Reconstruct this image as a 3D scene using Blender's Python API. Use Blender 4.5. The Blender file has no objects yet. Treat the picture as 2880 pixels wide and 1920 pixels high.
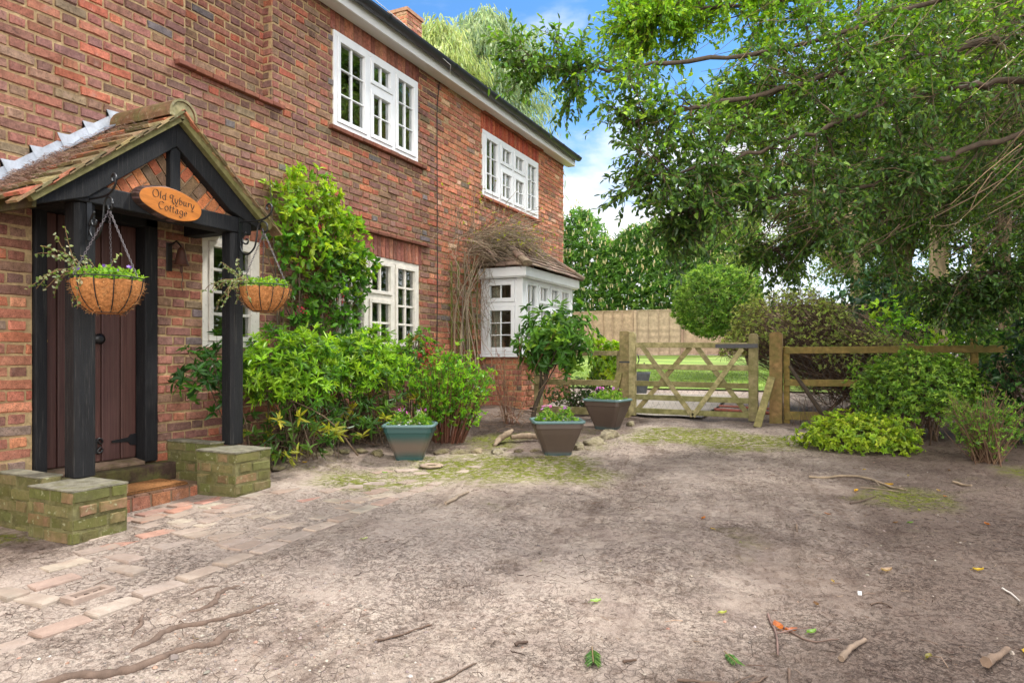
import bpy, math, random
import numpy as np
from mathutils import Vector
R = math.radians
scene = bpy.context.scene
C = scene.collection
rng = np.random.RandomState(7)

# ------------------------------------------------------------------ camera, sky, sun, exposure
cam = bpy.data.cameras.new('camera'); camo = bpy.data.objects.new('camera', cam); C.objects.link(camo)
camo.location = (4.767, 0, 1.1); camo.rotation_euler = (R(90), 0, R(26.1))
cam.lens = 24; cam.sensor_width = 36; cam.shift_y = 0.0139; cam.clip_start = .05; cam.clip_end = 2000
scene.camera = camo
SUN_AZ = Vector((0.30, 0.55, 0.86)).normalized()          # towards the sun
sun = bpy.data.lights.new('sun', 'SUN'); sun.energy = 2.8; sun.angle = R(9); sun.color = (1, .965, .90)
suno = bpy.data.objects.new('sun', sun); C.objects.link(suno)
suno.rotation_euler = SUN_AZ.to_track_quat('Z', 'Y').to_euler()
world = bpy.data.worlds.new('World'); scene.world = world; world.use_nodes = True
scene.view_settings.view_transform = 'Standard'; scene.view_settings.look = 'None'
scene.view_settings.exposure = 1.0; scene.view_settings.gamma = 1

class NT:
    def __init__(s, nt): s.nt = nt
    def __call__(s, typ, props=None, **ins):
        n = s.nt.nodes.new('ShaderNode' + typ)
        for k, v in (props or {}).items(): setattr(n, k, v)
        for k, v in ins.items():
            key = int(k[1:]) if k[0] == 'i' and k[1:].isdigit() else k.replace('_', ' ')
            s.link(v, n.inputs[key])
        return n
    def link(s, v, sock):
        if isinstance(v, bpy.types.Node): v = v.outputs[0]
        if isinstance(v, bpy.types.NodeSocket): s.nt.links.new(v, sock)
        else:
            if sock.type == 'RGBA' and not hasattr(v, '__len__'): v = (v, v, v, 1)
            if sock.type == 'RGBA' and len(v) == 3: v = tuple(v) + (1,)
            sock.default_value = v
    def noise(s, vec, scale, detail=4, rough=.55, dist=0):
        return s('TexNoise', None, Vector=vec, Scale=scale, Detail=detail, Roughness=rough, Distortion=dist).outputs[0]
    def ramp(s, fac, stops):
        n = s('ValToRGB'); s.link(fac, n.inputs[0]); e = n.color_ramp.elements
        while len(e) < len(stops): e.new(.5)
        for el, (p, c) in zip(e, stops):
            el.position = p; el.color = (tuple(c) + (1,)) if hasattr(c, '__len__') else (c, c, c, 1)
        return n.outputs[0]
    def mix(s, fac, a, b, blend='MIX'):
        n = s('Mix', {'data_type': 'RGBA', 'blend_type': blend})
        s.link(fac, n.inputs[0]); s.link(a, n.inputs[6]); s.link(b, n.inputs[7]); return n.outputs[2]
    def math(s, op, a, b=0.0, c=None):
        n = s('Math', {'operation': op}); s.link(a, n.inputs[0]); s.link(b, n.inputs[1])
        if c is not None: s.link(c, n.inputs[2])
        return n.outputs[0]

def srgb(r, g, b, k=1.0):
    f = lambda c: (c / 255 / 12.92) if c / 255 <= .04045 else ((c / 255 + .055) / 1.055) ** 2.4
    return (f(r) * k, f(g) * k, f(b) * k)

# sky: Nishita with soft white clouds low over the horizon
w = NT(world.node_tree); world.node_tree.nodes.clear()
sky = w('TexSky', {'sky_type': 'NISHITA', 'sun_disc': False})
sky.sun_elevation = math.asin(SUN_AZ.z); sky.sun_rotation = math.atan2(SUN_AZ.x, SUN_AZ.y)
sky.air_density = 1.0; sky.dust_density = .3; sky.ozone_density = 3.0
tc = w('TexCoord').outputs['Generated']
sep = w('SeparateXYZ'); w.link(tc, sep.inputs[0])
warp = w('Mapping', {'vector_type': 'POINT'}, Vector=tc, Scale=(1, 1, 2.2))
cn = w.noise(warp, 2.6, 7, .58, .25)
el = w('MapRange', None, Value=sep.outputs[2], From_Min=.16, From_Max=.42, To_Min=.30, To_Max=-.03).outputs[0]
beh = w('MapRange', None, Value=sep.outputs[1], From_Min=.25, From_Max=-.35, To_Min=0, To_Max=.5).outputs[0]      # unseen bright cloud bank added behind the viewer as fill light
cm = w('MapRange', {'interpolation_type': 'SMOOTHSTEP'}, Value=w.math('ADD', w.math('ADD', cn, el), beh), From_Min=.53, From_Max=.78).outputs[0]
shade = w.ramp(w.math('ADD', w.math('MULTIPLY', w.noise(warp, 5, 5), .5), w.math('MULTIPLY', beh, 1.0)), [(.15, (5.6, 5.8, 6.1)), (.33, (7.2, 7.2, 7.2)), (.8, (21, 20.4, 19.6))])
skyc = w.mix(1, sky, (.50, .80, 1.0), 'MULTIPLY')
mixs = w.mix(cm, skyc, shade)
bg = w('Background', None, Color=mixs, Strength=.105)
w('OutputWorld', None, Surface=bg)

# ------------------------------------------------------------------ mesh helpers
class MB:
    """collects vertices, faces and one colour per face; build() links them as ONE mesh object"""
    def __init__(s): s.ch = []
    def add(s, V, F, col=(.5, .5, .5), mi=0, smooth=False):
        V = np.asarray(V, float).reshape(-1, 3)
        if len(V) == 0: return
        if isinstance(F, list) and len({len(f) for f in F}) > 1:
            by = {}
            for i, f in enumerate(F): by.setdefault(len(f), []).append(i)
            n0 = True
            for k, idx in by.items():
                FF = np.array([F[i] for i in idx])
                s.ch.append((V if n0 else np.zeros((0, 3)), FF if n0 else FF - 0, col, mi, smooth, 0 if n0 else len(V)))
                n0 = False
            return
        s.ch.append((V, np.asarray(F, np.int64), col, mi, smooth, 0))
    def build(s, name, mats, parent=None, loc=None, bevel=0, segs=2):
        Vs, LI, LS, CO, MI, SM = [], [], [], [], [], []
        off = 0; ls = 0
        for V, F, col, mi, sm, back in s.ch:
            base = off - back
            Vs.append(V); off += len(V)
            m, k = F.shape
            LI.append((F + base).ravel()); LS.append(ls + np.arange(m) * k); ls += m * k
            c = np.asarray(col, float)
            CO.append(np.broadcast_to(c, (m, 3)) if c.ndim == 1 else c)
            MI.append(np.full(m, mi)); SM.append(np.full(m, sm))
        V = np.concatenate(Vs); LI = np.concatenate(LI); LS = np.concatenate(LS); CO = np.concatenate(CO)
        pl = Vector((0, 0, 0)); p = parent
        while p is not None: pl = pl + p.location; p = p.parent
        org = np.array(pl) + (np.array(loc) if (loc is not None and parent is None) else 0)
        V = V - org
        me = bpy.data.meshes.new(name)
        me.vertices.add(len(V)); me.vertices.foreach_set('co', V.ravel())
        me.loops.add(len(LI)); me.loops.foreach_set('vertex_index', LI.astype(np.int32))
        me.polygons.add(len(LS)); me.polygons.foreach_set('loop_start', LS.astype(np.int32))
        me.polygons.foreach_set('material_index', np.concatenate(MI).astype(np.int32))
        me.polygons.foreach_set('use_smooth', np.concatenate(SM).astype(bool))
        me.update(calc_edges=True)
        at = me.attributes.new('col', 'FLOAT_COLOR', 'FACE')
        at.data.foreach_set('color', np.c_[CO, np.ones(len(CO))].ravel().astype(np.float32))
        for m in (mats if isinstance(mats, (list, tuple)) else [mats]): me.materials.append(m)
        o = bpy.data.objects.new(name, me); C.objects.link(o)
        if parent is not None: o.parent = parent
        elif loc is not None: o.location = loc
        if bevel:
            b = o.modifiers.new('bevel', 'BEVEL'); b.width = bevel; b.segments = segs; b.limit_method = 'ANGLE'; b.angle_limit = R(40)
        return o

def thing(name, label, cat, loc=(0, 0, 0), group=None):
    o = bpy.data.objects.new(name, None); C.objects.link(o); o.location = loc; o.empty_display_size = .1
    return tag(o, label, cat, group)
def tag(o, label=None, cat=None, group=None, kind=None):
    if label: o['label'] = label
    if cat: o['category'] = cat
    if group: o['group'] = group
    if kind: o['kind'] = kind
    return o

BOXF = [[0, 3, 2, 1], [4, 5, 6, 7], [0, 1, 5, 4], [1, 2, 6, 5], [2, 3, 7, 6], [3, 0, 4, 7]]
def box(mb, x0, x1, y0, y1, z0, z1, col=(.5, .5, .5), mi=0):
    mb.add([(x0, y0, z0), (x1, y0, z0), (x1, y1, z0), (x0, y1, z0), (x0, y0, z1), (x1, y0, z1), (x1, y1, z1), (x0, y1, z1)], BOXF, col, mi)
def obox(mb, c, ax, ay, az, col=(.5, .5, .5), mi=0):
    """oriented box: centre and three half-axis vectors"""
    c, ax, ay, az = (np.array(v, float) for v in (c, ax, ay, az))
    mb.add([c - ax - ay - az, c + ax - ay - az, c + ax + ay - az, c - ax + ay - az, c - ax - ay + az, c + ax - ay + az, c + ax + ay + az, c - ax + ay + az], BOXF, col, mi)
def bar(mb, p, q, w, h, up=(0, 0, 1), col=(.5, .5, .5), mi=0):
    p, q, up = (np.array(v, float) for v in (p, q, up)); d = q - p; L = np.linalg.norm(d); d /= L
    s = np.cross(d, up); s /= np.linalg.norm(s); u = np.cross(s, d)
    obox(mb, (p + q) / 2, d * L / 2, s * w / 2, u * h / 2, col, mi)
def prism(mb, poly, axis_vec, col=(.5, .5, .5), mi=0):
    """closed polygon (3-D points) pushed along axis_vec"""
    P = np.array(poly, float); n = len(P); Q = P + np.array(axis_vec)
    mb.add(np.r_[P, Q], [list(range(n))[::-1], list(range(n, 2 * n))] + [[i, (i + 1) % n, n + (i + 1) % n, n + i] for i in range(n)], col, mi)
def frames(P):
    P = np.asarray(P, float); T = np.gradient(P, axis=0); T /= np.linalg.norm(T, axis=1)[:, None] + 1e-9
    ref = np.array([0, 0, 1.]) if abs(T[:, 2]).mean() < .8 else np.array([1., 0, 0])
    S = np.cross(T, ref); S /= np.linalg.norm(S, axis=1)[:, None] + 1e-9
    return P, T, S, np.cross(S, T)
def tube(mb, P, r, n=6, col=(.5, .5, .5), mi=0, caps=True, flat=1.0):
    P, T, S, U = frames(P); r = np.broadcast_to(np.asarray(r, float), (len(P),))
    a = np.arange(n) * 2 * math.pi / n
    V = P[:, None] + r[:, None, None] * (np.cos(a)[None, :, None] * S[:, None] + flat * np.sin(a)[None, :, None] * U[:, None])
    m = len(P); i = np.arange(m - 1)[:, None] * n; j = np.arange(n)[None]; j2 = (j + 1) % n
    F = np.stack([i + j, i + j2, i + n + j2, i + n + j], -1).reshape(-1, 4)
    mb.add(V.reshape(-1, 3), F, col, mi, True)
    if caps and n == 4: mb.add(V[[0, -1]].reshape(-1, 3), [[3, 2, 1, 0], [4, 5, 6, 7]], col, mi)
    elif caps:
        mb.add(V[0], [list(range(n))[::-1]], col, mi); mb.add(V[-1], [list(range(n))], col, mi)
def twigs(mb, A, B, r0, r1, col, mi=0, bend=.06):
    """many thin bent three-sided twigs at once"""
    A = np.asarray(A, float); B = np.asarray(B, float); n = len(A)
    if n == 0: return
    D = B - A; L = np.linalg.norm(D, axis=1)[:, None] + 1e-9
    M = (A + B) / 2 + rng.normal(0, bend, (n, 3)) * L
    S = np.cross(D / L, rng.normal(0, 1, (n, 3))); S /= np.linalg.norm(S, axis=1)[:, None] + 1e-9
    U = np.cross(D / L, S)
    r0 = np.broadcast_to(np.asarray(r0, float), (n,)); r1 = np.broadcast_to(np.asarray(r1, float), (n,))
    rings = []
    for Pt, r in ((A, r0), (M, (r0 + r1) / 2), (B, r1)):
        for k in range(3):
            a = k * 2.0944; rings.append(Pt + r[:, None] * (math.cos(a) * S + math.sin(a) * U))
    V = np.stack(rings, 1).reshape(-1, 3)
    f = [[a + k, a + (k + 1) % 3, a + 3 + (k + 1) % 3, a + 3 + k] for a in (0, 3) for k in range(3)]
    F = (np.arange(n)[:, None, None] * 9 + np.array(f)[None]).reshape(-1, 4)
    c = np.asarray(col, float)
    mb.add(V, F, np.repeat(c, 6, 0) if c.ndim == 2 else c, mi, True)
def leaves(mb, P, D, N, L, W, col, mi=0, fold=.3, curl=.18):
    """many folded, curled leaves: base, direction, up, length, width, colour"""
    P = np.asarray(P, float); n = len(P)
    if n == 0: return
    D = D / (np.linalg.norm(D, axis=1)[:, None] + 1e-9)
    S = np.cross(D, N); S /= np.linalg.norm(S, axis=1)[:, None] + 1e-9; N = np.cross(S, D)
    L = np.broadcast_to(np.asarray(L, float), (n,))[:, None]; W = np.broadcast_to(np.asarray(W, float), (n,))[:, None]
    cl = curl * L * rng.uniform(.2, 1.8, (n, 1)); fo = fold * W * rng.uniform(.2, 1.4, (n, 1))
    V = np.stack([P, P + D * .30 * L - S * .46 * W + N * fo * .5, P + D * .70 * L - S * .36 * W + N * (fo * .4 - cl * .4),
                  P + D * L - N * cl, P + D * .70 * L + S * .36 * W + N * (fo * .4 - cl * .4), P + D * .30 * L + S * .46 * W + N * fo * .5], 1).reshape(-1, 3)
    F = (np.arange(n)[:, None, None] * 6 + np.array([[0, 3, 2, 1], [0, 5, 4, 3]])[None]).reshape(-1, 4)
    mb.add(V, F, np.repeat(np.asarray(col, float), 2, 0), mi)
def rdir(n, up=0.0):
    d = rng.normal(0, 1, (n, 3)); d[:, 2] += up; return d / np.linalg.norm(d, axis=1)[:, None]
def pal(n, cols, wts=None, var=.22):
    cols = np.array(cols, float); w_ = np.ones(len(cols)) if wts is None else np.array(wts, float)
    c = cols[rng.choice(len(cols), n, p=w_ / w_.sum())]
    return c * rng.uniform(1 - var, 1 + var, (n, 1)) * rng.uniform(1 - var * .3, 1 + var * .3, (n, 3))
def crv(P, n=12):
    """Catmull-Rom through the points"""
    P = np.asarray(P, float); Q = np.r_[[2 * P[0] - P[1]], P, [2 * P[-1] - P[-2]]]; out = []
    for i in range(len(P) - 1):
        p0, p1, p2, p3 = Q[i:i + 4]
        for t in np.linspace(0, 1, n, endpoint=False):
            out.append(.5 * (2 * p1 + (p2 - p0) * t + (2 * p0 - 5 * p1 + 4 * p2 - p3) * t * t + (3 * p1 - p0 - 3 * p2 + p3) * t ** 3))
    return np.array(out + [P[-1]])
def sm(a, b, x):
    t = np.clip((np.asarray(x, float) - a) / (b - a), 0, 1); return t * t * (3 - 2 * t)
_h = np.random.RandomState(3).rand(256, 256)
def vn(x, y, s, o=0):
    x = np.asarray(x, float) * s + 37.3 + o; y = np.asarray(y, float) * s + 91.7 + o * 2
    i = np.floor(x).astype(int); j = np.floor(y).astype(int); u = x - i; v = y - j
    u = u * u * (3 - 2 * u); v = v * v * (3 - 2 * v); g = lambda a, b: _h[a % 256, b % 256]
    return g(i, j) * (1 - u) * (1 - v) + g(i + 1, j) * u * (1 - v) + g(i, j + 1) * (1 - u) * v + g(i + 1, j + 1) * u * v
def fbm(x, y, s, oct=4, o=0): return sum(vn(x, y, s * 2 ** k, o + 11 * k) * .5 ** k for k in range(oct)) / (2 - .5 ** (oct - 1))
def gh(X, Y):
    """height of the ground: the plot climbs gently towards the far fence"""
    X = np.asarray(X, float); Y = np.asarray(Y, float)
    z = .045 * (np.minimum(Y, 28) - 2.4)
    z = z + .12 * sm(1.0, .45, X) * sm(4.0, 4.7, Y) * sm(9.2, 8.4, Y)
    z = z + .05 * sm(1.7, 1.0, X) * sm(5.0, 4.0, Y) * sm(-1, 1, Y) + .03 * (fbm(X, Y, .8, 3) - .5)
    return z
def g1(x, y): return float(gh(x, y))

# ------------------------------------------------------------------ materials
def newmat(name):
    m = bpy.data.materials.new(name); m.use_nodes = True; m.node_tree.nodes.clear(); return m, NT(m.node_tree)
def P_(n, **k): return n('BsdfPrincipled', None, **k)
def out(n, s): n('OutputMaterial', None, Surface=s)
def colm(name, rough=.7, ns=12, namt=.35, bs=60, bstr=.3, bd=.004, stretch=(1, 1, 1), spec=.4, metal=0.0, extra=None):
    """surface coloured by its faces' own colour, mottled and bumped by noise"""
    m, n = newmat(name); a = n('Attribute', {'attribute_name': 'col'}).outputs[0]
    v = n('Mapping', None, Vector=n('TexCoord').outputs['Object'], Scale=stretch)
    nz = n.noise(v, ns, 6, .65)
    c = n.mix(1, a, n.ramp(nz, [(.25, 1 - namt), (.75, 1 + namt)]), 'MULTIPLY')
    if extra: c = extra(n, v, c)
    b = n('Bump', None, Height=n.noise(v, bs, 5, .7), Strength=bstr, Distance=bd)
    p = P_(n, Base_Color=c, Roughness=rough, Metallic=metal, Normal=b); p.inputs['Specular IOR Level'].default_value = spec
    out(n, p); return m
def leafm(name, rough=.46, trans=.45, spec=.45, tint=(1.25, 1.2, .55)):
    m, n = newmat(name); a = n('Attribute', {'attribute_name': 'col'}).outputs[0]
    v = n('TexCoord').outputs['Object']
    c = n.mix(1, a, n.ramp(n.noise(v, 45, 3), [(.3, .75), (.7, 1.2)]), 'MULTIPLY')
    p = P_(n, Base_Color=c, Roughness=rough); p.inputs['Specular IOR Level'].default_value = spec
    t = n('BsdfTranslucent', None, Color=n.mix(1, c, tint, 'MULTIPLY'))
    out(n, n('MixShader', None, i0=trans, i1=p, i2=t)); return m
M = {}
M['leaf'] = leafm('leaf'); M['gloss'] = leafm('glossy_leaf', .40, .40, .45)
M['petal'] = leafm('petal', .6, .3, .2, (1, 1, 1))
M['bark'] = colm('bark', .9, 14, .45, 50, .7, .006, (1, 1, .35))
def brick_extra(n, v, c):
    st = n.ramp(n.noise(v, 1.1, 5, .6), [(.40, 0), (.75, .75)])                       # weathering in broad patches
    c = n.mix(n.math('MULTIPLY', st, .5), c, n.mix(1, c, (.62, .64, .62), 'MULTIPLY'))
    bl = n.ramp(n.noise(v, 9, 7, .75), [(.57, 0), (.72, .6)])                         # pale lime bloom
    c = n.mix(bl, c, srgb(168, 140, 128))
    run = n.ramp(n.noise(n('Mapping', None, Vector=v, Scale=(2, 3.2, .28)), 2.2, 6, .65), [(.50, 0), (.72, .5)])                  # long damp runs down the wall
    c = n.mix(run, c, n.mix(1, c, (.56, .55, .50), 'MULTIPLY'))
    pit = n.ramp(n.noise(v, 120, 3, .8), [(.32, .8), (.45, 0)])
    return n.mix(pit, c, (.03, .02, .018))
M['brick'] = colm('brick', .92, 30, .45, 110, .9, .004, spec=.15, extra=brick_extra)
def mortar_extra(n, v, c):
    return n.mix(n.ramp(n.noise(v, 1.3, 5), [(.45, 0), (.7, .7)]), c, srgb(120, 98, 78))
M['mortar'] = colm('mortar', .95, 40, .4, 140, .8, .003, spec=.1, extra=mortar_extra)
def moss_extra(n, v, c):
    g = n.ramp(n.noise(v, 7, 6, .7), [(.36, 0), (.60, .85)])
    c = n.mix(n.math('MULTIPLY', g, .75), c, srgb(92, 94, 50))
    return n.mix(n.ramp(n.noise(v, 28, 5), [(.62, 0), (.70, .5)]), c, srgb(170, 170, 140))
M['mossy_brick'] = colm('mossy_brick', .95, 25, .4, 90, .9, .004, spec=.1, extra=moss_extra)
def tile_extra(n, v, c):
    c = n.mix(n.ramp(n.noise(v, 8, 6, .7), [(.44, 0), (.66, .7)]), c, srgb(96, 98, 58))
    return n.mix(n.ramp(n.noise(v, 30, 5), [(.60, 0), (.70, .5)]), c, srgb(168, 164, 142))
M['tile'] = colm('clay_tile', .9, 22, .5, 70, .9, .005, spec=.12, extra=tile_extra)
def black_extra(n, v, c):
    s = n.ramp(n.noise(n('Mapping', None, Vector=v, Scale=(6, 6, .7)), 9, 6, .7), [(.57, 0), (.70, .55)])
    return n.mix(s, c, srgb(92, 88, 82))
M['paver'] = colm('paving_brick', .92, 12, .28, 70, .8, .004, spec=.12, extra=lambda n, v, c: n.mix(n.ramp(n.noise(v, 4.5, 7, .7), [(.46, 0), (.62, .85)]), c, srgb(148, 131, 118)))
M['ledge'] = colm('aged_tile', .9, 16, .4, 60, .8, .004, spec=.15)
M['black_wood'] = colm('black_timber', .68, 20, .4, 60, .8, .004, (3, 3, .5), spec=.28, extra=black_extra)
def door_extra(n, v, c): return n.mix(n.ramp(n.noise(n('Mapping', None, Vector=v, Scale=(8, 8, .4)), 6, 6, .7), [(.45, 0), (.75, .65)]), c, srgb(100, 78, 68))
M['door'] = colm('door_paint', .55, 16, .35, 60, .4, .002, (4, 4, .4), extra=door_extra)
def gate_extra(n, v, c): return n.mix(n.ramp(n.noise(v, 6, 6, .7), [(.42, 0), (.68, .8)]), c, srgb(98, 98, 52))
M['grey_wood'] = colm('weathered_timber', .85, 18, .5, 70, .8, .004, (1, 1, 1), spec=.2, extra=gate_extra)
M['panel_wood'] = colm('fence_panel', .9, 9, .3, 40, .5, .004, (1, 1, 1), spec=.15)
M['upvc'] = colm('white_frame', .35, 6, .06, 30, .05, .001)
def flake(n, v, c): return n.mix(n.ramp(n.noise(v, 38, 6, .75), [(.60, 0), (.68, .8)]), c, srgb(120, 108, 92))
M['old_white'] = colm('old_white_paint', .6, 10, .15, 50, .5, .002, extra=flake)
M['iron'] = colm('black_iron', .38, 30, .3, 80, .3, .001, spec=.5)
M['plain'] = colm('plain', .7, 20, .25, 60, .3, .002)
M['plastic'] = colm('planter_plastic', .38, 3.5, .18, 25, .06, .001, spec=.45)
M['coir'] = colm('coir', .95, 60, .6, 160, 1.0, .006, spec=.05)
M['lead'] = colm('lead', .45, 14, .35, 30, .3, .002, metal=.35)
M['soil'] = colm('soil', .95, 30, .6, 60, 1, .01, spec=.1)
M['stone'] = colm('stone', .95, 14, .5, 50, 1, .01, spec=.1, extra=lambda n, v, c: n.mix(n.ramp(n.noise(v, 9, 6, .7), [(.5, 0), (.7, .7)]), c, srgb(86, 84, 36)))
M['sign'] = colm('varnished_wood', .35, 8, .35, 20, .2, .001, (1, 1, 5), spec=.5)
m, n = newmat('pane_glass'); M['glass'] = m
fr = n('Fresnel', None, IOR=1.5)
nb = n('Bump', None, Height=n.noise(n('TexCoord').outputs['Object'], 2.5, 2), Strength=.15, Distance=.02)
gl = n('BsdfGlossy', None, Color=(.92, .95, .95, 1), Roughness=.015, Normal=nb)
tr = n('BsdfTransparent', None, Color=(.80, .85, .83, 1))
out(n, n('MixShader', None, i0=n.math('ADD', n.math('MULTIPLY', fr, 1.9), .15), i1=tr, i2=gl))
GREEN = [srgb(62, 92, 34), srgb(78, 112, 36), srgb(96, 130, 44)]

# ------------------------------------------------------------------ the ground (one sheet to the horizon)
def axis(lo, hi, step, far):
    c = list(np.arange(lo, hi + 1e-6, step)); s = step; a = []; x = lo
    while x > -far: s *= 1.35; x -= s; a.append(x)
    s = step; b = []; x = hi
    while x < far: s *= 1.35; x += s; b.append(x)
    return np.array(a[::-1] + c + b)
gx = axis(-.4, 7.4, .026, 300); gy = axis(-.3, 9.6, .028, 300)
GX, GY = np.meshgrid(gx, gy); near = sm(-2, -.3, GX) * sm(9.5, 7.4, GX) * sm(12, 9.6, GY) * sm(-2, -.3, GY)
def track(X, Y, x0, x1):                      # wheel ruts bending from the road towards the gate
    c = x0 + (x1 - x0) * (Y / 9.0); d = X - c
    return np.exp(-(d / .16) ** 2), d
t1, d1 = track(GX + .12 * (fbm(GX, GY, .5, 2, 31) - .5), GY, 3.20, 3.22); t2, d2 = track(GX, GY, 4.58, 4.36); t3, d3 = track(GX, GY, 5.80, 4.0); t3 = t3 * sm(3.8, 4.6, GY) * sm(6.6, 5.8, GY)
GZ = gh(GX, GY) + near * (.05 * (fbm(GX, GY, 1.7, 4, 5) - .5) + .022 * (fbm(GX, GY, 7, 4, 9) - .5) + .012 * (fbm(GX, GY, 28, 3, 2) - .5))
rut = np.zeros_like(GX)
for t, d in ((t1, d1), (t2, d2), (t3, d3)):
    tread = np.maximum(0, np.sin((GY * 2 + np.abs(d) * 2.2) * 38)) * (fbm(GX, GY, 1.5, 2, 4) > .48)
    GZ -= near * t * (.016 + .016 * tread)
    rut = np.maximum(rut, t * sm(.38, .6, fbm(GX, GY, 1.3, 3, 21)) * (.30 + .55 * np.clip(tread, 0, 1)) * (.4 + 1.1 * (fbm(GX, GY, 12, 3, 8) > .5)))
padY = sm(1.2, 2.0, GY) * sm(5.4, 4.6, GY) * sm(2.05, 1.85, GX)     # the paved strip is flatter
GZ = GZ * (1 - .8 * padY * near) + (gh(GX, GY) - .004) * .8 * padY * near
nz = fbm(GX, GY, 2.3, 5, 3)
def blob(cx, cy, rx, ry): return np.exp(-(((GX - cx) / rx) ** 2 + ((GY - cy) / ry) ** 2))
moss = (blob(1.9, 5.1, .7, .6) + blob(1.35, 6.6, .4, .5) + blob(1.2, 4.3, .6, .4) * .6 + 1.2 * blob(3.2, 7.6, .75, .45) + .9 * blob(2.4, 5.4, .7, .5) + blob(3.9, 7.2, .6, .6)
        + blob(2.5, 6.5, .4, .9) * .6 + blob(5.1, 5.4, .35, .35) * .7 + blob(6.2, 6.4, .4, .5) + blob(.5, 1.9, .5, .3) + blob(4.6, 9.7, 1.1, .5) * .8
        + blob(4.3, 3.6, .5, .6) * .18 + blob(2.9, 2.2, .4, .5) * .15)
moss = np.clip((moss + (nz - .5) * 1.1 - .30) * 1.8, 0, 1)
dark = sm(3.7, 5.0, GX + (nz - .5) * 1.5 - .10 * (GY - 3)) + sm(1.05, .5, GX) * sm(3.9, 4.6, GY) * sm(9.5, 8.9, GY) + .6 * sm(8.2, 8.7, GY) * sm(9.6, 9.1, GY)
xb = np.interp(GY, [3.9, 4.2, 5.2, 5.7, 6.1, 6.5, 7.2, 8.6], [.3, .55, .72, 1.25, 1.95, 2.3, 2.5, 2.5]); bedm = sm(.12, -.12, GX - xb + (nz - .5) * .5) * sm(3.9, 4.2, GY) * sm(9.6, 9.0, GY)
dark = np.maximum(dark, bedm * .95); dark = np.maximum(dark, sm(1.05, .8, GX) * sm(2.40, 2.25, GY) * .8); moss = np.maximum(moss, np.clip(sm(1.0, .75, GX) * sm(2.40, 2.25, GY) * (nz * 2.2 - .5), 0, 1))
dark = np.maximum(dark, np.clip(rut, 0, .85))  # ruts: packed soil, plus dark colour standing in for shade of the shallow relief
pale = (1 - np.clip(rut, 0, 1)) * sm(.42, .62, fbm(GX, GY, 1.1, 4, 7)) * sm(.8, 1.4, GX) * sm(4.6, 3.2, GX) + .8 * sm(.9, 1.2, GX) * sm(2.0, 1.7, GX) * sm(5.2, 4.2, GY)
mb = MB(); ny, nx = GX.shape
idx = np.arange(ny * nx).reshape(ny, nx)
mb.add(np.stack([GX, GY, GZ], -1).reshape(-1, 3), np.stack([idx[:-1, :-1], idx[:-1, 1:], idx[1:, 1:], idx[1:, :-1]], -1).reshape(-1, 4), (.2, .16, .13), 0, True)
m, n = newmat('dirt'); M['dirt'] = m
v = n('TexCoord').outputs['Object']; z = n('Attribute', {'attribute_name': 'zone'}); sp = n('SeparateColor'); n.link(z.outputs[0], sp.inputs[0])
nA = n.noise(v, 3.2, 8, .62); nB = n.noise(v, 17, 7, .7); nC = n.noise(v, 85, 5, .75); nD = n.noise(v, 6.5, 6, .6)
c = n.mix(n.ramp(nA, [(.35, 0), (.65, 1)]), srgb(152, 137, 125), srgb(184, 169, 155))
c = n.mix(n.ramp(nD, [(.42, 0), (.62, .45)]), c, srgb(143, 126, 118))
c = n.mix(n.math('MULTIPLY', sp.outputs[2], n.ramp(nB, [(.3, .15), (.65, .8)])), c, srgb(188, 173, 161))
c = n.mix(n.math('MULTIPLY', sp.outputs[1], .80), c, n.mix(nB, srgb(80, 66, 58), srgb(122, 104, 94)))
sxyz = n('SeparateXYZ'); n.link(v, sxyz.inputs[0]); cmb = n('CombineXYZ'); n.link(n.math('ADD', n.math('MULTIPLY', sxyz.outputs[0], 9.0), n.math('MULTIPLY', sxyz.outputs[1], 1.5)), cmb.inputs[0]); n.link(n.math('MULTIPLY', sxyz.outputs[1], 1.1), cmb.inputs[1])
stk = n.math('MULTIPLY', n.ramp(n.noise(cmb, 1.0, 7, .68), [(.50, 0), (.66, .75)]), n.ramp(n.noise(v, 1.2, 3), [(.42, 0), (.58, 1)]))
c = n.mix(n.math('MULTIPLY', stk, n.math('SUBTRACT', 1, sp.outputs[2])), c, n.mix(1, c, (.55, .49, .46), 'MULTIPLY'))
c = n.mix(n.ramp(nB, [(.50, 0), (.64, .7)]), c, n.mix(1, c, (.52, .46, .43), 'MULTIPLY'))
ms = n.math('MULTIPLY', sp.outputs[0], n.ramp(nB, [(.40, 0), (.52, 1)]))
c = n.mix(ms, c, n.mix(nC, srgb(86, 92, 30), srgb(136, 140, 56)))
pt = n.ramp(n.noise(v, 1.9, 5, .6), [(.36, .12), (.60, 1)])
fl = n.math('MULTIPLY', n.ramp(n.noise(v, 42, 9, .82), [(.515, 0), (.565, 1)]), pt); fl2 = n.math('MULTIPLY', n.ramp(n.noise(v, 130, 6, .8), [(.53, 0), (.58, .9)]), n.math('ADD', pt, .25))
c = n.mix(n.math('MULTIPLY', fl, .50), c, n.mix(1, c, (.36, .30, .28), 'MULTIPLY')); c = n.mix(n.math('MULTIPLY', fl2, .5), c, n.mix(1, c, (.34, .28, .26), 'MULTIPLY'))
c = n.mix(n.ramp(n.noise(v, 140, 2, .6), [(.66, 0), (.71, .45)]), c, srgb(190, 178, 164))
wv = n.mix(.06, v, n('TexNoise', None, Vector=v, Scale=5, Detail=5).outputs[1])
vo = n('TexVoronoi', {'feature': 'DISTANCE_TO_EDGE'}, Vector=wv, Scale=9.5).outputs[0]
vo2 = n('TexVoronoi', {'feature': 'DISTANCE_TO_EDGE'}, Vector=wv, Scale=26).outputs[0]
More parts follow.
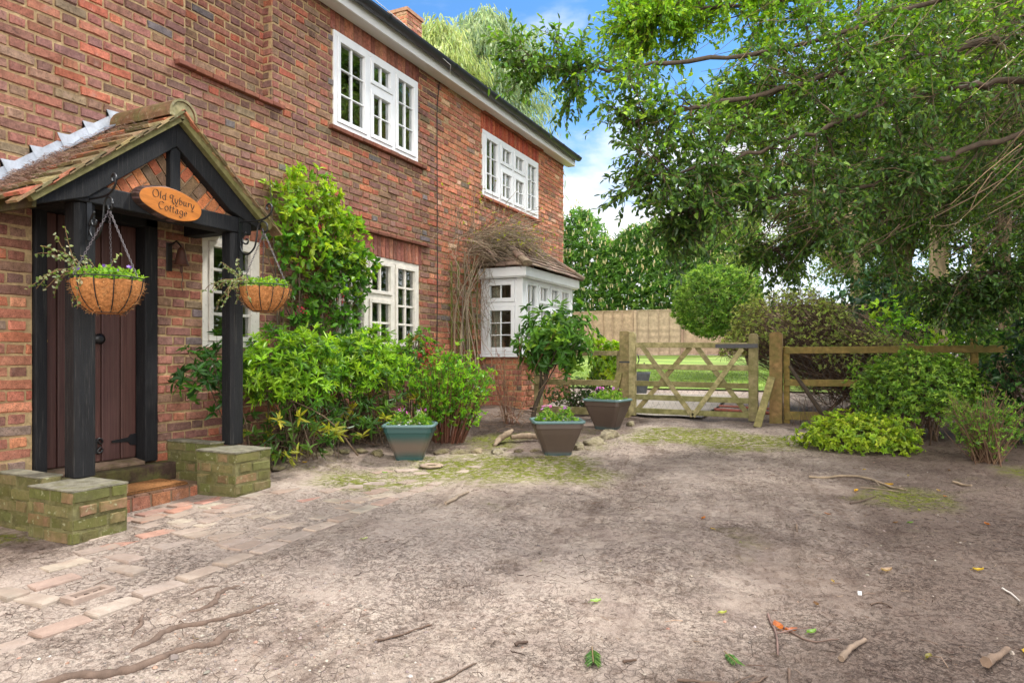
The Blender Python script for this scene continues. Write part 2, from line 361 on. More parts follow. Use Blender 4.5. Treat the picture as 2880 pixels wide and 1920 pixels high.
ck = n.math('MULTIPLY', n.ramp(vo, [(.0, 1), (.020, 0)]), n.ramp(n.noise(v, 1.6, 4), [(.50, 0), (.60, .7)]))
ck2 = n.math('MULTIPLY', n.ramp(vo2, [(.0, 1), (.045, 0)]), n.ramp(n.noise(v, 2.3, 4), [(.50, 0), (.60, .55)]))
ck = n.math('MULTIPLY', n.math('MULTIPLY', n.math('MAXIMUM', ck, ck2), n.math('SUBTRACT', 1, sp.outputs[0])), n.ramp(n('MapRange', None, Value=sxyz.outputs[1], From_Min=1.5, From_Max=5.0).outputs[0], [(.25, .9), (.6, .15)]))
c = n.mix(n.math('MULTIPLY', ck, .8), c, srgb(58, 45, 38))
hgt = n.math('ADD', n.math('ADD', n.math('MULTIPLY', n.math('ADD', nB, n.math('MULTIPLY', fl, -.25)), .9), n.math('MULTIPLY', nC, .5)), n.math('MULTIPLY', n.math('ADD', ck, n.math('MULTIPLY', stk, .8)), -.7))
p = P_(n, Base_Color=c, Roughness=.9, Normal=n('Bump', None, Height=hgt, Strength=1.0, Distance=.018)); p.inputs['Specular IOR Level'].default_value = .15
out(n, p)
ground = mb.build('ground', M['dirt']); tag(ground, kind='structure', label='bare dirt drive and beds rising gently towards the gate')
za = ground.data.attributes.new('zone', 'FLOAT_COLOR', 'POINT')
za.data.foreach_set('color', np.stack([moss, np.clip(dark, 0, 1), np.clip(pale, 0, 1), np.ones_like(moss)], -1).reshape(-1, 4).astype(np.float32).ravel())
fz = {}
def gz(x, y):
    """height of the finished ground sheet at a point"""
    i = int(np.clip(np.searchsorted(gx, x) - 1, 0, nx - 2)); j = int(np.clip(np.searchsorted(gy, y) - 1, 0, ny - 2))
    u = (x - gx[i]) / (gx[i + 1] - gx[i]); t = (y - gy[j]) / (gy[j + 1] - gy[j])
    return float((GZ[j, i] * (1 - u) + GZ[j, i + 1] * u) * (1 - t) + (GZ[j + 1, i] * (1 - u) + GZ[j + 1, i + 1] * u) * t)

# lawn and slab path beyond the gate
def sheet(name, x0, x1, y0, y1, step, dz, mat, edge=.25):
    xs = np.arange(x0, x1 + step, step); ys = np.arange(y0, y1 + step, step); X, Y = np.meshgrid(xs, ys); k = idx = np.arange(X.size).reshape(X.shape)
    X = X + (fbm(X, Y, 1.3, 3, 8) - .5) * edge; Y = Y + (fbm(X, Y, 1.3, 3, 18) - .5) * edge
    Z = np.array([gz(a, b) for a, b in zip(X.ravel(), Y.ravel())]) + dz
    b_ = MB(); b_.add(np.c_[X.ravel(), Y.ravel(), Z], np.stack([k[:-1, :-1], k[:-1, 1:], k[1:, 1:], k[1:, :-1]], -1).reshape(-1, 4), (.1, .2, .03), 0, True)
    return tag(b_.build(name, mat), kind='structure')
m, n = newmat('lawn_turf'); v = n('TexCoord').outputs['Object']; sx = n('SeparateXYZ'); n.link(v, sx.inputs[0])
st = n.math('SINE', n.math('MULTIPLY', n.math('ADD', sx.outputs[1], n.math('MULTIPLY', sx.outputs[0], .45)), 3.4))
c = n.mix(n.ramp(st, [(.35, 0), (.65, 1)]), srgb(118, 146, 60), srgb(146, 172, 76)); c = n.mix(n.ramp(n.noise(v, 1.2, 5), [(.4, 0), (.7, .8)]), c, srgb(128, 138, 66))
out(n, P_(n, Base_Color=c, Roughness=.9, Normal=n('Bump', None, Height=n.noise(v, 80, 3), Strength=.6, Distance=.03)))
sheet('lawn', -7, 4.6, 12.6, 26.4, .6, .03, m, .6)
m, n = newmat('slab'); v = n('TexCoord').outputs['Object']
bt = n('TexBrick', None, Vector=v, Scale=1.0, Color1=srgb(168, 160, 150) + (1,), Color2=srgb(140, 134, 128) + (1,), Mortar=srgb(90, 84, 70) + (1,)); bt.inputs['Mortar Size'].default_value = .012; bt.inputs['Brick Width'].default_value = .9; bt.inputs['Row Height'].default_value = .6
out(n, P_(n, Base_Color=n.mix(n.noise(v, 14, 5), bt.outputs[0], srgb(128, 116, 100)), Roughness=.9))
sheet('path', -.5, 3.1, 8.95, 11.4, .3, .035, m, .1)

# ------------------------------------------------------------------ brickwork
PURP = [srgb(136, 96, 88), srgb(150, 98, 86), srgb(124, 92, 84), srgb(160, 102, 84), srgb(142, 110, 92), srgb(122, 104, 86), srgb(182, 104, 80), srgb(118, 112, 114)]
PURP = [tuple(.8 * a + .2 * b for a, b in zip(c, srgb(128, 104, 88))) for c in PURP]
PURPW = [5, 5, 2.5, 4, 3.5, .9, 2.0, .35]
ORNG = [srgb(196, 124, 94), srgb(184, 116, 92), srgb(204, 138, 108), srgb(170, 110, 92), srgb(150, 108, 92), srgb(210, 170, 140), srgb(132, 112, 104)]
ORNG = [tuple(.85 * a + .15 * b for a, b in zip(c, srgb(150, 122, 102))) for c in ORNG]
ORNGW = [5, 5, 4, 3, 2, 1, .6]
GRNB = [srgb(104, 98, 66), srgb(116, 106, 76), srgb(90, 84, 58), srgb(128, 102, 80), srgb(92, 92, 56)]
def pick(u, v, cut=7.5):
    n_ = len(u); a = pal(n_, PURP, PURPW, .2); b = pal(n_, ORNG, ORNGW, .2)
    low = rng.rand(n_) < sm(1.0, .35, v) * .0 + sm(2.9, 2.3, u) * sm(1.9, 1.2, v) * .7          # redder by the left of the door
    t = (u + rng.normal(0, .12, n_) > cut) | low
    return np.where(t[:, None], b, a)
def bricks(mb, O, U, V, N, rects, u0, u1, v0, v1, colf, course=.075, stretch=.224, head=.112, j=.012, hole=None, clip=None, mi=0):
    O, U, V, N = (np.array(a, float) for a in (O, U, V, N)); A, B, C0, D0 = [], [], [], []
    r = 0; v = v0
    while v < v1 - .02:
        u = u0 - rng.uniform(0, .02) - (.168 if r % 2 else 0); k = 0
        while u < u1:
            L = stretch if k % 2 == 0 else head; a, b = max(u, u0), min(u + L - j, u1); seg = [(a, b)] if b - a > .03 else []
            vc = v + course / 2
            for (ra, rb, rc, rd) in rects:
                if rc < vc < rd:
                    s2 = []
                    for (p, q) in seg:
                        if rb <= p or ra >= q: s2.append((p, q)); continue
                        if ra - p > .035: s2.append((p, ra - .004))
                        if q - rb > .035: s2.append((rb + .004, q))
                    seg = s2
            for (p, q) in seg: A.append(p); B.append(q); C0.append(v + j / 2); D0.append(min(v + course - j / 2, v1))
            u += L; k += 1
        v += course; r += 1
    A, B, C0, D0 = (np.array(a) for a in (A, B, C0, D0)); n_ = len(A)
    tu = np.array([0, .0, .5, 1, 1]); tv = np.array([0, 0, 1, 1]); e = .006
    eu = np.array([0, e, 0, -e, 0]); ev = np.array([0, e, -e, 0])
    Ug = A[:, None, None] + (B - A)[:, None, None] * tu[None, None] + eu[None, None]
    Vg = C0[:, None, None] + (D0 - C0)[:, None, None] * tv[None, :, None] + ev[None, :, None]
    Ug = np.broadcast_to(Ug, (n_, 4, 5)) + rng.normal(0, .0022, (n_, 4, 5)); Vg = np.broadcast_to(Vg, (n_, 4, 5)) + rng.normal(0, .0022, (n_, 4, 5)) + rng.normal(0, .002, (n_, 1, 1))
    Dp = np.full((4, 5), .009); Dp[0, :] = Dp[-1, :] = -.006; Dp[:, 0] = Dp[:, -1] = -.006
    Dg = Dp[None] + rng.normal(0, .0028, (n_, 1, 1)) + rng.normal(0, .0016, (n_, 4, 5))
    Pw = O + Ug[..., None] * U + Vg[..., None] * V + Dg[..., None] * N
    i = np.arange(20).reshape(4, 5); f = np.stack([i[:-1, :-1], i[:-1, 1:], i[1:, 1:], i[1:, :-1]], -1).reshape(-1, 4)
    if np.dot(np.cross(U, V), N) < 0: f = f[:, ::-1]
    F = (np.arange(n_)[:, None, None] * 20 + f[None]).reshape(-1, 4)
    mb.add(Pw.reshape(-1, 3), F, np.repeat(colf((A + B) / 2, (C0 + D0) / 2), 12, 0), mi)
def soldiers(mb, y0, y1, z0, z1, cols, x=0.0):
    y = y0; n_ = max(1, round((y1 - y0) / .075)); s = (y1 - y0) / n_
    for i in range(n_):
        j_ = rng.uniform(-.002, .003)
        a = pal(1, cols, None, .2)[0]
        V = [(x - .006, y + .003, z0), (x - .006, y + s - .005, z0), (x - .006, y + s - .005, z1), (x - .006, y + .003, z1)]
        Wv = [(x + .009 + j_, y + .008, z0 + .005), (x + .009 + j_, y + s - .01, z0 + .005), (x + .009 + j_, y + s - .01, z1 - .005), (x + .009 + j_, y + .008, z1 - .005)]
        mb.add(np.array(V + Wv) + rng.normal(0, .0015, (8, 3)), [[4, 5, 6, 7], [0, 1, 5, 4], [1, 2, 6, 5], [2, 3, 7, 6], [3, 0, 4, 7]], a); y += s

# ------------------------------------------------------------------ the cottage
HY0, HY1, HZ = -1.6, 11.92, 4.78
cot = thing('cottage', 'old two-storey red brick cottage with white windows and tiled porch', 'house', (0, 6, 0))
W1 = (5.52, 7.06, 3.477, 4.47); W2 = (8.73, 10.73, 3.437, 4.40); W3 = (5.55, 7.10, 1.16, 2.222); W4 = (3.93, 4.54, 1.16, 2.12); DR = (2.62, 3.51, .0, 2.16)
BAYH = (8.78, 10.53, 1.16, 2.3); REC = (3.77, 4.69, 3.43, 4.9)
holes = [W1, W2, W3, W4, DR, BAYH]
mb = MB()
ys = sorted({HY0, HY1, REC[0], REC[1]} | {h[0] for h in holes} | {h[1] for h in holes}); zs = sorted({-.5, HZ, REC[2]} | {h[2] for h in holes} | {h[3] for h in holes})
for a, b in zip(ys[:-1], ys[1:]):
    for c0, d0 in zip(zs[:-1], zs[1:]):
        yc, zc = (a + b) / 2, (c0 + d0) / 2
        if any(h[0] < yc < h[1] and h[2] < zc < h[3] for h in holes): continue
        rc = REC[0] < yc < REC[1] and zc > REC[2]
        box(mb, -.27, -.114 if rc else -.002, a, b, c0, d0, srgb(176, 152, 114), 1)
box(mb, -5.2, -.27, HY1 - .25, HY1 - .004, -.5, HZ, srgb(176, 152, 114), 1); box(mb, -5.2, -.27, HY0, HY0 + .25, -.5, HZ, srgb(176, 152, 114), 1)
box(mb, -5.45, -5.2, HY0, HY1, -.5, HZ, srgb(176, 152, 114), 1)
box(mb, -5.2, -.27, HY0 + .25, HY1 - .25, .1, .28, (.12, .09, .07), 1); box(mb, -5.2, -.27, HY0 + .25, HY1 - .25, 2.55, 2.75, (.35, .33, .3), 1)
for zg in (1.55,):                                              # the far gable end under the roof slope
    prism(mb, [(-.25, HY1 - .22, HZ), (-5.2, HY1 - .22, HZ), (-2.7, HY1 - .22, 6.66)], (0, .2, 0), srgb(176, 152, 114), 1)
sol = [(W1[0] - .04, W1[1] + .04, W1[3], 4.69), (W2[0] - .04, W2[1] + .04, W2[3], 4.63), (W3[0] - .04, W3[1] + .06, W3[3], 2.46), (DR[0] - .05, DR[1] + .05, DR[3], 2.36), (W4[0] - .04, W4[1] + .04, W4[3], 2.34)]
bricks(mb, (0, 0, 0), (0, 1, 0), (0, 0, 1), (1, 0, 0), holes + sol + [REC], HY0, HY1 - .008, -.02, 4.74, pick)
bricks(mb, (-.112, 0, 0), (0, 1, 0), (0, 0, 1), (1, 0, 0), [], REC[0], REC[1], REC[2], 4.74, pick)
bricks(mb, (0, REC[1] + .002, 0), (-1, 0, 0), (0, 0, 1), (0, -1, 0), [], .0, .112, REC[2], 4.74, lambda u, v: pal(len(u), PURP, PURPW, .2))
bricks(mb, (0, HY1, 0), (-1, 0, 0), (0, 0, 1), (0, 1, 0), [], .0, 5.4, -.02, 4.74, lambda u, v: pal(len(u), ORNG, ORNGW, .2))
RED = [srgb(150, 96, 82), srgb(136, 88, 78), srgb(164, 108, 88)]
for s_ in sol: soldiers(mb, *s_, RED if s_[0] < 8 else [srgb(170, 84, 62), srgb(156, 76, 62), srgb(178, 100, 74)])
mb.build('wall', [M['brick'], M['mortar']], cot)
def ledge(y0, y1, z, h=.035, pr=.055, col=srgb(116, 74, 60), name='drip_ledge', x0=-.01):
    b_ = MB(); y = y0
    while y < y1 - .02:
        e_ = min(y + .165, y1); box(b_, x0, pr + rng.uniform(-.006, .006), y + .002, e_ - .002, z + rng.uniform(-.003, .003), z + h + rng.uniform(-.003, .003), pal(1, [col], None, .2)[0]); y = e_
    b_.build(name, M['ledge'], cot, bevel=.006)
ledge(5.34, 7.24, 4.695); ledge(8.72, 10.86, 4.635, col=srgb(140, 84, 66)); ledge(5.40, 7.28, 2.462); ledge(3.66, 4.80, 3.395, .04, .06)
ledge(5.45, 7.20, 3.425, .045, .06, name='window_sill'); ledge(8.68, 10.78, 3.392, .04, .05, name='window_sill', col=srgb(150, 92, 70))
# eaves, gutter, roof, chimney
b_ = MB(); box(b_, 0.02, .178, HY0, 12.02, 4.655, 4.672, srgb(205, 205, 205)); box(b_, .178, .200, HY0, 12.03, 4.645, 4.80, srgb(222, 224, 226)); box(b_, .05, .178, 12.005, 12.03, 4.645, 4.80, srgb(222, 224, 226))
b_.build('fascia', M['upvc'], cot, bevel=.003)
b_ = MB(); a = np.linspace(math.pi, 2 * math.pi, 11); r0, r1 = .066, .061
sec = [(.267 + r0 * math.cos(t), 4.795 + r0 * math.sin(t)) for t in a] + [(.267 + r1 * math.cos(t), 4.795 + r1 * math.sin(t)) for t in a[::-1]]
prism(b_, [(x, HY0, z_) for x, z_ in sec], (0, 12.02 - HY0, 0), srgb(42, 44, 52))
for y in (12.02, HY0): prism(b_, [(.267 + r0 * math.cos(t), y, 4.795 + r0 * math.sin(t)) for t in a], (0, .006, 0), srgb(42, 44, 52))
gut = b_.build('gutter', M['plastic'], cot)
for y in (6.05, 7.45, 8.35, 9.2, 10.1, 11.1, 11.85):
    b_ = MB(); rr = .070; sec = [(.267 + rr * math.cos(t), 4.798 + rr * math.sin(t)) for t in a] + [(.267 + .065 * math.cos(t), 4.798 + .065 * math.sin(t)) for t in a[::-1]]
    prism(b_, [(x, y, z_) for x, z_ in sec], (0, .045, 0), srgb(30, 32, 38)); box(b_, .201, .215, y, y + .045, 4.76, 4.83, srgb(30, 32, 38)); b_.build('gutter_bracket', M['plastic'], gut)
b_ = MB(); pitch = math.tan(R(36.5))
prism(b_, [(.235, HY0 - .1, 4.80), (.235, HY0 - .1, 4.825), (-2.7, HY0 - .1, 4.825 + 2.935 * pitch), (-5.65, HY0 - .1, 4.825), (-5.65, HY0 - .1, 4.80), (-2.7, HY0 - .1, 4.79 + 2.935 * pitch)], (0, 12.08 - HY0 + .1, 0), srgb(96, 66, 56))
for k in range(28):
    x = .235 - k * .105; zt = 4.83 + k * .105 * pitch; box(b_, x - .14, x, HY0 - .1, 12.085, zt - .005, zt + .012, pal(1, [srgb(104, 70, 58), srgb(90, 64, 56)])[0])
b_.build('roof', M['tile'], cot)
b_ = MB(); box(b_, -2.84, -2.30, 10.14, 10.62, 6.3, 7.26, srgb(176, 152, 114), 1)
for (O_, U_, V_, N_, ln) in (((-2.3, 0, 0), (0, 1, 0), (0, 0, 1), (1, 0, 0), (10.14, 10.62)), ((0, 10.14, 0), (1, 0, 0), (0, 0, 1), (0, -1, 0), (-2.84, -2.30)), ((0, 10.62, 0), (1, 0, 0), (0, 0, 1), (0, 1, 0), (-2.84, -2.30))):
    bricks(b_, O_, U_, V_, N_, [], ln[0], ln[1], 6.3, 7.27, lambda u, v: pal(len(u), ORNG, ORNGW))
box(b_, -2.87, -2.27, 10.11, 10.65, 7.27, 7.33, srgb(168, 130, 104), 1)
b_.build('chimney', [M['brick'], M['mortar']], cot)
b_ = MB(); tube(b_, [(.016, 7.5, .35), (.016, 7.495, 1.2), (.017, 7.505, 2.2), (.016, 7.5, 3.3), (.02, 7.49, 4.3), (.03, 7.53, 4.64)], .006, 5, (.02, .02, .022)); b_.build('cable', M['plain'], cot)
b_ = MB(); tube(b_, [(.318, 5.3, 4.86), (.32, 6.3, 4.81), (.31, 7.35, 4.74), (.22, 7.48, 4.69)], .0045, 5, srgb(210, 214, 220)); b_.build('cable', M['plain'], cot)

def rect4(pl, o, u0, u1, v0, v1, d0, d1):
    """box in a wall plane: pl 'X' faces +X at x=o, pl 'Y' faces -Y at y=o (u runs along the wall, d outwards)"""
    return (o + d0, o + d1, u0, u1, v0, v1) if pl == 'X' else (u0, u1, o - d1, o - d0, v0, v1)
def window(name, pl, o, u0, u1, v0, v1, lights, fw=.055, sw=.048, mat='upvc', col=srgb(226, 228, 230), bw=.014, parent=None, dep=.07, mull=.06, room=True):
    """lights: (width share, [(height share from the top, columns, rows), ...])"""
    B_ = lambda b, a0, a1, c0, c1, d0, d1: box(b, *rect4(pl, o, a0, a1, c0, c1, d0, d1), col)
    b = MB(); B_(b, u0, u1, v0, v0 + fw, -dep, .012); B_(b, u0, u1, v1 - fw, v1, -dep, .012); B_(b, u0, u0 + fw, v0 + fw, v1 - fw, -dep, .012); B_(b, u1 - fw, u1, v0 + fw, v1 - fw, -dep, .012)
    tot = sum(l[0] for l in lights); iu = u0 + fw; W = u1 - u0 - 2 * fw; cells = []
    for k, (s_, rows) in enumerate(lights):
        a0 = iu; a1 = iu + W * s_ / tot; iu = a1
        if k: B_(b, a0 - mull / 2, a0 + mull / 2, v0 + fw, v1 - fw, -dep, .009)
        c1 = v1 - fw; H = v1 - v0 - 2 * fw; th = sum(r[0] for r in rows)
        for q, (hs, nc, nr) in enumerate(rows):
            c0 = c1 - H * hs / th
            if q: B_(b, a0 + (mull / 2 if k else 0), a1 - (mull / 2 if k < len(lights) - 1 else 0), c1 - mull / 2, c1 + mull / 2, -dep, .008)
            cells.append((a0 + (mull / 2 if k else 0), a1 - (mull / 2 if k < len(lights) - 1 else 0), c0 + (mull / 2 if q < len(rows) - 1 else 0), c1 - (mull / 2 if q else 0), nc, nr)); c1 = c0
    wo = b.build(name, M[mat], parent, bevel=.004)
    g = MB()
    for (a0, a1, c0, c1, nc, nr) in cells:
        b = MB(); g_ = .003
        B_(b, a0 + g_, a1 - g_, c0 + g_, c0 + sw, -.05, .022); B_(b, a0 + g_, a1 - g_, c1 - sw, c1 - g_, -.05, .022); B_(b, a0 + g_, a0 + sw, c0 + sw, c1 - sw, -.05, .022); B_(b, a1 - sw, a1 - g_, c0 + sw, c1 - sw, -.05, .022)
        for i in range(1, nc): x = a0 + sw + (a1 - a0 - 2 * sw) * i / nc; B_(b, x - bw / 2, x + bw / 2, c0 + sw, c1 - sw, -.03, .004)
        for i in range(1, nr): y = c0 + sw + (c1 - c0 - 2 * sw) * i / nr; B_(b, a0 + sw, a1 - sw, y - bw / 2, y + bw / 2, -.028, .002)
        b.build('sash', M[mat], wo, bevel=.003)
        x0, x1, y0, y1, z0, z1 = rect4(pl, o, a0 + sw - .01, a1 - sw + .01, c0 + sw - .01, c1 - sw + .01, -.017, -.013)
        if pl == 'X': g.add([(x0, y0, z0), (x0, y1, z0), (x0, y1, z1), (x0, y0, z1)], [[0, 1, 2, 3]])
        else: g.add([(x0, y0, z0), (x1, y0, z0), (x1, y0, z1), (x0, y0, z1)], [[0, 1, 2, 3]])
    g.build('pane', M['glass'], wo)
    return wo
def curtain(wo, pl, o, u0, u1, v0, v1, col=srgb(215, 210, 200)):
    b = MB(); us = np.linspace(u0, u1, 25); dz = o - .16 + .02 * np.sin(np.arange(25) * 1.7)
    V = [((d, u, v) if pl == 'X' else (u, 2 * o - d, v)) for v in (v0, v1) for u, d in zip(us, dz)]
    b.add(V, [[i, i + 1, 26 + i, 25 + i] for i in range(24)], col, 0, True); b.build('curtain', M['plain'], wo)
w1 = window('window', 'X', .005, *W1, [(1.12, [(1, 2, 3)]), (1.0, [(.36, 2, 1), (.64, 2, 2)]), (.95, [(1, 2, 3)])], fw=.05, parent=cot)
w2 = window('window', 'X', .005, *W2, [(1.05, [(1, 2, 3)]), (1, [(.40, 2, 1), (.60, 2, 2)]), (1, [(.40, 2, 1), (.60, 2, 2)]), (1, [(1, 2, 3)])], fw=.055, sw=.055, parent=cot)
w3 = window('window', 'X', -.012, *W3, [(1, [(1, 2, 4)]), (1.0, [(.42, 2, 1), (.58, 2, 2)]), (.95, [(1, 2, 4)])], fw=.05, sw=.042, bw=.024, mat='old_white', col=srgb(214, 208, 198), parent=cot)
w4 = window('window', 'X', -.012, *W4, [(1, [(1, 2, 4)])], fw=.06, sw=.045, bw=.024, mat='old_white', col=srgb(218, 212, 202), parent=cot)
curtain(w2, 'X', 0, 10.0, 10.22, 3.5, 4.3); curtain(w1, 'X', 0, 6.85, 6.98, 3.5, 4.4, srgb(120, 124, 116))

# bay window: brick plinth, sill board, two glazed sides, fascia, hipped tiled roof
BX = .68; BY0, BY1 = 8.68, 10.63
b_ = MB(); box(b_, 0, BX - .03, BY0 + .03, BY1 - .03, -.1, 1.08, srgb(176, 152, 114), 1)
bricks(b_, (BX - .028, 0, 0), (0, 1, 0), (0, 0, 1), (1, 0, 0), [], BY0 + .03, BY1 - .03, .0, 1.08, lambda u, v: pal(len(u), ORNG, ORNGW)); bricks(b_, (0, BY0 + .028, 0), (1, 0, 0), (0, 0, 1), (0, -1, 0), [], .02, BX - .03, .0, 1.08, lambda u, v: pal(len(u), ORNG, ORNGW))
bay = b_.build('bay_window', [M['brick'], M['mortar']], cot)
b_ = MB(); wc = srgb(226, 228, 230)
box(b_, .02, BX + .05, BY0 - .05, BY1 + .05, 1.08, 1.125, wc); b_.build('sill', M['upvc'], bay, bevel=.005)
for a_ in ((BX - .09, BX, BY0, BY0 + .09), (BX - .09, BX, BY1 - .09, BY1), (.012, .07, BY0, BY0 + .06)): b_ = MB(); box(b_, *a_, 1.127, 2.20, wc); b_.build('corner_post', M['upvc'], bay, bevel=.004)
b_ = MB(); box(b_, .012, BX + .07, BY0 - .07, BY1 + .07, 2.20, 2.235, wc); box(b_, BX + .05, BX + .09, BY0 - .085, BY1 + .085, 2.215, 2.345, wc); box(b_, .012, BX + .05, BY0 - .09, BY0 - .05, 2.215, 2.345, wc); box(b_, .012, BX + .05, BY1 + .05, BY1 + .09, 2.215, 2.345, wc); b_.build('bay_fascia', M['upvc'], bay, bevel=.004)
wa = window('bay_side_light', 'Y', BY0 + .01, .07, BX - .09, 1.13, 2.195, [(1, [(.33, 2, 1), (.67, 2, 3)])], fw=.03, sw=.06, parent=bay)
wb = window('bay_front_light', 'X', BX - .012, BY0 + .09, BY1 - .09, 1.13, 2.195, [(1, [(1, 2, 3)]), (1, [(.32, 2, 1), (.68, 2, 2)]), (1, [(.32, 2, 1), (.68, 2, 2)]), (1, [(1, 2, 3)])], fw=.035, sw=.045, parent=bay)
b_ = MB(); cc = srgb(206, 196, 178); us = np.linspace(.13, .30, 16)
for k, us in enumerate((np.linspace(.12, .27, 14),)):
    b_.add([(u, BY0 + .14 + .015 * math.sin(i * 1.9), z_) for z_ in (1.14, 2.1) for i, u in enumerate(us)], [[i, i + 1, 15 + i, 14 + i] for i in range(13)], cc, 0, True)
b_.build('curtain', M['plain'], bay)
b_ = MB(); TC = [srgb(124, 106, 92), srgb(110, 94, 84), srgb(136, 114, 98), srgb(106, 96, 82)]
E0 = dict(x=BX + .14, y0=BY0 - .14, y1=BY1 + .14, z=2.355); T0 = dict(y0=BY0 + .42, y1=BY1 - .36, z=2.93)
def tiles(mb, A, B, A2, B2, rows, tw, cols, th=.016, lift=.02, var=.22):
    """tiled slope: eave A-B up to top edge A2-B2, each tile a tilted slab"""
    A, B, A2, B2 = (np.array(p, float) for p in (A, B, A2, B2)); N = np.cross(B - A, A2 - A); N /= np.linalg.norm(N); N = N if N[2] > 0 else -N
    for r in range(rows):
        t0, t1 = r / rows, min((r + 1.5) / rows, 1.0)
        p0, p1 = A + (A2 - A) * t0, B + (B2 - B) * t0; q0, q1 = A + (A2 - A) * t1, B + (B2 - B) * t1
        Lr = np.linalg.norm(p1 - p0); n_ = max(1, round(Lr / tw)); o_ = .5 / n_ if r % 2 else 0
        ed = sorted({0, 1} | {min(max(i / n_ + o_, 0), 1) for i in range(n_)})
        for a, b in zip(ed[:-1], ed[1:]):
            if (b - a) * Lr < .02: continue
            a_, b2 = a + .002 / Lr, b - .002 / Lr; dz = rng.uniform(-.004, .006); dl = rng.uniform(-.006, .006) * (A - A2) / np.linalg.norm(A - A2)
            lo0, lo1 = p0 + (p1 - p0) * a_ + N * (lift + dz) + dl, p0 + (p1 - p0) * b2 + N * (lift + dz + rng.uniform(-.004, .004)) + dl
            hi0, hi1 = q0 + (q1 - q0) * a_, q0 + (q1 - q0) * b2
            V = [lo0 - N * th, lo1 - N * th, hi1 - N * th, hi0 - N * th, lo0, lo1, hi1, hi0]
            mb.add(V, BOXF, pal(1, cols, None, var)[0])
ex, ez = E0['x'], E0['z']
tiles(b_, (ex, E0['y0'], ez), (ex, E0['y1'], ez), (.01, T0['y0'], T0['z']), (.01, T0['y1'], T0['z']), 8, .165, TC)
tiles(b_, (.01, E0['y0'], ez), (ex, E0['y0'], ez), (.01, T0['y0'], T0['z']), (.02, T0['y0'], T0['z']), 8, .165, TC)
tiles(b_, (ex, E0['y1'], ez), (.01, E0['y1'], ez), (.02, T0['y1'], T0['z']), (.01, T0['y1'], T0['z']), 8, .165, TC)
for s_, y0_, y1_ in ((0, E0['y0'], T0['y0']), (1, E0['y1'], T0['y1'])):
    p = np.array([ex, y0_, ez + .02]); q = np.array([.02, y1_, T0['z'] + .02])
    for k in range(6): tube(b_, [p + (q - p) * (k / 6), p + (q - p) * ((k + 1.08) / 6)], [.085, .07], 8, pal(1, TC)[0], 0, True, .55)
b_.build('bay_roof', M['ledge'], bay)
for y in (10.75, 10.95, 11.1):
    pass

# door
b_ = MB(); bk = (.008, .008, .0095)
box(b_, -.13, .03, 2.625, 2.70, .30, 2.15, bk); box(b_, -.13, .03, 3.40, 3.505, .30, 2.15, bk); box(b_, -.13, .03, 2.625, 3.505, 2.07, 2.158, bk)
dfr = b_.build('door_frame', M['black_wood'], cot, bevel=.008)
b_ = MB(); y = 2.703
for wd in (.115, .16, .15, .145, .124):
    box(b_, -.115 + rng.uniform(0, .004), -.072 + rng.uniform(0, .004), y + .003, min(y + wd - .003, 3.398), .335, 2.068, pal(1, [srgb(74, 45, 40), srgb(66, 41, 38)], None, .1)[0]); y += wd
door = b_.build('door', M['door'], cot, bevel=.008)
b_ = MB(); a = np.linspace(0, math.pi, 8)
for k in range(8):
    pass
tube(b_, [(-.07, 3.085, 1.22), (-.045, 3.085, 1.22), (-.035, 3.085, 1.22), (-.02, 3.085, 1.22), (-.008, 3.085, 1.22)], [.036, .016, .034, .040, .018], 14, bk); b_.build('door_knob', M['iron'], door)
b_ = MB(); prism(b_, [(-.069, 3.20, .462), (-.069, 3.33, .455), (-.069, 3.345, .43), (-.069, 3.392, .425), (-.069, 3.392, .515), (-.069, 3.345, .51), (-.069, 3.33, .49), (-.069, 3.20, .478)], (.006, 0, 0), bk); b_.build('strap_hinge', M['iron'], door)
b_ = MB()
for s_ in (1, -1):
    t = np.linspace(0, 4.4, 16); rr = .012 + .008 * t / 4.4 * 2
    tube(b_, [(-.062, 3.10 + .028 * math.cos(x) + .006 * x, .452 + s_ * (.022 + .03 * math.sin(x * .8))) for x in t], .008, 6, bk)
box(b_, -.07, -.056, 3.072, 3.088, .40, .505, bk); b_.build('scroll_hinge', M['iron'], door)
b_ = MB(); tube(b_, [(-.07, 2.735, 1.2), (-.062, 2.735, 1.2)], .018, 12, srgb(150, 120, 50)); b_.build('door_lock', M['iron'], door)
b_ = MB(); prism(b_, [(-.125, 2.705, .28), (-.02, 2.705, .28), (.035, 2.705, .286), (.035, 2.705, .312), (-.115, 2.705, .334), (-.125, 2.705, .334)], (0, .692, 0), srgb(120, 100, 84)); b_.build('door_sill', M['stone'], cot, bevel=.006)
b_ = MB(); prism(b_, [(-.26, 2.61, -.1), (-.14, 2.61, -.1), (-.14, 2.61, 2.2), (-.26, 2.61, 2.2)], (0, .91, 0), (.02, .02, .02)); b_.build('door_lining', M['plain'], cot)

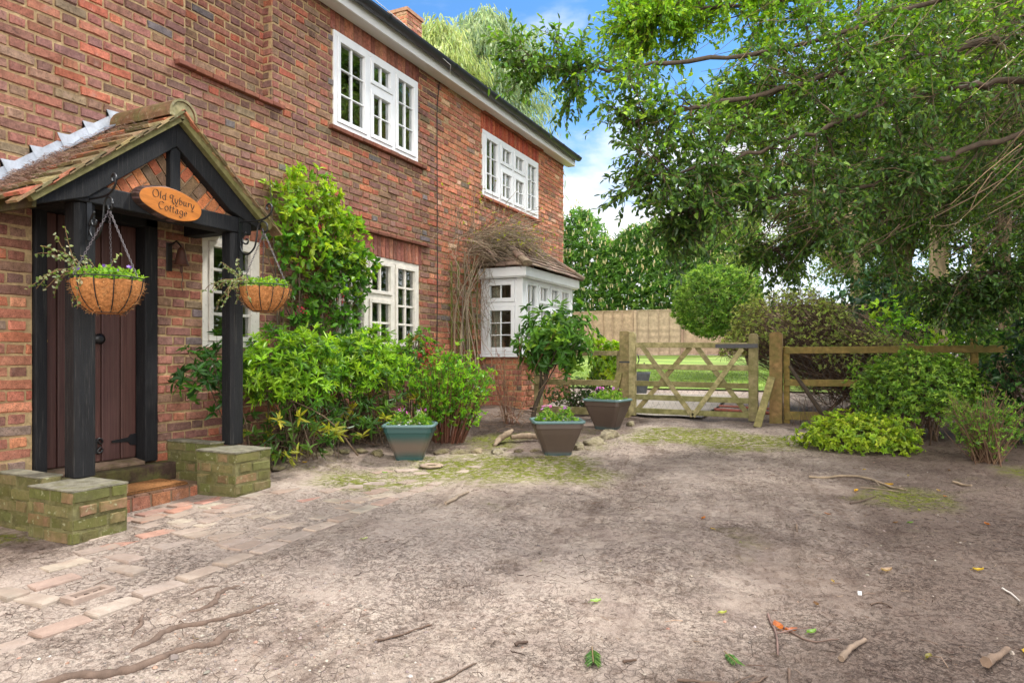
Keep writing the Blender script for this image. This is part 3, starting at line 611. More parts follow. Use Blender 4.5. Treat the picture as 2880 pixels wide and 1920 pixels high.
# ------------------------------------------------------------------ the porch (a part of the cottage)
PY, PZ, PX = 3.245, 2.765, .56; SL = .775          # ridge position, apex height, front plane, slope
HALF = .975; HR = .815; bk = (.008, .0085, .010)
def slope_pt(s_, t, off=0, x=0):                   # t along the slope from the apex, off square to it
    c_ = 1 / math.sqrt(1 + SL * SL); return (x, PY + s_ * (t * c_ + off * SL * c_), PZ - t * SL * c_ + off * c_)
Lq = {-1: HALF * math.sqrt(1 + SL * SL), 1: HR * math.sqrt(1 + SL * SL)}; Hq = {-1: HALF, 1: HR}; Ls = Lq[-1]
b_ = MB()
for s_ in (-1, 1):
    Ls = Lq[s_]; prism(b_, [slope_pt(s_, -.0, .0), slope_pt(s_, Ls - .02, .0), slope_pt(s_, Ls - .02, .012), slope_pt(s_, -.0, .012)], (.63, 0, 0), srgb(96, 92, 66))
por = b_.build('porch', M['grey_wood'], cot)
for s_ in (-1, 1):                                 # black rafters with plumb-cut feet
    b_ = MB(); x0 = PX - .13; Ls = Lq[s_]; HALF = Hq[s_]
    P4 = [slope_pt(s_, 0, -.002, x0), slope_pt(s_, Ls - .05, -.002, x0), (x0, PY + s_ * (HALF - .06), slope_pt(s_, Ls - .05, -.14)[2] + .045), slope_pt(s_, Ls - .32, -.165, x0), (x0, PY + s_ * .001, PZ - .165 * math.sqrt(1 + SL * SL))]
    prism(b_, P4, (.15, 0, 0), bk); b_.build('rafter', M['black_wood'], por, bevel=.006)
b_ = MB(); box(b_, PX - .15, PX + .005, 2.50, 3.92, 2.045, 2.165, bk); b_.build('tie_beam', M['black_wood'], por, bevel=.008)
b_ = MB(); box(b_, PX - .08, PX + .004, PY - .04, PY + .04, 2.167, PZ - .19, bk); b_.build('king_post', M['black_wood'], por, bevel=.005)
for y0, y1, z0 in ((2.57, 2.705, .35), (3.735, 3.86, .42)):
    b_ = MB(); c_ = .022; x0, x1 = (.41, .545) if y0 < 3 else (.43, .560)
    z1 = 2.25 if y0 < 3 else 2.25
    sec = [(x0 + c_, y0), (x1 - c_, y0), (x1, y0 + c_), (x1, y1 - c_), (x1 - c_, y1), (x0 + c_, y1), (x0, y1 - c_), (x0, y0 + c_)]
    prism(b_, [(x, y, z0) for x, y in sec], (0, 0, 2.042 - z0), bk); b_.build('post', M['black_wood'], por, bevel=.004)
for y in (2.64, 3.80):                             # side plates from the posts back to the wall
    b_ = MB(); box(b_, .015, PX - .152, y - .06, y + .06, 2.05, 2.14, bk); b_.build('wall_plate', M['black_wood'], por, bevel=.006)
# brick infill of the gable, laid as a chevron
b_ = MB(); tri = [(PY - .66, 2.168), (PY + .66, 2.168), (PY, 2.168 + .66 * SL)]
prism(b_, [(PX - .09, y, z) for y, z in tri], (.035, 0, 0), srgb(196, 170, 136), 1)
def clip_poly(P, Q):
    out_ = list(P)
    for i in range(len(Q)):
        (x0, y0), (x1, y1) = Q[i], Q[(i + 1) % len(Q)]; inp, out_ = out_, []
        side = lambda p: (x1 - x0) * (p[1] - y0) - (y1 - y0) * (p[0] - x0)
        for k in range(len(inp)):
            a, b = inp[k], inp[(k + 1) % len(inp)]; sa, sb = side(a), side(b)
            if sa >= 0: out_.append(a)
            if sa * sb < 0: t = sa / (sa - sb); out_.append((a[0] + t * (b[0] - a[0]), a[1] + t * (b[1] - a[1])))
        if not out_: return []
    return out_
GB = [srgb(190, 116, 78), srgb(176, 104, 74), srgb(140, 112, 86), srgb(200, 130, 88), srgb(132, 106, 84)]
for s_ in (-1, 1):
    half = [(PY, 2.169), (PY + .65, 2.169), (PY, 2.169 + .65 * SL)] if s_ > 0 else [(PY - .65, 2.169), (PY, 2.169), (PY, 2.169 + .65 * SL)]
    ca, sa = math.cos(R(50)), math.sin(R(50)); du = (s_ * ca, sa) if s_ > 0 else (-ca, sa); dv = (-sa, ca) if s_ > 0 else (sa, ca)
    for r in range(-14, 15):
        for k in range(-8, 9):
            ln = .19; u = k * ln + (r % 2) * ln * .5 + rng.uniform(-.004, .004); v_ = r * .072
            q = [(u + .006, v_ + .006), (u + ln - .006, v_ + .006), (u + ln - .006, v_ + .066), (u + .006, v_ + .066)]
            p = [(PY + a * du[0] + b * dv[0], 2.3 + a * du[1] + b * dv[1]) for a, b in q]
            ar = sum(p[i][0] * p[(i + 1) % 4][1] - p[(i + 1) % 4][0] * p[i][1] for i in range(4))
            if ar < 0: p = p[::-1]
            p = clip_poly(p, half)
            if len(p) >= 3:
                prism(b_, [(PX - .056, y, z) for y, z in p], (.010 + rng.uniform(0, .004), 0, 0), pal(1, GB, None, .18)[0])
b_.build('gable_infill', [M['brick'], M['mortar']], por)
# bargeboards and tiled slopes
for s_ in (-1, 1):
    Ls = Lq[s_]; b_ = MB(); prism(b_, [slope_pt(s_, -.0, -.035, PX + .022), slope_pt(s_, Ls + .01, -.035, PX + .022), slope_pt(s_, Ls + .01, .016, PX + .022), slope_pt(s_, .0, .016, PX + .022)], (.05, 0, 0), srgb(120, 114, 78))
    b_.build('bargeboard', M['grey_wood'], por, bevel=.004)
PT = [srgb(138, 122, 94), srgb(126, 112, 84), srgb(146, 116, 86), srgb(166, 104, 80), srgb(114, 104, 80), srgb(156, 132, 98), srgb(130, 102, 82)]
for s_ in (-1, 1):
    Ls = Lq[s_]; b_ = MB(); e0 = slope_pt(s_, Ls + .05, .012); t0 = slope_pt(s_, .02, .014)
    A_, B_2 = (.01,) + e0[1:], (.64,) + e0[1:]
    tiles(b_, A_, B_2, (.01,) + t0[1:], (.64,) + t0[1:], 9, .165, PT, .020, .032, .3)
    for k in range(11):                               # doubled verge tiles bedded on mortar
        t = .06 + k * (Ls - .04) / 10; p = np.array(slope_pt(s_, t,   .016, .605)); d = np.array(slope_pt(s_, t + .1, .010, .605)) - p; d /= np.linalg.norm(d)
        obox(b_, p, (.055, 0, 0), d * .085, np.cross((1, 0, 0), d) * .007, pal(1, PT, None, .25)[0])
    b_.build('roof_tiling', M['tile'], por)
b_ = MB(); a = np.linspace(R(-12), R(192), 13); ro, ri = .114, .096
for k in range(2):
    x0, x1 = .012 + k * .32, .012 + (k + 1) * .32 + (.0 if k == 0 else -.0)
    sec = [(PY + ro * math.cos(t) * (1 - .02 * k), PZ - .005 + ro * math.sin(t)) for t in a] + [(PY + ri * math.cos(t), PZ - .005 + ri * math.sin(t)) for t in a[::-1]]
    V = [(x, y, z) for x in (x0, x1 - .004) for y, z in sec]; n_ = len(sec)
    b_.add(V, [[i, (i + 1) % n_, n_ + (i + 1) % n_, n_ + i] for i in range(n_)], pal(1, [srgb(124, 92, 72)])[0])
    for o_ in (0, n_): b_.add(V, [[o_ + i, o_ + i + 1, o_ + n_ - 2 - i, o_ + n_ - 1 - i] for i in range(12)], srgb(140, 130, 100))
hd = [(.628, PY + (ri) * math.cos(t), PZ - .005 + ri * math.sin(t)) for t in a]; prism(b_, hd, (.008, 0, 0), srgb(150, 142, 108))
b_.build('ridge_tile', M['tile'], por, bevel=.004)
Ls = Lq[-1]; b_ = MB()                                # dead needles lying on the near slope
k_ = 3000; t = rng.uniform(.15, Ls, k_); x = rng.uniform(.02, .64, k_); keep = rng.rand(k_) < np.clip(sm(.1, .55, fbm(t * 3, x * 5, 2.0, 3) ) * 1.0 * sm(.1, .9, t) + .03, 0, 1) * sm(.62, .30, x + rng.normal(0, .08, k_))
t, x = t[keep], x[keep]; s_ = -1; c_ = 1 / math.sqrt(1 + SL * SL)
off = .05 + rng.uniform(0, .022, len(t)); Pn = np.c_[x, PY + s_ * (t * c_ + off * SL * c_), PZ - t * SL * c_ + off * c_]
dd = rdir(len(t)); dd[:, 2] *= .25; twigs(b_, Pn - dd * .02, Pn + dd * .03, .0016, .001, pal(len(t), [srgb(128, 100, 86), srgb(104, 78, 66), srgb(150, 122, 104)]), 0, .15)
b_.build('needle_litter', M['plain'], por)
# stepped lead flashing up the wall
b_ = MB(); yr = lambda z: PY - (PZ + .085 - z) / SL
for k in range(6):
    zc = 2.20 + .132 * k; ya = yr(zc) - .15
    prism(b_, [(.0115, ya, zc), (.0115, ya + .055, zc - .105), (.0115, yr(zc - .128) + .02, zc - .128), (.0115, yr(zc) + .03, zc - .02), (.0115, yr(zc) + .02, zc + .012)], (.006 + .0014 * (k % 2), 0, 0), srgb(184, 190, 198))
for s_ in (-1, 1): prism(b_, [slope_pt(s_, .05, .052, .02), slope_pt(s_, Lq[s_], .052, .02), slope_pt(s_, Lq[s_], .060, .02), slope_pt(s_, .05, .060, .02)], (.06, 0, 0), srgb(146, 152, 162))
prism(b_, [slope_pt(-1, -.02, .03, .0105), slope_pt(-1, Lq[-1] + .05, .03, .0105), slope_pt(-1, Lq[-1] + .05, .115, .0105), slope_pt(-1, -.02, .115, .0105)], (.005, 0, 0), srgb(180, 186, 194))
b_.build('lead_flashing', M['lead'], por)
b_ = MB(); e0 = slope_pt(-1, Ls - .03, -.03)          # eaves board under the near slope
box(b_, .015, PX + .02, e0[1] - .012, e0[1] + .012, e0[2] - .05, e0[2] + .02, srgb(70, 60, 46)); b_.build('eaves_board', M['grey_wood'], por)

# piers, dwarf walls, step
gcol = lambda u, v: pal(len(u), GRNB, None, .18)
def pier(name, x0, x1, y0, y1, z0, z1, cap=True):
    b_ = MB(); box(b_, x0, x1, y0, y1, z0 - .15, z1 - .012, srgb(108, 104, 72), 1); k = math.ceil((z1 - z0) / .076)
    zz = z1 - .012 - k * .076
    for (O_, U_, N_, l0, l1) in (((x1 - .002, 0, 0), (0, 1, 0), (1, 0, 0), y0, y1), ((0, y0 + .002, 0), (1, 0, 0), (0, -1, 0), x0, x1), ((0, y1 - .002, 0), (1, 0, 0), (0, 1, 0), x0, x1)):
        bricks(b_, O_, U_, (0, 0, 1), N_, [], l0, l1, zz, z1 - .010, gcol, course=.076)
    n0 = 9; xs, ys_ = np.linspace(x0 - .004, x1 + .006, n0), np.linspace(y0 - .006, y1 + .006, n0); X, Y = np.meshgrid(xs, ys_); Z = z1 + .010 * (fbm(X, Y, 6, 3) - .5) - .006 * np.maximum(abs((X - (x0 + x1) / 2) / (x1 - x0)), abs((Y - (y0 + y1) / 2) / (y1 - y0))) * 2
    k = np.arange(n0 * n0).reshape(n0, n0); b_.add(np.c_[X.ravel(), Y.ravel(), Z.ravel()], np.stack([k[:-1, :-1], k[:-1, 1:], k[1:, 1:], k[1:, :-1]], -1).reshape(-1, 4), srgb(120, 116, 102), 1, True)
    rim = np.concatenate([k[0, :], k[1:, -1], k[-1, -2::-1], k[-2:0:-1, 0]]); Pr = np.c_[X.ravel(), Y.ravel(), Z.ravel()][rim]; Q = Pr.copy(); Q[:, 2] = z1 - .016; m_ = len(rim)
    b_.add(np.r_[Q, Pr], [[i, (i + 1) % m_, m_ + (i + 1) % m_, m_ + i] for i in range(m_)], srgb(120, 116, 102), 1)
    return b_.build(name, [M['mossy_brick'], M['stone']], por)
pier('pier', .47, .885, 2.345, 2.665, .03, .35); pier('pier', .49, .885, 3.478, 3.80, .08, .42)
pier('dwarf_wall',   .012, .467, 2.41, 2.53, .05, .385); pier('dwarf_wall', .012, .487, 3.60, 3.72, .1, .452)
b_ = MB(); box(b_, -.10, .50, 2.53, 3.59, -.1, .153, srgb(118, 98, 80), 1)
bricks(b_, (.498, 0, 0), (0, 1, 0), (0, 0, 1), (1, 0, 0), [], 2.67, 3.467, .03, .16, lambda u, v: pal(len(u), [srgb(140, 92, 70), srgb(124, 84, 66), srgb(150, 104, 82)]), course=.13, stretch=.152, head=.152)
y = 2.67
while y < 3.44:
    box(b_, .295, .502, y + .004, min(y + .105, 3.467) - .004, .1525, .165 + rng.uniform(-.002, .002), pal(1, [srgb(132, 96, 78), srgb(118, 90, 74)])[0]); y += .105
b_.build('doorstep', [M['brick'], M['mortar']], por)
b_ = MB(); box(b_, -.02, .12, 2.60, 3.597, .153, .285, srgb(66, 52, 44)); b_.build('threshold_beam', M['grey_wood'], por, bevel=.012)
# door mat
b_ = MB(); n0 = 14; xs, ys_ = np.linspace(.16, .46, n0), np.linspace(2.78, 3.42, 30); X, Y = np.meshgrid(xs, ys_); k = np.arange(X.size).reshape(X.shape); Z = .184 + .004 * fbm(X, Y, 20, 3)
V = np.r_[np.c_[X.ravel(), Y.ravel(), Z.ravel()]]; b_.add(V, np.stack([k[:-1, :-1], k[:-1, 1:], k[1:, 1:], k[1:, :-1]], -1).reshape(-1, 4), srgb(142, 100, 64), 0, True)
box(b_, .157, .463, 2.777, 3.423, .1675, .182, srgb(120, 84, 54)); tag(b_.build('door_mat', M['coir'], loc=(.31, 3.10, .167)), 'flat brown coir door mat lying on the porch step', 'door mat')

# ------------------------------------------------------------------ name sign
sg = thing('name_sign', 'oval wooden name sign with bark edge hung on the porch beam', 'sign', (PX + .02, 3.175, 2.14))
sx, sy, sz = sg.location; a = np.linspace(0, 2 * math.pi, 60, endpoint=False)
el = np.array([[.238 * math.copysign(abs(math.cos(t)) ** .92, math.cos(t)) + .004 * math.sin(3 * t),   .100 * math.sin(t) * (1 + .10 * math.cos(t)) + .003 * math.sin(5 * t)] for t in a])
b_ = MB(); prism(b_, [(sx + .026, sy + p[0], sz + p[1]) for p in el], (.012, 0, 0), srgb(178, 110, 50)); b_.build('board', M['sign'], sg, bevel=.002)
b_ = MB(); ou = el * 1.0 + np.c_[-.028 * np.cos(a) ** 2 * (np.cos(a) < 0) * -np.sign(np.cos(a)) * -1, np.zeros(60)]
ou = el * [[1.03, 1.10]] - [[.012, 0]]
for k in range(60):
    k2 = (k + 1) % 60
    b_.add([(sx - .012, sy + ou[k, 0] * 1.02, sz + ou[k, 1] * 1.02), (sx - .012, sy + ou[k2, 0] * 1.02, sz + ou[k2, 1] * 1.02), (sx + .036, sy + el[k2, 0] * 1.006, sz + el[k2, 1] * 1.01), (sx + .036, sy + el[k, 0] * 1.006, sz + el[k, 1] * 1.01),
            (sx + .012 + rng.uniform(-.006, .006), sy + (ou[k, 0] + el[k, 0]) / 2 * (1.04 + rng.uniform(-.01, .012)), sz + (ou[k, 1] + el[k, 1]) / 2 * (1.05 + rng.uniform(-.02, .03)))],
           [[0, 1, 4], [1, 2, 4], [2, 3, 4], [3, 0, 4]], pal(1, [srgb(58, 40, 34), srgb(86, 66, 60)])[0])
prism(b_, [(sx - .014, sy + p[0] * 1.02, sz + p[1] * 1.02) for p in ou], (.006, 0, 0), srgb(50, 36, 30)); b_.build('bark_edge', M['bark'], sg)
def arc(cx, cy, rx, ry, a0, a1, n_=14): return [(cx + rx * math.cos(R(t)), cy + ry * math.sin(R(t))) for t in np.linspace(a0, a1, n_)]
S_ = lambda *p: [tuple(q) for q in crv([(x, y, 0) for x, y in p], 6)[:, :2]]
GLY = {                                                 # pen strokes in x-height units, with advance
 'O': ([arc(.75, .80, .68, .82, 60, 430, 34)], 1.62), 'l': ([S_((.30, 1.62), (.16, 1.45), (.16, .3), (.22, .04), (.38, .06))], .50),
 'd': ([arc(.42, .46, .36, .46, 60, 330, 16), S_((.92, 1.55), (.78, 1.3), (.76, .3), (.84, .02), (.98, .08))], 1.12),
 'L': ([S_((.52, .92), (.34, .74), (.10, .90), (.04, 1.22), (.22, 1.52), (.56, 1.56), (.84, 1.42), (1.10, 1.46)), S_((.74, 1.44), (.74, 1.0), (.72, .55), (.70, .16)), S_((.26, .10), (.46, .18), (.70, .16), (.92, -.10), (1.14, -.36))], 1.12),
 'y': ([S_((.06, .98), (.14, .4), (.34, .06), (.58, .2), (.72, .6)), S_((.80, 1.0), (.74, .5), (.50, -.12), (.34, -.50), (.60, -.66), (.86, -.46))], 1.0),
 'b': ([S_((.42, 1.62), (.14, 1.4), (.14, .6), (.18, .05)), arc(.42, .46, .36, .46, 150, -150, 18)], .96),
 'u': ([S_((.04, .94), (.14, .9), (.14, .3), (.36, .0), (.66, .3)), S_((.70, .96), (.70, .2), (.86, .02), (.96, .1))], 1.04),
 'r': ([S_((.04, .92), (.16, .9), (.16, .02)), S_((.16, .55), (.32, .88), (.56, .94), (.62, .80))], .72),
 'C': ([arc(.75, .80, .68, .82, 48, 312, 26)], 1.40), 'o': ([arc(.44, .46, .40, .48, 60, 430, 24)], .98),
 't': ([S_((.30, 1.36), (.22, 1.0), (.22, .26), (.34, .02), (.54, .1)), [(.02, .93), (.56, .93)]], .62),
 'a': ([S_((.14, .80), (.36, .96), (.62, .86), (.66, .5), (.66, .15), (.84, .02), (.94, .08)), arc(.38, .28, .30, .28, 60, 330, 14)], 1.02),
 'g': ([arc(.42, .52, .36, .42, 40, 400, 20), S_((.80, .92), (.76, .3), (.72, -.3), (.44, -.62), (.10, -.46), (.24, -.20))], .98),
 'e': ([S_((.14, .46), (.70, .54), (.62, .88), (.36, .94), (.10, .62), (.14, .18), (.42, .0), (.74, .2))], .86)}
def write(mb, text, u0, v0, h, x, track=.10):
    for ch in text:
        if ch == ' ': u0 += .55 * h; continue
        st_, adv = GLY[ch]
        for P in st_:
            P = np.array(P) * h; T = np.gradient(P, axis=0); T /= np.linalg.norm(T, axis=1)[:, None] + 1e-9; ang = np.arctan2(T[:, 1], T[:, 0])
            wd = h * (.05 + .17 * np.abs(np.sin(ang - R(28)))); Nn = np.c_[-T[:, 1], T[:, 0]] * wd[:, None] / 2; m_ = len(P)
            A_ = [(x, sy + u0 + p[0], sz + v0 + p[1]) for p in P + Nn]; B_ = [(x, sy + u0 + p[0], sz + v0 + p[1]) for p in P - Nn]
            mb.add(A_ + B_, [[i, i + 1, m_ + i + 1, m_ + i] for i in range(m_ - 1)], (.012, .008, .006)); x += .00006
        u0 += (adv + track) * h
b_ = MB(); write(b_, 'Old Lybury', -.150, .010, .0315, sx + .0392); write(b_, 'Cottage', -.100, -.058, .0315, sx + .0392); b_.build('lettering', M['plain'], sg); sg.rotation_euler = (R(-5), 0, 0)

# ------------------------------------------------------------------ wall bell
bl = thing('door_bell', 'small rusty hanging bell with pull cord beside the front door', 'bell', (.02, 3.62, 1.85)); rc = srgb(74, 46, 36)
b_ = MB(); box(b_, .012, .022, 3.585, 3.635, 1.76, 1.98, srgb(40, 32, 30)); b_.build('back_plate', M['iron'], bl, bevel=.003)
b_ = MB(); tube(b_, [(.02, 3.61, 1.955), (.09, 3.62, 1.99), (.13, 3.63, 1.945)], .007, 6, srgb(40, 32, 30)); b_.build('bracket', M['iron'], bl)
b_ = MB(); tube(b_, [(.13, 3.63, 1.94), (.13, 3.63, 1.925), (.13, 3.63, 1.90), (.13, 3.63, 1.85), (.13, 3.63, 1.815), (.13, 3.63, 1.80)], [.012, .026, .032, .042, .054, .062], 18, rc); b_.build('bell_cup', M['iron'], bl)
b_ = MB(); tube(b_, [(.13, 3.63, 1.81), (.13, 3.63, 1.76), (.128, 3.635, 1.74)], [.004, .012, .006], 8, rc); tube(b_, crv([(.13, 3.633, 1.745), (.134, 3.638, 1.69), (.128, 3.632, 1.66), (.131, 3.64, 1.60)]), .004, 5, srgb(90, 70, 58)); b_.build('pull_cord', M['plain'], bl)

# ------------------------------------------------------------------ hanging baskets on scrolled brackets
def spiral(c, r0, r1, a0, turns, n_=26): return [(0, c[0] + (r0 + (r1 - r0) * t) * math.cos(a0 + turns * 2 * math.pi * t), c[1] + (r0 + (r1 - r0) * t) * math.sin(a0 + turns * 2 * math.pi * t)) for t in np.linspace(0, 1, n_)]
def bracket(px, py, pz, ang, label):
    """wrought iron bracket; built in its own plane (x = out from the post) and turned about the post"""
    t = thing('basket_bracket', label, 'bracket', (px, py, pz), 'iron brackets on the porch posts')
    dx, dy = math.cos(ang), math.sin(ang)
    W = lambda pts: [(px + 1.28 * u * dx, py + 1.28 * u * dy, pz + 1.28 * v_) for u, v_ in pts]
    b = MB(); bar(b, W([(.006, -.20)])[0], W([(.006, .02)])[0], .03, .008, (dx, dy, 0), bk); b.build('wall_strap', M['iron'], t)
    b = MB(); c2 = np.array([(0.005, .0), (.12, -.004), (.19, .004), (.235, .03), (.25, .065), (.232, .09), (.208, .078), (.214, .056)])
    tube(b, W([tuple(p) for p in crv(np.c_[c2, np.zeros(8)], 5)[:, :2]]), .0075, 6, bk); b.build('arm', M['iron'], t)
    b = MB(); c2 = np.array([(.075, -.10), (.082, -.125), (.058, -.138), (.030, -.118), (.034, -.072), (.075, -.058), (.108, -.085), (.096, -.14), (.066, -.178), (.10, -.172), (.148, -.125), (.156, -.06), (.185, -.018), (.222, -.034), (.218, -.07), (.192, -.076), (.188, -.052)])
    c2 = np.array([(.055, -.105), (.072, -.115), (.062, -.135), (.036, -.13), (.026, -.095), (.055, -.068), (.092, -.085), (.098, -.13), (.060, -.185), (.035, -.16), (.03, -.12)])[:6].tolist() + [(.012, -.12), (.02, -.175), (.062, -.20), (.115, -.165), (.135, -.10), (.145, -.04), (.175, -.01), (.212, -.03), (.212, -.066), (.186, -.074), (.178, -.052)]
    tube(b, W([tuple(p) for p in crv(np.c_[np.array(c2), np.zeros(len(c2))], 5)[:, :2]]), .0068, 6, bk); b.build('scroll', M['iron'], t)
    return W([(.19, -.075)])[0]
def ring(mb, c, r, rt, n_=36, m_=5, col=bk, ax=(0, 0, 1)):
    a = np.linspace(0, 2 * math.pi, n_ + 1); tube(mb, [(c[0] + r * math.cos(t), c[1] + r * math.sin(t), c[2]) for t in a], rt, m_, col, 0, False)
def chain(mb, p, q, col=srgb(92, 84, 88)):
    p, q = np.array(p), np.array(q); L = np.linalg.norm(q - p); n_ = int(L / .016); d = (q - p) / L; s = np.cross(d, (.3, .8, .1)); s /= np.linalg.norm(s); u = np.cross(s, d); a = np.linspace(0, 2 * math.pi, 9)
    for k in range(n_):
        c_ = p + d * (k + .5) * L / n_; e = s if k % 2 else u
        tube(mb, [c_ + d * .0105 * math.cos(t) + e * .0055 * math.sin(t) for t in a], .0019, 4, col, 0, False)
IV = [srgb(150, 166, 120), srgb(112, 136, 74), srgb(186, 194, 160), srgb(96, 122, 56)]
FL = [srgb(128, 170, 44), srgb(98, 146, 40), srgb(150, 186, 60)]
def trail(mb, p, d, L, n_, ls, cols, sag=.6):
    """a trailing ivy shoot: stem and leaves"""
    P = [np.array(p, float)]; d = np.array(d, float); d /= np.linalg.norm(d)
    for k in range(10):
        d = d + np.array([0, 0, -sag * .12]) + rng.normal(0, .13, 3); d /= np.linalg.norm(d); P.append(P[-1] + d * L / 10)
    P = np.array(P); tube(mb, P, .0022, 4, srgb(120, 96, 66), 1)
    i = rng.randint(1, 10, n_); f = rng.rand(n_)[:, None]; B_ = P[i] * (1 - f) + P[i + 1 - (i == 10)] * f
    leaves(mb, B_, rdir(n_, -.2), rdir(n_, 1.0), rng.uniform(.6, 1.2, n_) * ls, rng.uniform(.65, 1.1, n_) * ls, pal(n_, cols), 0)
def flowers(mb, P, r, cols, mi=0):
    """five-petalled little flowers facing roughly up and out"""
    n_ = len(P); N = rdir(n_, .7)
    for k in range(5):
        S = np.cross(N, [0.3, .2, 1]); S /= np.linalg.norm(S, axis=1)[:, None]; U = np.cross(N, S); a = k * 1.2566
        D = math.cos(a) * S + math.sin(a) * U + N * .25; leaves(mb, P, D, N, r, r * .85, cols, mi, .1, .1)
def flower_each(P, r, cols, parent):
    for p, c in zip(np.asarray(P), cols):
        b = MB(); flowers(b, np.array([p]), r, np.array([c])); b.build('flower', M['petal'], parent)
def basket(hook, c, r, h, label, seed_side):
    t = thing('hanging_basket', label, 'hanging basket', tuple(c), 'hanging baskets on the porch')
    cx, cy, cz = c
    prof = [(1.0, 0), (.99, -.12), (.94, -.34), (.84, -.58), (.68, -.80), (.50, -.94), (.42, -1.0), (.01, -1.02)]
    b = MB(); n_ = 40; a = np.arange(n_) * 2 * math.pi / n_
    V = np.array([[(cx + r * p * (1 + .015 * math.sin(3 * t) + rng.normal(0, .006)) * math.cos(t), cy + r * p * (1 + .015 * math.sin(3 * t)) * math.sin(t), cz + h * q + (rng.normal(0, .004) if q == 0 else 0) - .012) for t in a] for p, q in prof]); m_ = len(prof)
    k = np.arange(m_ * n_).reshape(m_, n_); F = np.stack([k[:-1], k[1:], np.roll(k[1:], -1, 1), np.roll(k[:-1], -1, 1)], -1).reshape(-1, 4)
    b.add(V.reshape(-1, 3), F, srgb(176, 120, 74), 0, True)
    m2 = 900; th = rng.uniform(0, 2 * math.pi, m2); zf = rng.uniform(-1, 0, m2); rf = r * np.interp(-zf, [0, .12, .34, .58, .8, 1], [1.0, .99, .94, .84, .68, .44])
    Q = np.c_[cx + rf * np.cos(th), cy + rf * np.sin(th), cz + h * zf - .012]; o_ = np.c_[np.cos(th), np.sin(th), np.zeros(m2)]
    dd = rdir(m2) * .022 + o_ * .008 * rng.rand(m2, 1) * (1 + 3.5 * (rng.rand(m2, 1) > .94)); twigs(b, Q, Q + dd, .0011, .0007, pal(m2, [srgb(190, 136, 84), srgb(150, 100, 58), srgb(206, 160, 110)]), 0, .2)
    b.build('coir_liner', M['coir'], t)
    b = MB(); ring(b, (cx, cy, cz + .004), r * 1.015, .0035); ring(b, (cx, cy, cz - h * 1.0 - .01), r * .44, .003)
    for k in range(12):
        th_ = k * 2 * math.pi / 12 + .1; tube(b, [(cx + r * (p + .025) * math.cos(th_), cy + r * (p + .025) * math.sin(th_), cz + h * q - .01 + (.012 if q == 0 else 0)) for p, q in prof[:7]], .0034, 5, bk)
    b.build('wire_frame', M['iron'], t)
    for k in range(3):
        th_ = R(20) + k * 2 * math.pi / 3; b = MB(); chain(b, (hook[0], hook[1], hook[2]), (cx + r * math.cos(th_), cy + r * math.sin(th_), cz)); b.build('chain', M['iron'], t)
    b = MB(); a = np.arange(24) * 2 * math.pi / 24; b.add([(cx + r * .97 * math.cos(x), cy + r * .97 * math.sin(x), cz - .015) for x in a] , [list(range(24))], (.03, .022, .016)); b.build('compost', M['soil'], t)
    b = MB(); k = 420; rr = r * np.sqrt(rng.rand(k)) * .98; th = rng.uniform(0, 6.283, k); hh = rng.uniform(-.01, .07, k) * (1 - .6 * (rr / r) ** 2)
    leaves(b, np.c_[cx + rr * np.cos(th), cy + rr * np.sin(th), cz + hh], rdir(k, .5), rdir(k, 1.2), rng.uniform(.018, .034, k), rng.uniform(.013, .024, k), pal(k, FL)); b.build('bedding_plants', M['leaf'], t)
    k = 9; th = rng.uniform(0, 6.283, k); rr = r * rng.uniform(.4, .95, k); flower_each(np.c_[cx + rr * np.cos(th), cy + rr * np.sin(th), cz + rng.uniform(.045, .065, k)], .012, pal(k, [srgb(120, 90, 170), srgb(150, 120, 190)]), t)
    b = MB()
    for k in range(18):
        th_ = seed_side + rng.normal(0, .55); rr = r * rng.uniform(.55, 1.0)
        up = rng.rand() < .4
        trail(b, (cx + rr * math.cos(th_), cy + rr * math.sin(th_), cz + .03), (math.cos(th_), math.sin(th_), 1.3 if up else rng.uniform(-.1, .7)), rng.uniform(.16, .34), 15, .024, IV, .3 if up else 1.5)
    b.build('trailing_ivy', [M['leaf'], M['bark']], t)
    return t
hk = bracket(.548, 2.645, 2.07, R(-6), 'black scrolled iron bracket on the nearer, wider porch post'); basket(hk, (hk[0], hk[1] - .01, 1.56), .192, .195, 'coir-lined hanging basket in front of the door with long trailing ivy', R(205))
hk = bracket(.563, 3.80, 2.13, R(4), 'black scrolled iron bracket on the far porch post by the climbing shrub'); basket(hk, (hk[0], hk[1], 1.625), .182, .18, 'coir-lined hanging basket in front of the climbing shrub and white window', R(215))

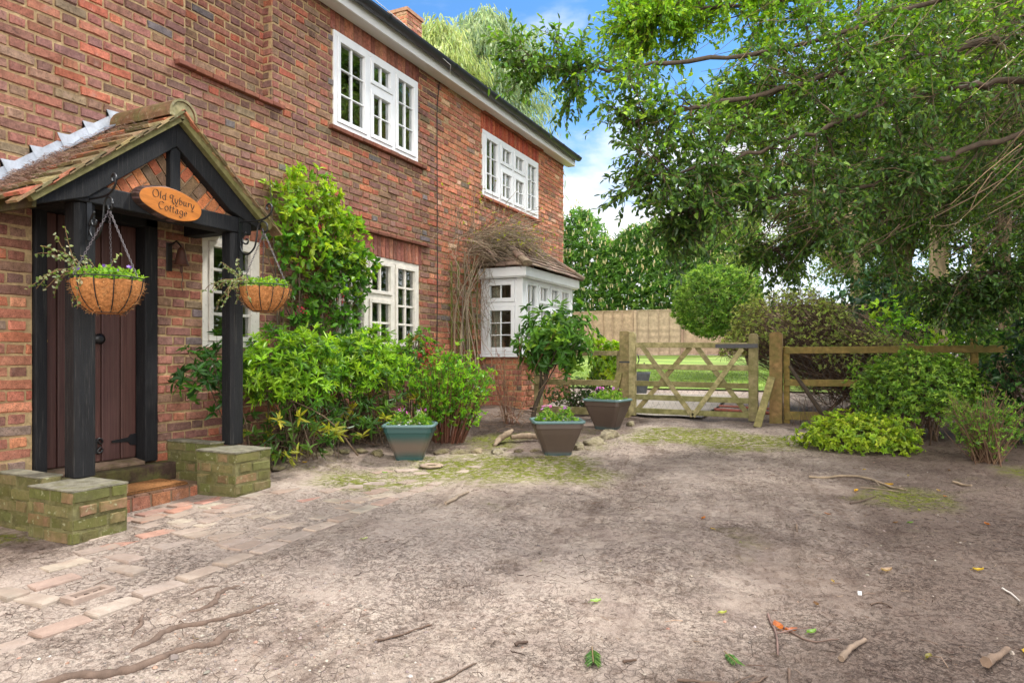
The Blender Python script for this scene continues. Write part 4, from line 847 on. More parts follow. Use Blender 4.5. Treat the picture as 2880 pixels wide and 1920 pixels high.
# ------------------------------------------------------------------ plants beside the house
def stems_to(mb, base, T, r0, r1, col, k=7, sagx=.0):
    """bent stems from base points out to tips"""
    for b, t in zip(base, T):
        b, t = np.array(b), np.array(t); mid = b * .45 + t * .55; mid[:2] = b[:2] * .65 + t[:2] * .35; mid = mid + rng.normal(0, .025, 3)
        tube(mb, crv([b, mid, t], 4), np.linspace(r0, r1, 9), 5, pal(1, [col])[0], 0, False)
def whorls(mb, T, Dd, k, L, Wd, cols, wts=None, ang=(35, 85), mi=0, var=.22, fold=.3, curl=.2):
    """k leaves round every shoot tip"""
    n_ = len(T); Tt = np.repeat(T, k, 0); D0 = np.repeat(Dd / np.linalg.norm(Dd, axis=1)[:, None], k, 0); a = R(1) * rng.uniform(ang[0], ang[1], n_ * k)[:, None]
    S = np.cross(D0, rng.normal(0, 1, (n_ * k, 3))); S /= np.linalg.norm(S, axis=1)[:, None]
    D = D0 * np.cos(a) + S * np.sin(a); ls = rng.uniform(.65, 1.2, n_ * k)
    base = pal(n_, cols, wts, var); c = np.repeat(base, k, 0) * rng.uniform(.85, 1.15, (n_ * k, 1))
    leaves(mb, Tt - D0 * (rng.rand(n_ * k, 1) * L * .45), D, D0 + rng.normal(0, .25, (n_ * k, 3)), L * ls, Wd * ls, c, mi, fold, curl)
def shell_pts(n_, c, r, inner=.55, zmin=-1., zpow=1.0, lump=.18, fs=2.5):
    """points in the outer part of a lumpy ellipsoid, and their outward directions"""
    d = rdir(n_ * 3); d = d[d[:, 2] > zmin][:n_]; n_ = len(d)
    l = 1 + lump * 2 * (fbm(d[:, 0] * fs + 5 + d[:, 2] * 1.3, d[:, 1] * fs + 9 - d[:, 2] * 1.7, 1, 3, int(c[0] * 7) % 50) - .5) * 2
    q = (inner + (1 - inner) * rng.rand(n_) ** .6) * l
    return np.array(c) + d * q[:, None] * np.array(r), d * np.array([1 / r[0], 1 / r[1], 1 / r[2]]) / np.linalg.norm(d / np.array(r), axis=1)[:, None]
YG = [srgb(142, 180, 44), srgb(118, 164, 42), srgb(94, 144, 44), srgb(164, 190, 54), srgb(78, 120, 42)]
BRWN = srgb(92, 76, 60)

# climbing shrub on the wall between porch and lower window
t = thing('climbing_shrub', 'tall yellow-green climbing shrub trained up the brick wall beside the porch', 'climber', (.15, 5.0, g1(.15, 5)))
b = MB(); zg_ = g1(.2, 5)
for k in range(17):
    y0 = 4.95 + rng.normal(0, .22); y1 = rng.uniform(4.45, 5.75); z1 = rng.uniform(1.7, 2.75) - .5 * max(0, y1 - 5.3)
    tube(b, crv([(rng.uniform(.06, .2), y0, zg_), (rng.uniform(.04, .18), y0 + .3 * (y1 - y0) + rng.normal(0, .06), 1.0), (rng.uniform(.04, .16), y0 + .7 * (y1 - y0), .5 * z1 + .6), (rng.uniform(.06, .25), y1, z1)], 5), np.linspace(.012, .004, 16), 5, pal(1, [srgb(108, 98, 76), srgb(84, 72, 58)])[0], 0, False)
b.build('stems', M['bark'], t)
k = 3200; yy = rng.uniform(4.30, 6.02, k); zz = rng.uniform(1.1, 2.98, k)
shape = sm(0, .28, yy - (4.36 + .25 * np.abs(zz - 2.1))) * sm(0, .25, (5.98 - .9 * np.clip(zz - 2.05, 0, 2) ** 1.3 - .38 * np.clip(1.9 - zz, 0, 1)) - yy) * sm(3.0, 2.7, zz + .3 * np.abs(yy - 4.85))
dens = (fbm(yy, zz, 3.2, 3, 6) * 1.25) * (0.30 + .9 * sm(1.4, 2.5, zz) + .5 * sm(5.2, 5.7, yy))
kp = rng.rand(k) < np.clip(shape * dens * 1.0, 0, 1); yy, zz = yy[kp], zz[kp]; k = len(yy)
T = np.c_[.05 + rng.uniform(0, .30, k) * (.5 + .5 * sm(1.2, 2.2, zz)), yy, zz]
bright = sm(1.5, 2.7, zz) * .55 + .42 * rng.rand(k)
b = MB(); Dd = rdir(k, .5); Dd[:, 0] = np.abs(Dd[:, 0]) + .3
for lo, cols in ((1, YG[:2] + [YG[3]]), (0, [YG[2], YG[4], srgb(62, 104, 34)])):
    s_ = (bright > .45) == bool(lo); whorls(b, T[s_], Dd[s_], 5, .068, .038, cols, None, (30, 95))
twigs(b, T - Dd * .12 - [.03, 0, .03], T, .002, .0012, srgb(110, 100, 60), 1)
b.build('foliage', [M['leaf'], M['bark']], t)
for (y, z) in ((4.72, 1.52), (5.30, 1.66), (5.0, 2.3)):
    b = MB(); q = np.array([.3, y, z]) + rng.normal(0, .022, (14, 3)); leaves(b, q, rdir(14), rdir(14), .026, .011, pal(14, [srgb(196, 70, 84), srgb(180, 54, 64)])); b.build('flower', M['petal'], t)

def shrub(name, label, cat, base, c, r, ntip, k, L, Wd, cols, wts=None, nst=14, ang=(35, 85), inner=.5, zmin=-.75, mat='leaf', lump=.18, spread=.12, stem_r=(.009, .003), stem_col=BRWN, up=.55, group=None, var=.22, build=True, twig=True):
    t = thing(name, label, cat, (base[0], base[1], g1(*base)), group); zb = g1(*base) - .03
    T, Dn = shell_pts(ntip, c, r, inner, zmin, lump=lump); Dd = Dn + [0, 0, up] + rng.normal(0, .3, T.shape)
    b = MB(); ii = rng.choice(len(T), min(nst, len(T)), False)
    stems_to(b, np.array([base[0], base[1], zb]) + rng.normal(0, spread, (len(ii), 3)) * [1, 1, 0], T[ii], *stem_r, stem_col)
    if twig: cen = np.array(c) - [0, 0, r[2] * .5]; j = rng.choice(len(T), min(len(T), 260), False); twigs(b, T[j] * .62 + cen * .38, T[j], stem_r[1], stem_r[1] * .45, pal(len(j), [stem_col]), 0, .1)
    b.build('stems', M['bark'], t)
    b = MB(); whorls(b, T, Dd, k, L, Wd, cols, wts, ang, 0, var); 
    if build: b.build('foliage', M[mat], t)
    return t, T, b
VAR = [srgb(124, 168, 42), srgb(96, 144, 40), srgb(150, 188, 50), srgb(72, 114, 38)]
VARL = [srgb(160, 160, 52), srgb(62, 98, 36), srgb(84, 118, 40)]
# low rhododendron-like branch behind the far porch post
t, T, b = shrub('rosette_shrub', 'small dark shrub of leaf rosettes between the door and far porch post', 'shrub', (.25, 4.12), (.26, 3.86, .98), (.20, .36, .34), 60, 8, .085, .03, [srgb(58, 104, 36), srgb(82, 132, 42), srgb(46, 84, 32)], None, 8, (50, 95), .2, -1, 'gloss', .2, .06)
for nm, lb, bs, c, r, nt in (('bushy_shrub', 'glossy evergreen shrub right behind the far porch pier, below the climber', (.42, 4.62), (.44, 4.52, .93), (.38, .54, .44), 480),
                             ('bushy_shrub', 'glossy evergreen shrub under the left half of the lower window', (.40, 5.55), (.42, 5.50, .98), (.40, .52, .42), 480)):
    t, T, b = shrub(nm, lb, 'shrub', bs, c, r, int(nt * 1.25), 9, .074, .020, VAR, [4, 3, 3, 1.5], 22, (28, 82), .45, -.55, 'gloss', .2, .16, group='glossy shrubs against the cottage wall', build=False)
    T2 = np.array(c) + rng.uniform(-1, 1, (80, 3)) * [.30, .50, .20] - [0, 0, .46]; T2[:, 0] += .10
    whorls(b, T2, rdir(80, .4) + [.4, 0, 0], 9, .09, .024, VARL, [2, 3, 2], (40, 90)); b.build('foliage', M['gloss'], t)
    b = MB(); stems_to(b, np.array([bs[0], bs[1], g1(*bs) - .03]) + rng.normal(0, .12, (80, 3)) * [1, 1, 0], T2, .005, .002, BRWN); b.build('lower_stems', M['bark'], t)
t, T, b = shrub('flowering_shrub', 'loose shrub with dark red flower clusters under the lower window', 'shrub', (.30, 6.50), (.36, 6.50, 1.02), (.32, .46, .40), 300, 5, .058, .028, [srgb(104, 150, 38), srgb(76, 122, 36), srgb(140, 168, 44), srgb(150, 110, 44)], [4, 4, 2, .6], 10, (35, 95), .45, -.6, 'leaf', .25, .08)
for k in range(26):
    b = MB(); p = np.array([.62 + rng.uniform(-.05, .06), 6.42 + rng.normal(0, .16), 1.02 + rng.normal(0, .09)]); q = p + rng.normal(0, .014, (12, 3)); leaves(b, q, rdir(12), rdir(12), .026, .014, pal(12, [srgb(150, 44, 48), srgb(170, 70, 66)])); b.build('flower', M['petal'], t)
# pale green spirea with upright wiry stems
t = thing('spirea_shrub', 'bright green wiry shrub fanning up between the green planter and bay window', 'shrub', (.86, 6.24, g1(.86, 6.24)))
b = MB(); k = 190; th = rng.uniform(0, 6.283, k); rr = np.sqrt(rng.rand(k)); T = np.c_[1.0 + .48 * rr * np.cos(th), 6.26 + .46 * rr * np.sin(th), 1.16 - .34 * rr ** 1.7 + rng.normal(0, .06, k)]
B0 = np.array([.92, 6.26, .13]) + np.c_[.17 * rr * np.cos(th), .16 * rr * np.sin(th), np.zeros(k)]
for p, q in zip(B0, T): mid = p * .5 + q * .5 + np.array([0, 0, .05]) + rng.normal(0, .02, 3); tube(b, crv([p, mid, q], 3), np.linspace(.0045, .0018, 7), 4, pal(1, [srgb(120, 74, 56), srgb(98, 66, 50)])[0], 0, False)
b.build('stems', M['bark'], t)
b = MB(); j = rng.randint(0, k, 1500); f = (rng.rand(1500) ** .62)[:, None]; f = .25 + .75 * f; Q = B0[j] * (1 - f) + T[j] * f + rng.normal(0, .035, (1500, 3)); br = sm(.35, .95, (Q[:, 2] - .3) / .85)
whorls(b, Q, rdir(1500, 1.2), 5, .045, .017, [srgb(120, 172, 36), srgb(96, 150, 36), srgb(144, 188, 44), srgb(78, 128, 36)], None, (25, 80)); b.build('foliage', M['leaf'], t)
# bare stems with reddish buds in front of the bay
t = thing('bare_shrub', 'nearly bare shrub of thin stems with reddish buds in front of the bay window', 'shrub', (.98, 7.7, g1(.98, 7.7)))
b = MB(); b2 = MB(); P0 = []
for k in range(26):
    e = np.array([1.0 + rng.normal(0, .22), 7.55 + rng.normal(0, .28), rng.uniform(.7, 1.52)]); p = np.array([.98, 7.7, g1(.98, 7.7)]) + rng.normal(0, .05, 3) * [1, 1, 0]
    C1 = crv([p, p * .5 + e * .5 + rng.normal(0, .05, 3), e], 5); tube(b, C1, np.linspace(.005, .002, len(C1)), 4, pal(1, [srgb(138, 108, 86), srgb(120, 84, 66)])[0], 0, False); P0.append(C1[rng.randint(5, 11, 2)])
for k in range(60):
    p = np.array([1.05 + rng.normal(0, .25), 7.4 + rng.normal(0, .3), g1(1, 7.4) + .02 + rng.rand() * .25]); twigs(b, [p], [p + rdir(1)[0] * [.3, .3, .12]], .003, .002, srgb(150, 122, 100))
P0 = np.concatenate(P0); leaves(b2, P0, rdir(len(P0), 1), rdir(len(P0)), .03, .018, pal(len(P0), [srgb(150, 74, 56), srgb(120, 60, 48)]))
b.build('stems', M['bark'], t); b2.build('buds', M['leaf'], t)

# trellis and the dry climber that swamps the bay roof
t = thing('trellis', 'narrow green wooden trellis panel on the wall left of the bay', 'trellis', (.03, 8.1, g1(.05, 8.1)))
TG = srgb(108, 110, 52)
for k in range(5):
    b = MB(); y = 7.80 + k * .165; bar(b, (.055, y + .015, .30), (.055, y - .01 + .012 * k, 2.35 + .03 * (k % 2)), .026, .016, (1, 0, 0), pal(1, [TG], None, .15)[0]); b.build('upright_lath', M['grey_wood'], t)
for k in range(9):
    b = MB(); z = .42 + k * .225; bar(b, (.036, 7.76, z), (.036, 8.50, z), .016, .024, (0, 0, 1), pal(1, [TG], None, .15)[0]); b.build('cross_lath', M['grey_wood'], t)
t = thing('winter_jasmine', 'dry tangle of twiggy jasmine spilling over the bay roof and trellis', 'climber', (.1, 8.2, g1(.1, 8.2)))
TW = [srgb(148, 128, 108), srgb(128, 110, 94), srgb(166, 148, 124), srgb(110, 100, 76)]
b = MB()
for k in range(9):
    y = rng.uniform(7.75, 8.5); C1 = crv([(.09, y, .3), (.10 + rng.uniform(-.02, .05), y + rng.normal(0, .12), 1.0), (.10, y + rng.normal(0, .12), 1.8), (.16, 8.4 + rng.normal(0, .35), 2.5)], 6); tube(b, C1, np.linspace(.012, .007, len(C1)), 5, pal(1, TW)[0], 0, False)
b.build('stems', M['bark'], t)
b = MB(); n1 = 620; A0 = np.c_[rng.uniform(.06, .4, n1), rng.normal(8.75, .45, n1), np.zeros(n1)]; A0[:, 2] = 2.42 + .30 * rng.rand(n1) + .25 * (1 - np.abs(A0[:, 1] - 8.9))
ends = []
for p in A0:
    rt = rng.rand(); d = np.array([rng.uniform(.1, .75), rng.normal(.55, .55), rng.uniform(.0, .75)]); d /= np.linalg.norm(d); L_ = rng.uniform(.3, .85); q = p.copy(); P = [q]
    for s_ in range(5): d = d + np.array([0.02, .05, -.28]) * .55 + rng.normal(0, .10, 3); d /= np.linalg.norm(d); q = q + d * L_ / 5; q[2] = max(q[2], 2.36 + .72 * max(0, (.82 - q[0])) * .95 if (8.6 < q[1] < 10.7 and q[0] < .82) else 1.6); P.append(q)
    P = np.array(P); c_ = pal(1, TW)[0]; twigs(b, P[:-1], P[1:], .0032, .0026, np.repeat(c_[None], 5, 0), 0, .03); ends += list(P[2:])
n2 = 240; A1 = np.c_[rng.uniform(.07, .22, n2), rng.uniform(7.55, 8.75, n2), rng.uniform(1.5, 2.6, n2)]; dd = np.c_[rng.uniform(-.05, .2, n2), rng.normal(0, .16, n2), rng.uniform(-.55, .25, n2)]; twigs(b, A1, A1 + dd, .003, .002, pal(n2, TW), 0, .12)
n3 = 130; A1 = np.c_[rng.uniform(.03, .15, n3), rng.normal(8.4, .6, n3), rng.uniform(2.3, 2.9, n3)]; dd = np.c_[rng.uniform(0, .25, n3), rng.normal(0, .25, n3), rng.uniform(.1, .55, n3)]; twigs(b, A1, A1 + dd, .003, .0018, pal(n3, TW), 0, .1)
b.build('twigs', M['bark'], t); ends = np.array(ends + list(A1 + dd))
b = MB(); e2 = ends[rng.choice(len(ends), 260, False)]; e2 = e2[e2[:, 2] > 2.62]; whorls(b, e2, rdir(len(e2), 1), 3, .035, .02, [srgb(168, 176, 48), srgb(140, 150, 52)], None, (20, 80))
v3 = np.c_[rng.uniform(.03, .08, 26), 8.55 + rng.normal(0, .08, 26), rng.uniform(2.5, 3.5, 26)]; whorls(b, v3, rdir(26, .5), 4, .035, .02, [srgb(168, 170, 48), srgb(110, 140, 40)]); b.build('foliage', M['leaf'], t)
b = MB(); 
for k in range(4): y = 8.5 + rng.normal(0, .12); tube(b, crv([(.03, y, 2.4), (.025, y + .05, 2.9), (.03, y + rng.normal(0, .1), 3.5)], 5), .003, 4, TW[0], 0, False)
b.build('wall_shoots', M['bark'], t)

# small potted-size laurel tree standing in the bed
t = thing('laurel_tree', 'small round-headed laurel tree with curved trunk behind the middle planter', 'tree', (1.17, 7.93, g1(1.17, 7.93)))
b = MB(); zb = g1(1.17, 7.93); tr = crv([(1.17, 7.93, zb - .05), (1.21, 7.93, .45), (1.32, 7.95, .72), (1.40, 7.98, 1.05), (1.43, 8.0, 1.45)], 5); tube(b, tr, np.linspace(.036, .016, len(tr)), 8, srgb(74, 64, 52))
T, Dn = shell_pts(270, (1.44, 8.02, 1.27), (.50, .48, .50), .25, -.9, lump=.24); ii = rng.choice(len(T), 30, False)
for p in T[ii]: s0 = tr[rng.randint(7, len(tr))]; tube(b, crv([s0, s0 * .45 + p * .55 + rng.normal(0, .03, 3), p], 4), np.linspace(.011, .004, 9), 5, srgb(78, 68, 54), 0, False)
b.build('trunk', M['bark'], t)
b = MB(); whorls(b, T, Dn + [0, 0, .4], 7, .125, .045, [srgb(80, 124, 46), srgb(98, 146, 50), srgb(64, 104, 42), srgb(140, 180, 60)], [4, 4, 3, 1.8], (35, 100), 0, .25, .35, .25); b.build('crown', M['gloss'], t)
t, T, b = shrub('yellow_shrub', 'bright yellow-green shrub behind the rails left of the gate', 'shrub', (1.75, 9.5), (1.72, 9.45, .98), (.36, .3, .42), 300, 6, .075, .05, [srgb(170, 196, 44), srgb(146, 182, 42), srgb(124, 166, 40)], None, 12, (40, 95), .3, -1)
t, T, b = shrub('low_shrub', 'dark bramble-like shrub behind the left rails under the laurel', 'shrub', (1.3, 9.3), (1.25, 9.25, .55), (.55, .3, .3), 160, 5, .06, .03, [srgb(56, 84, 36), srgb(76, 104, 44)], None, 30, (40, 95), .2, -1)

# ------------------------------------------------------------------ planters with bedding plants
def planter(label, x, y, rot, body, w_top, sq=1.0, h=.36, mottle=None):
    """square plastic planter with a rolled rim; the plants are its parts"""
    z0 = gz(x, y) - .006
    t = thing('planter', label, 'planter', (x, y, z0), 'plastic planters beside the drive'); ca, sa = math.cos(rot), math.sin(rot)
    W = lambda u, v_, z: (x + ca * u - sa * v_, y + sa * u + ca * v_, z0 + z)
    def ring4(wx, wy, z, cut):                        # chamfered square loop
        p = [(-wx + cut, -wy), (wx - cut, -wy), (wx - cut * .3, -wy + cut * .3), (wx, -wy + cut), (wx, wy - cut), (wx - cut * .3, wy - cut * .3), (wx - cut, wy), (-wx + cut, wy), (-wx + cut * .3, wy - cut * .3), (-wx, wy - cut), (-wx, -wy + cut), (-wx + cut * .3, -wy + cut * .3)]
        return [W(a, b_, z) for a, b_ in p]
    hw = w_top / 2; rings = []
    prof = [(.50, 0), (.515, .0), (.54, .10), (.62, .26), (.73, .46), (.82, .62), (.875, .74), (.885, .765), (.915, .775), (.93, .93)]
    b = MB(); rr = [ring4(hw * p, hw * p * sq, h * q, .022 + .02 * p) for p, q in prof]; n_ = 12; m_ = len(rr); V = [v_ for r_ in rr for v_ in r_]
    b.add(V, [[i * n_ + j, i * n_ + (j + 1) % n_, (i + 1) * n_ + (j + 1) % n_, (i + 1) * n_ + j] for i in range(m_ - 1) for j in range(n_)], body); b.build('pot', M['plastic' if mottle is None else mottle], t, bevel=.004)
    b = MB(); sec = [(.93, .925), (1.0, .925), (1.005, .97), (.975, 1.0), (.91, 1.0), (.885, .98), (.88, .80)]; rr = [ring4(hw * p, hw * (sq * p if sq == 1 else sq * p), h * q, .05) for p, q in sec]; V = [v_ for r_ in rr for v_ in r_]
    b.add(V, [[i * n_ + j, i * n_ + (j + 1) % n_, (i + 1) * n_ + (j + 1) % n_, (i + 1) * n_ + j] for i in range(len(sec) - 1) for j in range(n_)], srgb(88, 114, 114)); b.build('rim', M['plastic'], t, bevel=.006)
    b = MB(); b.add(ring4(hw * .9, hw * .9 * sq, h * .86, .05), [list(range(12))], (.035, .026, .02)); b.build('soil', M['soil'], t)
    b = MB(); k = 300; u = rng.uniform(-.8, .8, k) * hw; v_ = rng.uniform(-.8, .8, k) * hw * sq; cl = np.exp(-((u + hw * .38) / (hw * .25)) ** 2) + np.exp(-((u - hw * .36) / (hw * .25)) ** 2)
    zz = h * .88 + rng.rand(k) * (.03 + .13 * cl); Q = np.array([W(a, c, d) for a, c, d in zip(u, v_, zz)]); whorls(b, Q, rdir(k, 1.2), 5, .035, .013, [srgb(110, 152, 44), srgb(84, 130, 40), srgb(146, 178, 66), srgb(150, 160, 130)], [3, 3, 2, .4], (20, 85)); b.build('bedding_plants', M['leaf'], t)
    ku = 10; u = np.r_[rng.normal(-hw * .38, hw * .12, 6), rng.normal(hw * .36, hw * .1, 4)]; Q = np.array([W(a, rng.normal(0, hw * .2), h * .9 + rng.uniform(.13, .17)) for a in u]); flower_each(Q, .02, pal(ku, [srgb(206, 112, 176), srgb(190, 130, 190)]), t); u = rng.uniform(-.7, .7, 16) * hw; Q = np.array([W(a, rng.uniform(-.7, .3) * hw, h * .9 + rng.uniform(.02, .06)) for a in u]); flower_each(Q, .014, pal(16, [srgb(216, 212, 214), srgb(150, 130, 186)]), t)
    return t
m, n = newmat('faded_planter'); M['faded'] = m; a = n('Attribute', {'attribute_name': 'col'}).outputs[0]; v = n('TexCoord').outputs['Object']; sx_ = n('SeparateXYZ'); n.link(v, sx_.inputs[0])
f = n('MapRange', {'interpolation_type': 'SMOOTHSTEP'}, Value=n.math('ADD', n.math('ABSOLUTE', n.math('SUBTRACT', sx_.outputs[2], .12)), n.math('MULTIPLY', n.noise(v, 6, 3), .04)), From_Min=.03, From_Max=.14).outputs[0]
out(n, P_(n, Base_Color=n.mix(f, srgb(96, 84, 74), a), Roughness=.4))
m, n = newmat('brown_planter'); M['brownpl'] = m; v = n('TexCoord').outputs['Object']; sx_ = n('SeparateXYZ'); n.link(v, sx_.inputs[0])
f = n('MapRange', {'interpolation_type': 'SMOOTHSTEP'}, Value=n.math('ADD', sx_.outputs[2], n.math('MULTIPLY', n.noise(v, 6, 3), .03)), From_Min=.02, From_Max=.07).outputs[0]
out(n, P_(n, Base_Color=n.mix(f, srgb(58, 74, 74), n.mix(n.noise(v, 5, 4), srgb(82, 68, 59), srgb(68, 57, 51))), Roughness=.42))
planter('square dark green planter with pink flowers, nearest the porch', 1.10, 5.32, R(26), srgb(36, 70, 68), .485, .8, .335, 'faded')
planter('brown square planter with green rim in front of the laurel tree', 2.26, 6.10, R(30), srgb(84, 70, 60), .50, .9, .335, 'brownpl')
planter('brown square planter with green rim turned cornerwise by the gate post', 2.22, 7.78, R(-8), srgb(88, 76, 66), .50, .8, .36, 'brownpl')

# ------------------------------------------------------------------ gate, gate posts and fences
GWc = [srgb(138, 128, 94), srgb(126, 118, 82), srgb(150, 138, 102)]
gc = lambda: pal(1, GWc, None, .12)[0]
GYp = 8.8
gt = thing('field_gate', 'weathered five-bar wooden gate with crossed braces closing the drive', 'gate', (3.0, GYp, g1(3.0, GYp)))
def stile(x0, x1, z0, z1, rnd):
    b = MB(); a = np.linspace(0, math.pi, 8); r = (x1 - x0) / 2; xc = (x0 + x1) / 2
    P = [(x0, z0), (x1, z0)] + ([(xc + r * math.cos(t), z1 - r + r * math.sin(t)) for t in a] if rnd else [(x1, z1 - .03), (x1 - .02, z1), (x0 + .02, z1), (x0, z1 - .03)])
    prism(b, [(x, GYp - .035, z) for x, z in P], (0, .07, 0), gc()); return b
stile(2.185, 2.275, .315, 1.415, True).build('latch_stile', M['grey_wood'], gt, bevel=.006); stile(3.69, 3.80, .30, 1.37, False).build('hinge_stile', M['grey_wood'], gt, bevel=.006)
for z in (1.205, .925, .705, .525, .348):
    b = MB(); h_ = .068; bar(b, (2.27, GYp, z + h_ / 2), (3.695, GYp, z + h_ / 2 - .012), .03, h_, (0, 0, 1), gc()); b.build('rail', M['grey_wood'], gt, bevel=.004)
for p, q, dy in (((2.36, 1.23), (3.02, .335), -.028), ((3.62, 1.19), (3.02, .335), -.028), ((2.98, 1.21), (2.28, .38), .028), ((3.06, 1.21), (3.69, .36), .028)):
    b = MB(); bar(b, (p[0], GYp + dy, p[1]), (q[0], GYp + dy, q[1]), .024, .062, (0, -1, 0) if False else (0, 0, 1), gc()); b.build('brace', M['grey_wood'], gt, bevel=.004)
b = MB(); box(b, 3.30, 3.80, GYp - .046, GYp - .036, 1.195, 1.245, (.03, .03, .034)); 
for x in (3.33, 3.55, 3.75): tube(b, [(x, GYp - .052, 1.22), (x, GYp - .046, 1.22)], .010, 8, (.04, .04, .04))
b.build('strap_hinge', M['iron'], gt)
b = MB(); tube(b, crv([(2.28, GYp + .05, 1.12), (2.30, GYp + .06, 1.05), (2.285, GYp + .06, .99), (2.36, GYp + .06, .985), (2.37, GYp + .06, 1.01)], 4), .008, 6, (.03, .03, .034)); box(b, 2.06, 2.20, GYp - .046, GYp - .038, 1.005, 1.028, (.03, .03, .034)); b.build('latch', M['iron'], gt)
def mesh_wire(mb, x0, x1, z0, z1, y, s=.075, r=.0011, col=(.10, .10, .095)):
    A, B_ = [], []
    for i in range(int((x1 - x0) / s) + 1):
        for j in range(int((z1 - z0) / s) + 1):
            x = x0 + i * s + (j % 2) * s / 2; z = z0 + j * s; A += [(x, y, z), (x, y, z)]; B_ += [(x + s / 2, y, z + s), (x - s / 2, y, z + s)]
    twigs(mb, A, B_, r, r, col, 0, .03)
b = MB(); mesh_wire(b, 2.30, 3.66, .26, .9, GYp + .05); b.build('chicken_wire', M['iron'], gt)
def post(name, label, x, y, w_, d_, z1, cat='post', top=.02, group=None, lean=0, col=None):
    z0 = gz(x, y) - .08; b = MB(); c_ = col if col is not None else gc()
    prism(b, [(x - w_ / 2, y - d_ / 2, z0), (x + w_ / 2, y - d_ / 2, z0), (x + w_ / 2 + lean, y - d_ / 2, z1 - top), (x + w_ / 4 + lean, y - d_ / 2, z1), (x - w_ / 4 + lean, y - d_ / 2, z1), (x - w_ / 2 + lean, y - d_ / 2, z1 - top)], (0, d_, 0), c_)
    o = b.build(name, M['grey_wood'], None, (x, y, z0 + .08), bevel=.006); return tag(o, label, cat, group)
post('gate_post', 'thick cracked wooden gate post on the latch side, left of the gate', 2.105, 8.90, .135, .135, 1.43, 'gate post', .01, 'posts holding the gate', .0, srgb(150, 132, 96))
post('gate_post', 'thick brown wooden gate post on the hinge side, right of the gate', 4.00, 8.86, .145, .14, 1.385, 'gate post', .02, 'posts holding the gate', .0, srgb(134, 108, 72))
def prop(label, p, q, w_):
    b = MB(); bar(b, p, q, w_, .035, (0, -1, .2), srgb(136, 126, 84)); tag(b.build('prop_board', M['grey_wood'], None, p, bevel=.004), label, 'board', 'boards leaning on the gate posts')
prop('short mossy board leaning on the latch-side gate post', (1.93, 8.72, g1(1.93, 8.72)), (2.05, 8.80, .88), .085); prop('short mossy board leaning on the hinge-side gate post', (3.83, 8.42, g1(3.83, 8.42) - .01), (3.96, 8.75, .84), .085)
# left run of rails to the bay
fl = thing('rail_fence', 'short post and rail fence between the bay window and gate post', 'fence', (1.3, 8.86, g1(1.3, 8.86)), 'post and rail fences')
b = MB(); box(b, .80, .90, 8.80, 8.90, .2, 1.16, gc()); b.build('fence_post', M['grey_wood'], fl, bevel=.006)
b = MB(); box(b, 1.985, 2.035, 8.87, 8.93, .2, 1.17, gc()); b.build('fence_post', M['grey_wood'], fl, bevel=.006)
for z0, z1 in ((1.10, 1.165), (.70, .775), (.30, .40)):
    b = MB(); box(b, .82, 2.03, 8.775 if z0 < .5 else 8.765, 8.797, z0, z1, gc()); b.build('rail', M['grey_wood'], fl, bevel=.004)
b = MB(); mesh_wire(b, .92, 2.0, .40, 1.1, 8.81); b.build('chicken_wire', M['iron'], fl)
fr_ = thing('rail_fence', 'long post and rail fence running right from the hinge-side gate post', 'fence', (5.2, 8.9, g1(5.2, 8.9)), 'post and rail fences')
for x, z1 in ((4.115, 1.21), (5.42, 1.24), (6.02, 1.29), (7.6, 1.28)):
    b = MB(); box(b, x - .035, x + .035, 8.88, 8.95, .2, z1, srgb(140, 116, 66)); b.build('fence_post', M['grey_wood'], fr_, bevel=.006)
for z0, z1, x1 in ((1.125, 1.205, 6.3), (.735, .815, 5.2), (.33, .43, 5.0)):
    b = MB(); bar(b, (4.10, 8.86, (z0 + z1) / 2), (x1, 8.86, (z0 + z1) / 2 + .01), .03, z1 - z0, (0, 0, 1), srgb(132, 112, 66)); b.build('rail', M['grey_wood'], fr_, bevel=.004)
b = MB(); bar(b, (5.25, 9.1, 1.13), (5.95, 9.1, 1.02), .03, .08, (0, 0, 1), srgb(150, 128, 80)); b.build('rail', M['grey_wood'], fr_, bevel=.004)
b = MB(); mesh_wire(b, 4.15, 5.9, .42, 1.12, 8.885); b.build('chicken_wire', M['iron'], fr_)

# far garden fence of lapped panels
pf = thing('panel_fence', 'long brown lapped panel fence across the far end of the lawn', 'fence', (-1, 27, g1(-1, 27)))
PC = [srgb(184, 160, 138), srgb(172, 150, 130), srgb(192, 168, 146)]
for k in range(8):
    x0 = -8.6 + k * 1.9; zb = float(gh(x0, 27)) - .02
    b = MB(); box(b, x0 - .05, x0 + .05, 26.93, 27.03, zb - .2, zb + 1.86, pal(1, PC)[0]); b.build('fence_post', M['panel_wood'], pf)
    b = MB(); pc = pal(1, PC, None, .08)[0]
    for r in range(14):
        z = zb + .05 + r * .126; prism(b, [(x0 + .06, 27.0, z), (x0 + 1.84, 27.0, z), (x0 + 1.84, 26.975, z + .002), (x0 + 1.84, 26.99, z + .142), (x0 + .06, 26.99, z + .142), (x0 + .06, 26.975, z + .002)][:2] + [(x0 + 1.84, 26.99, z + .142), (x0 + .06, 26.99, z + .142)], (0, -.012 - .006 * (r % 2), 0), pc * rng.uniform(.85, 1.1))
    for x in (.08, .53, .95, 1.37, 1.80): box(b, x0 + x - .02, x0 + x + .02, 26.935, 26.968, zb + .03, zb + 1.83, pc * .8)
    box(b, x0 + .06, x0 + 1.84, 26.94, 27.02, zb + 1.83, zb + 1.855, pc); b.build('fence_panel', M['panel_wood'], pf)
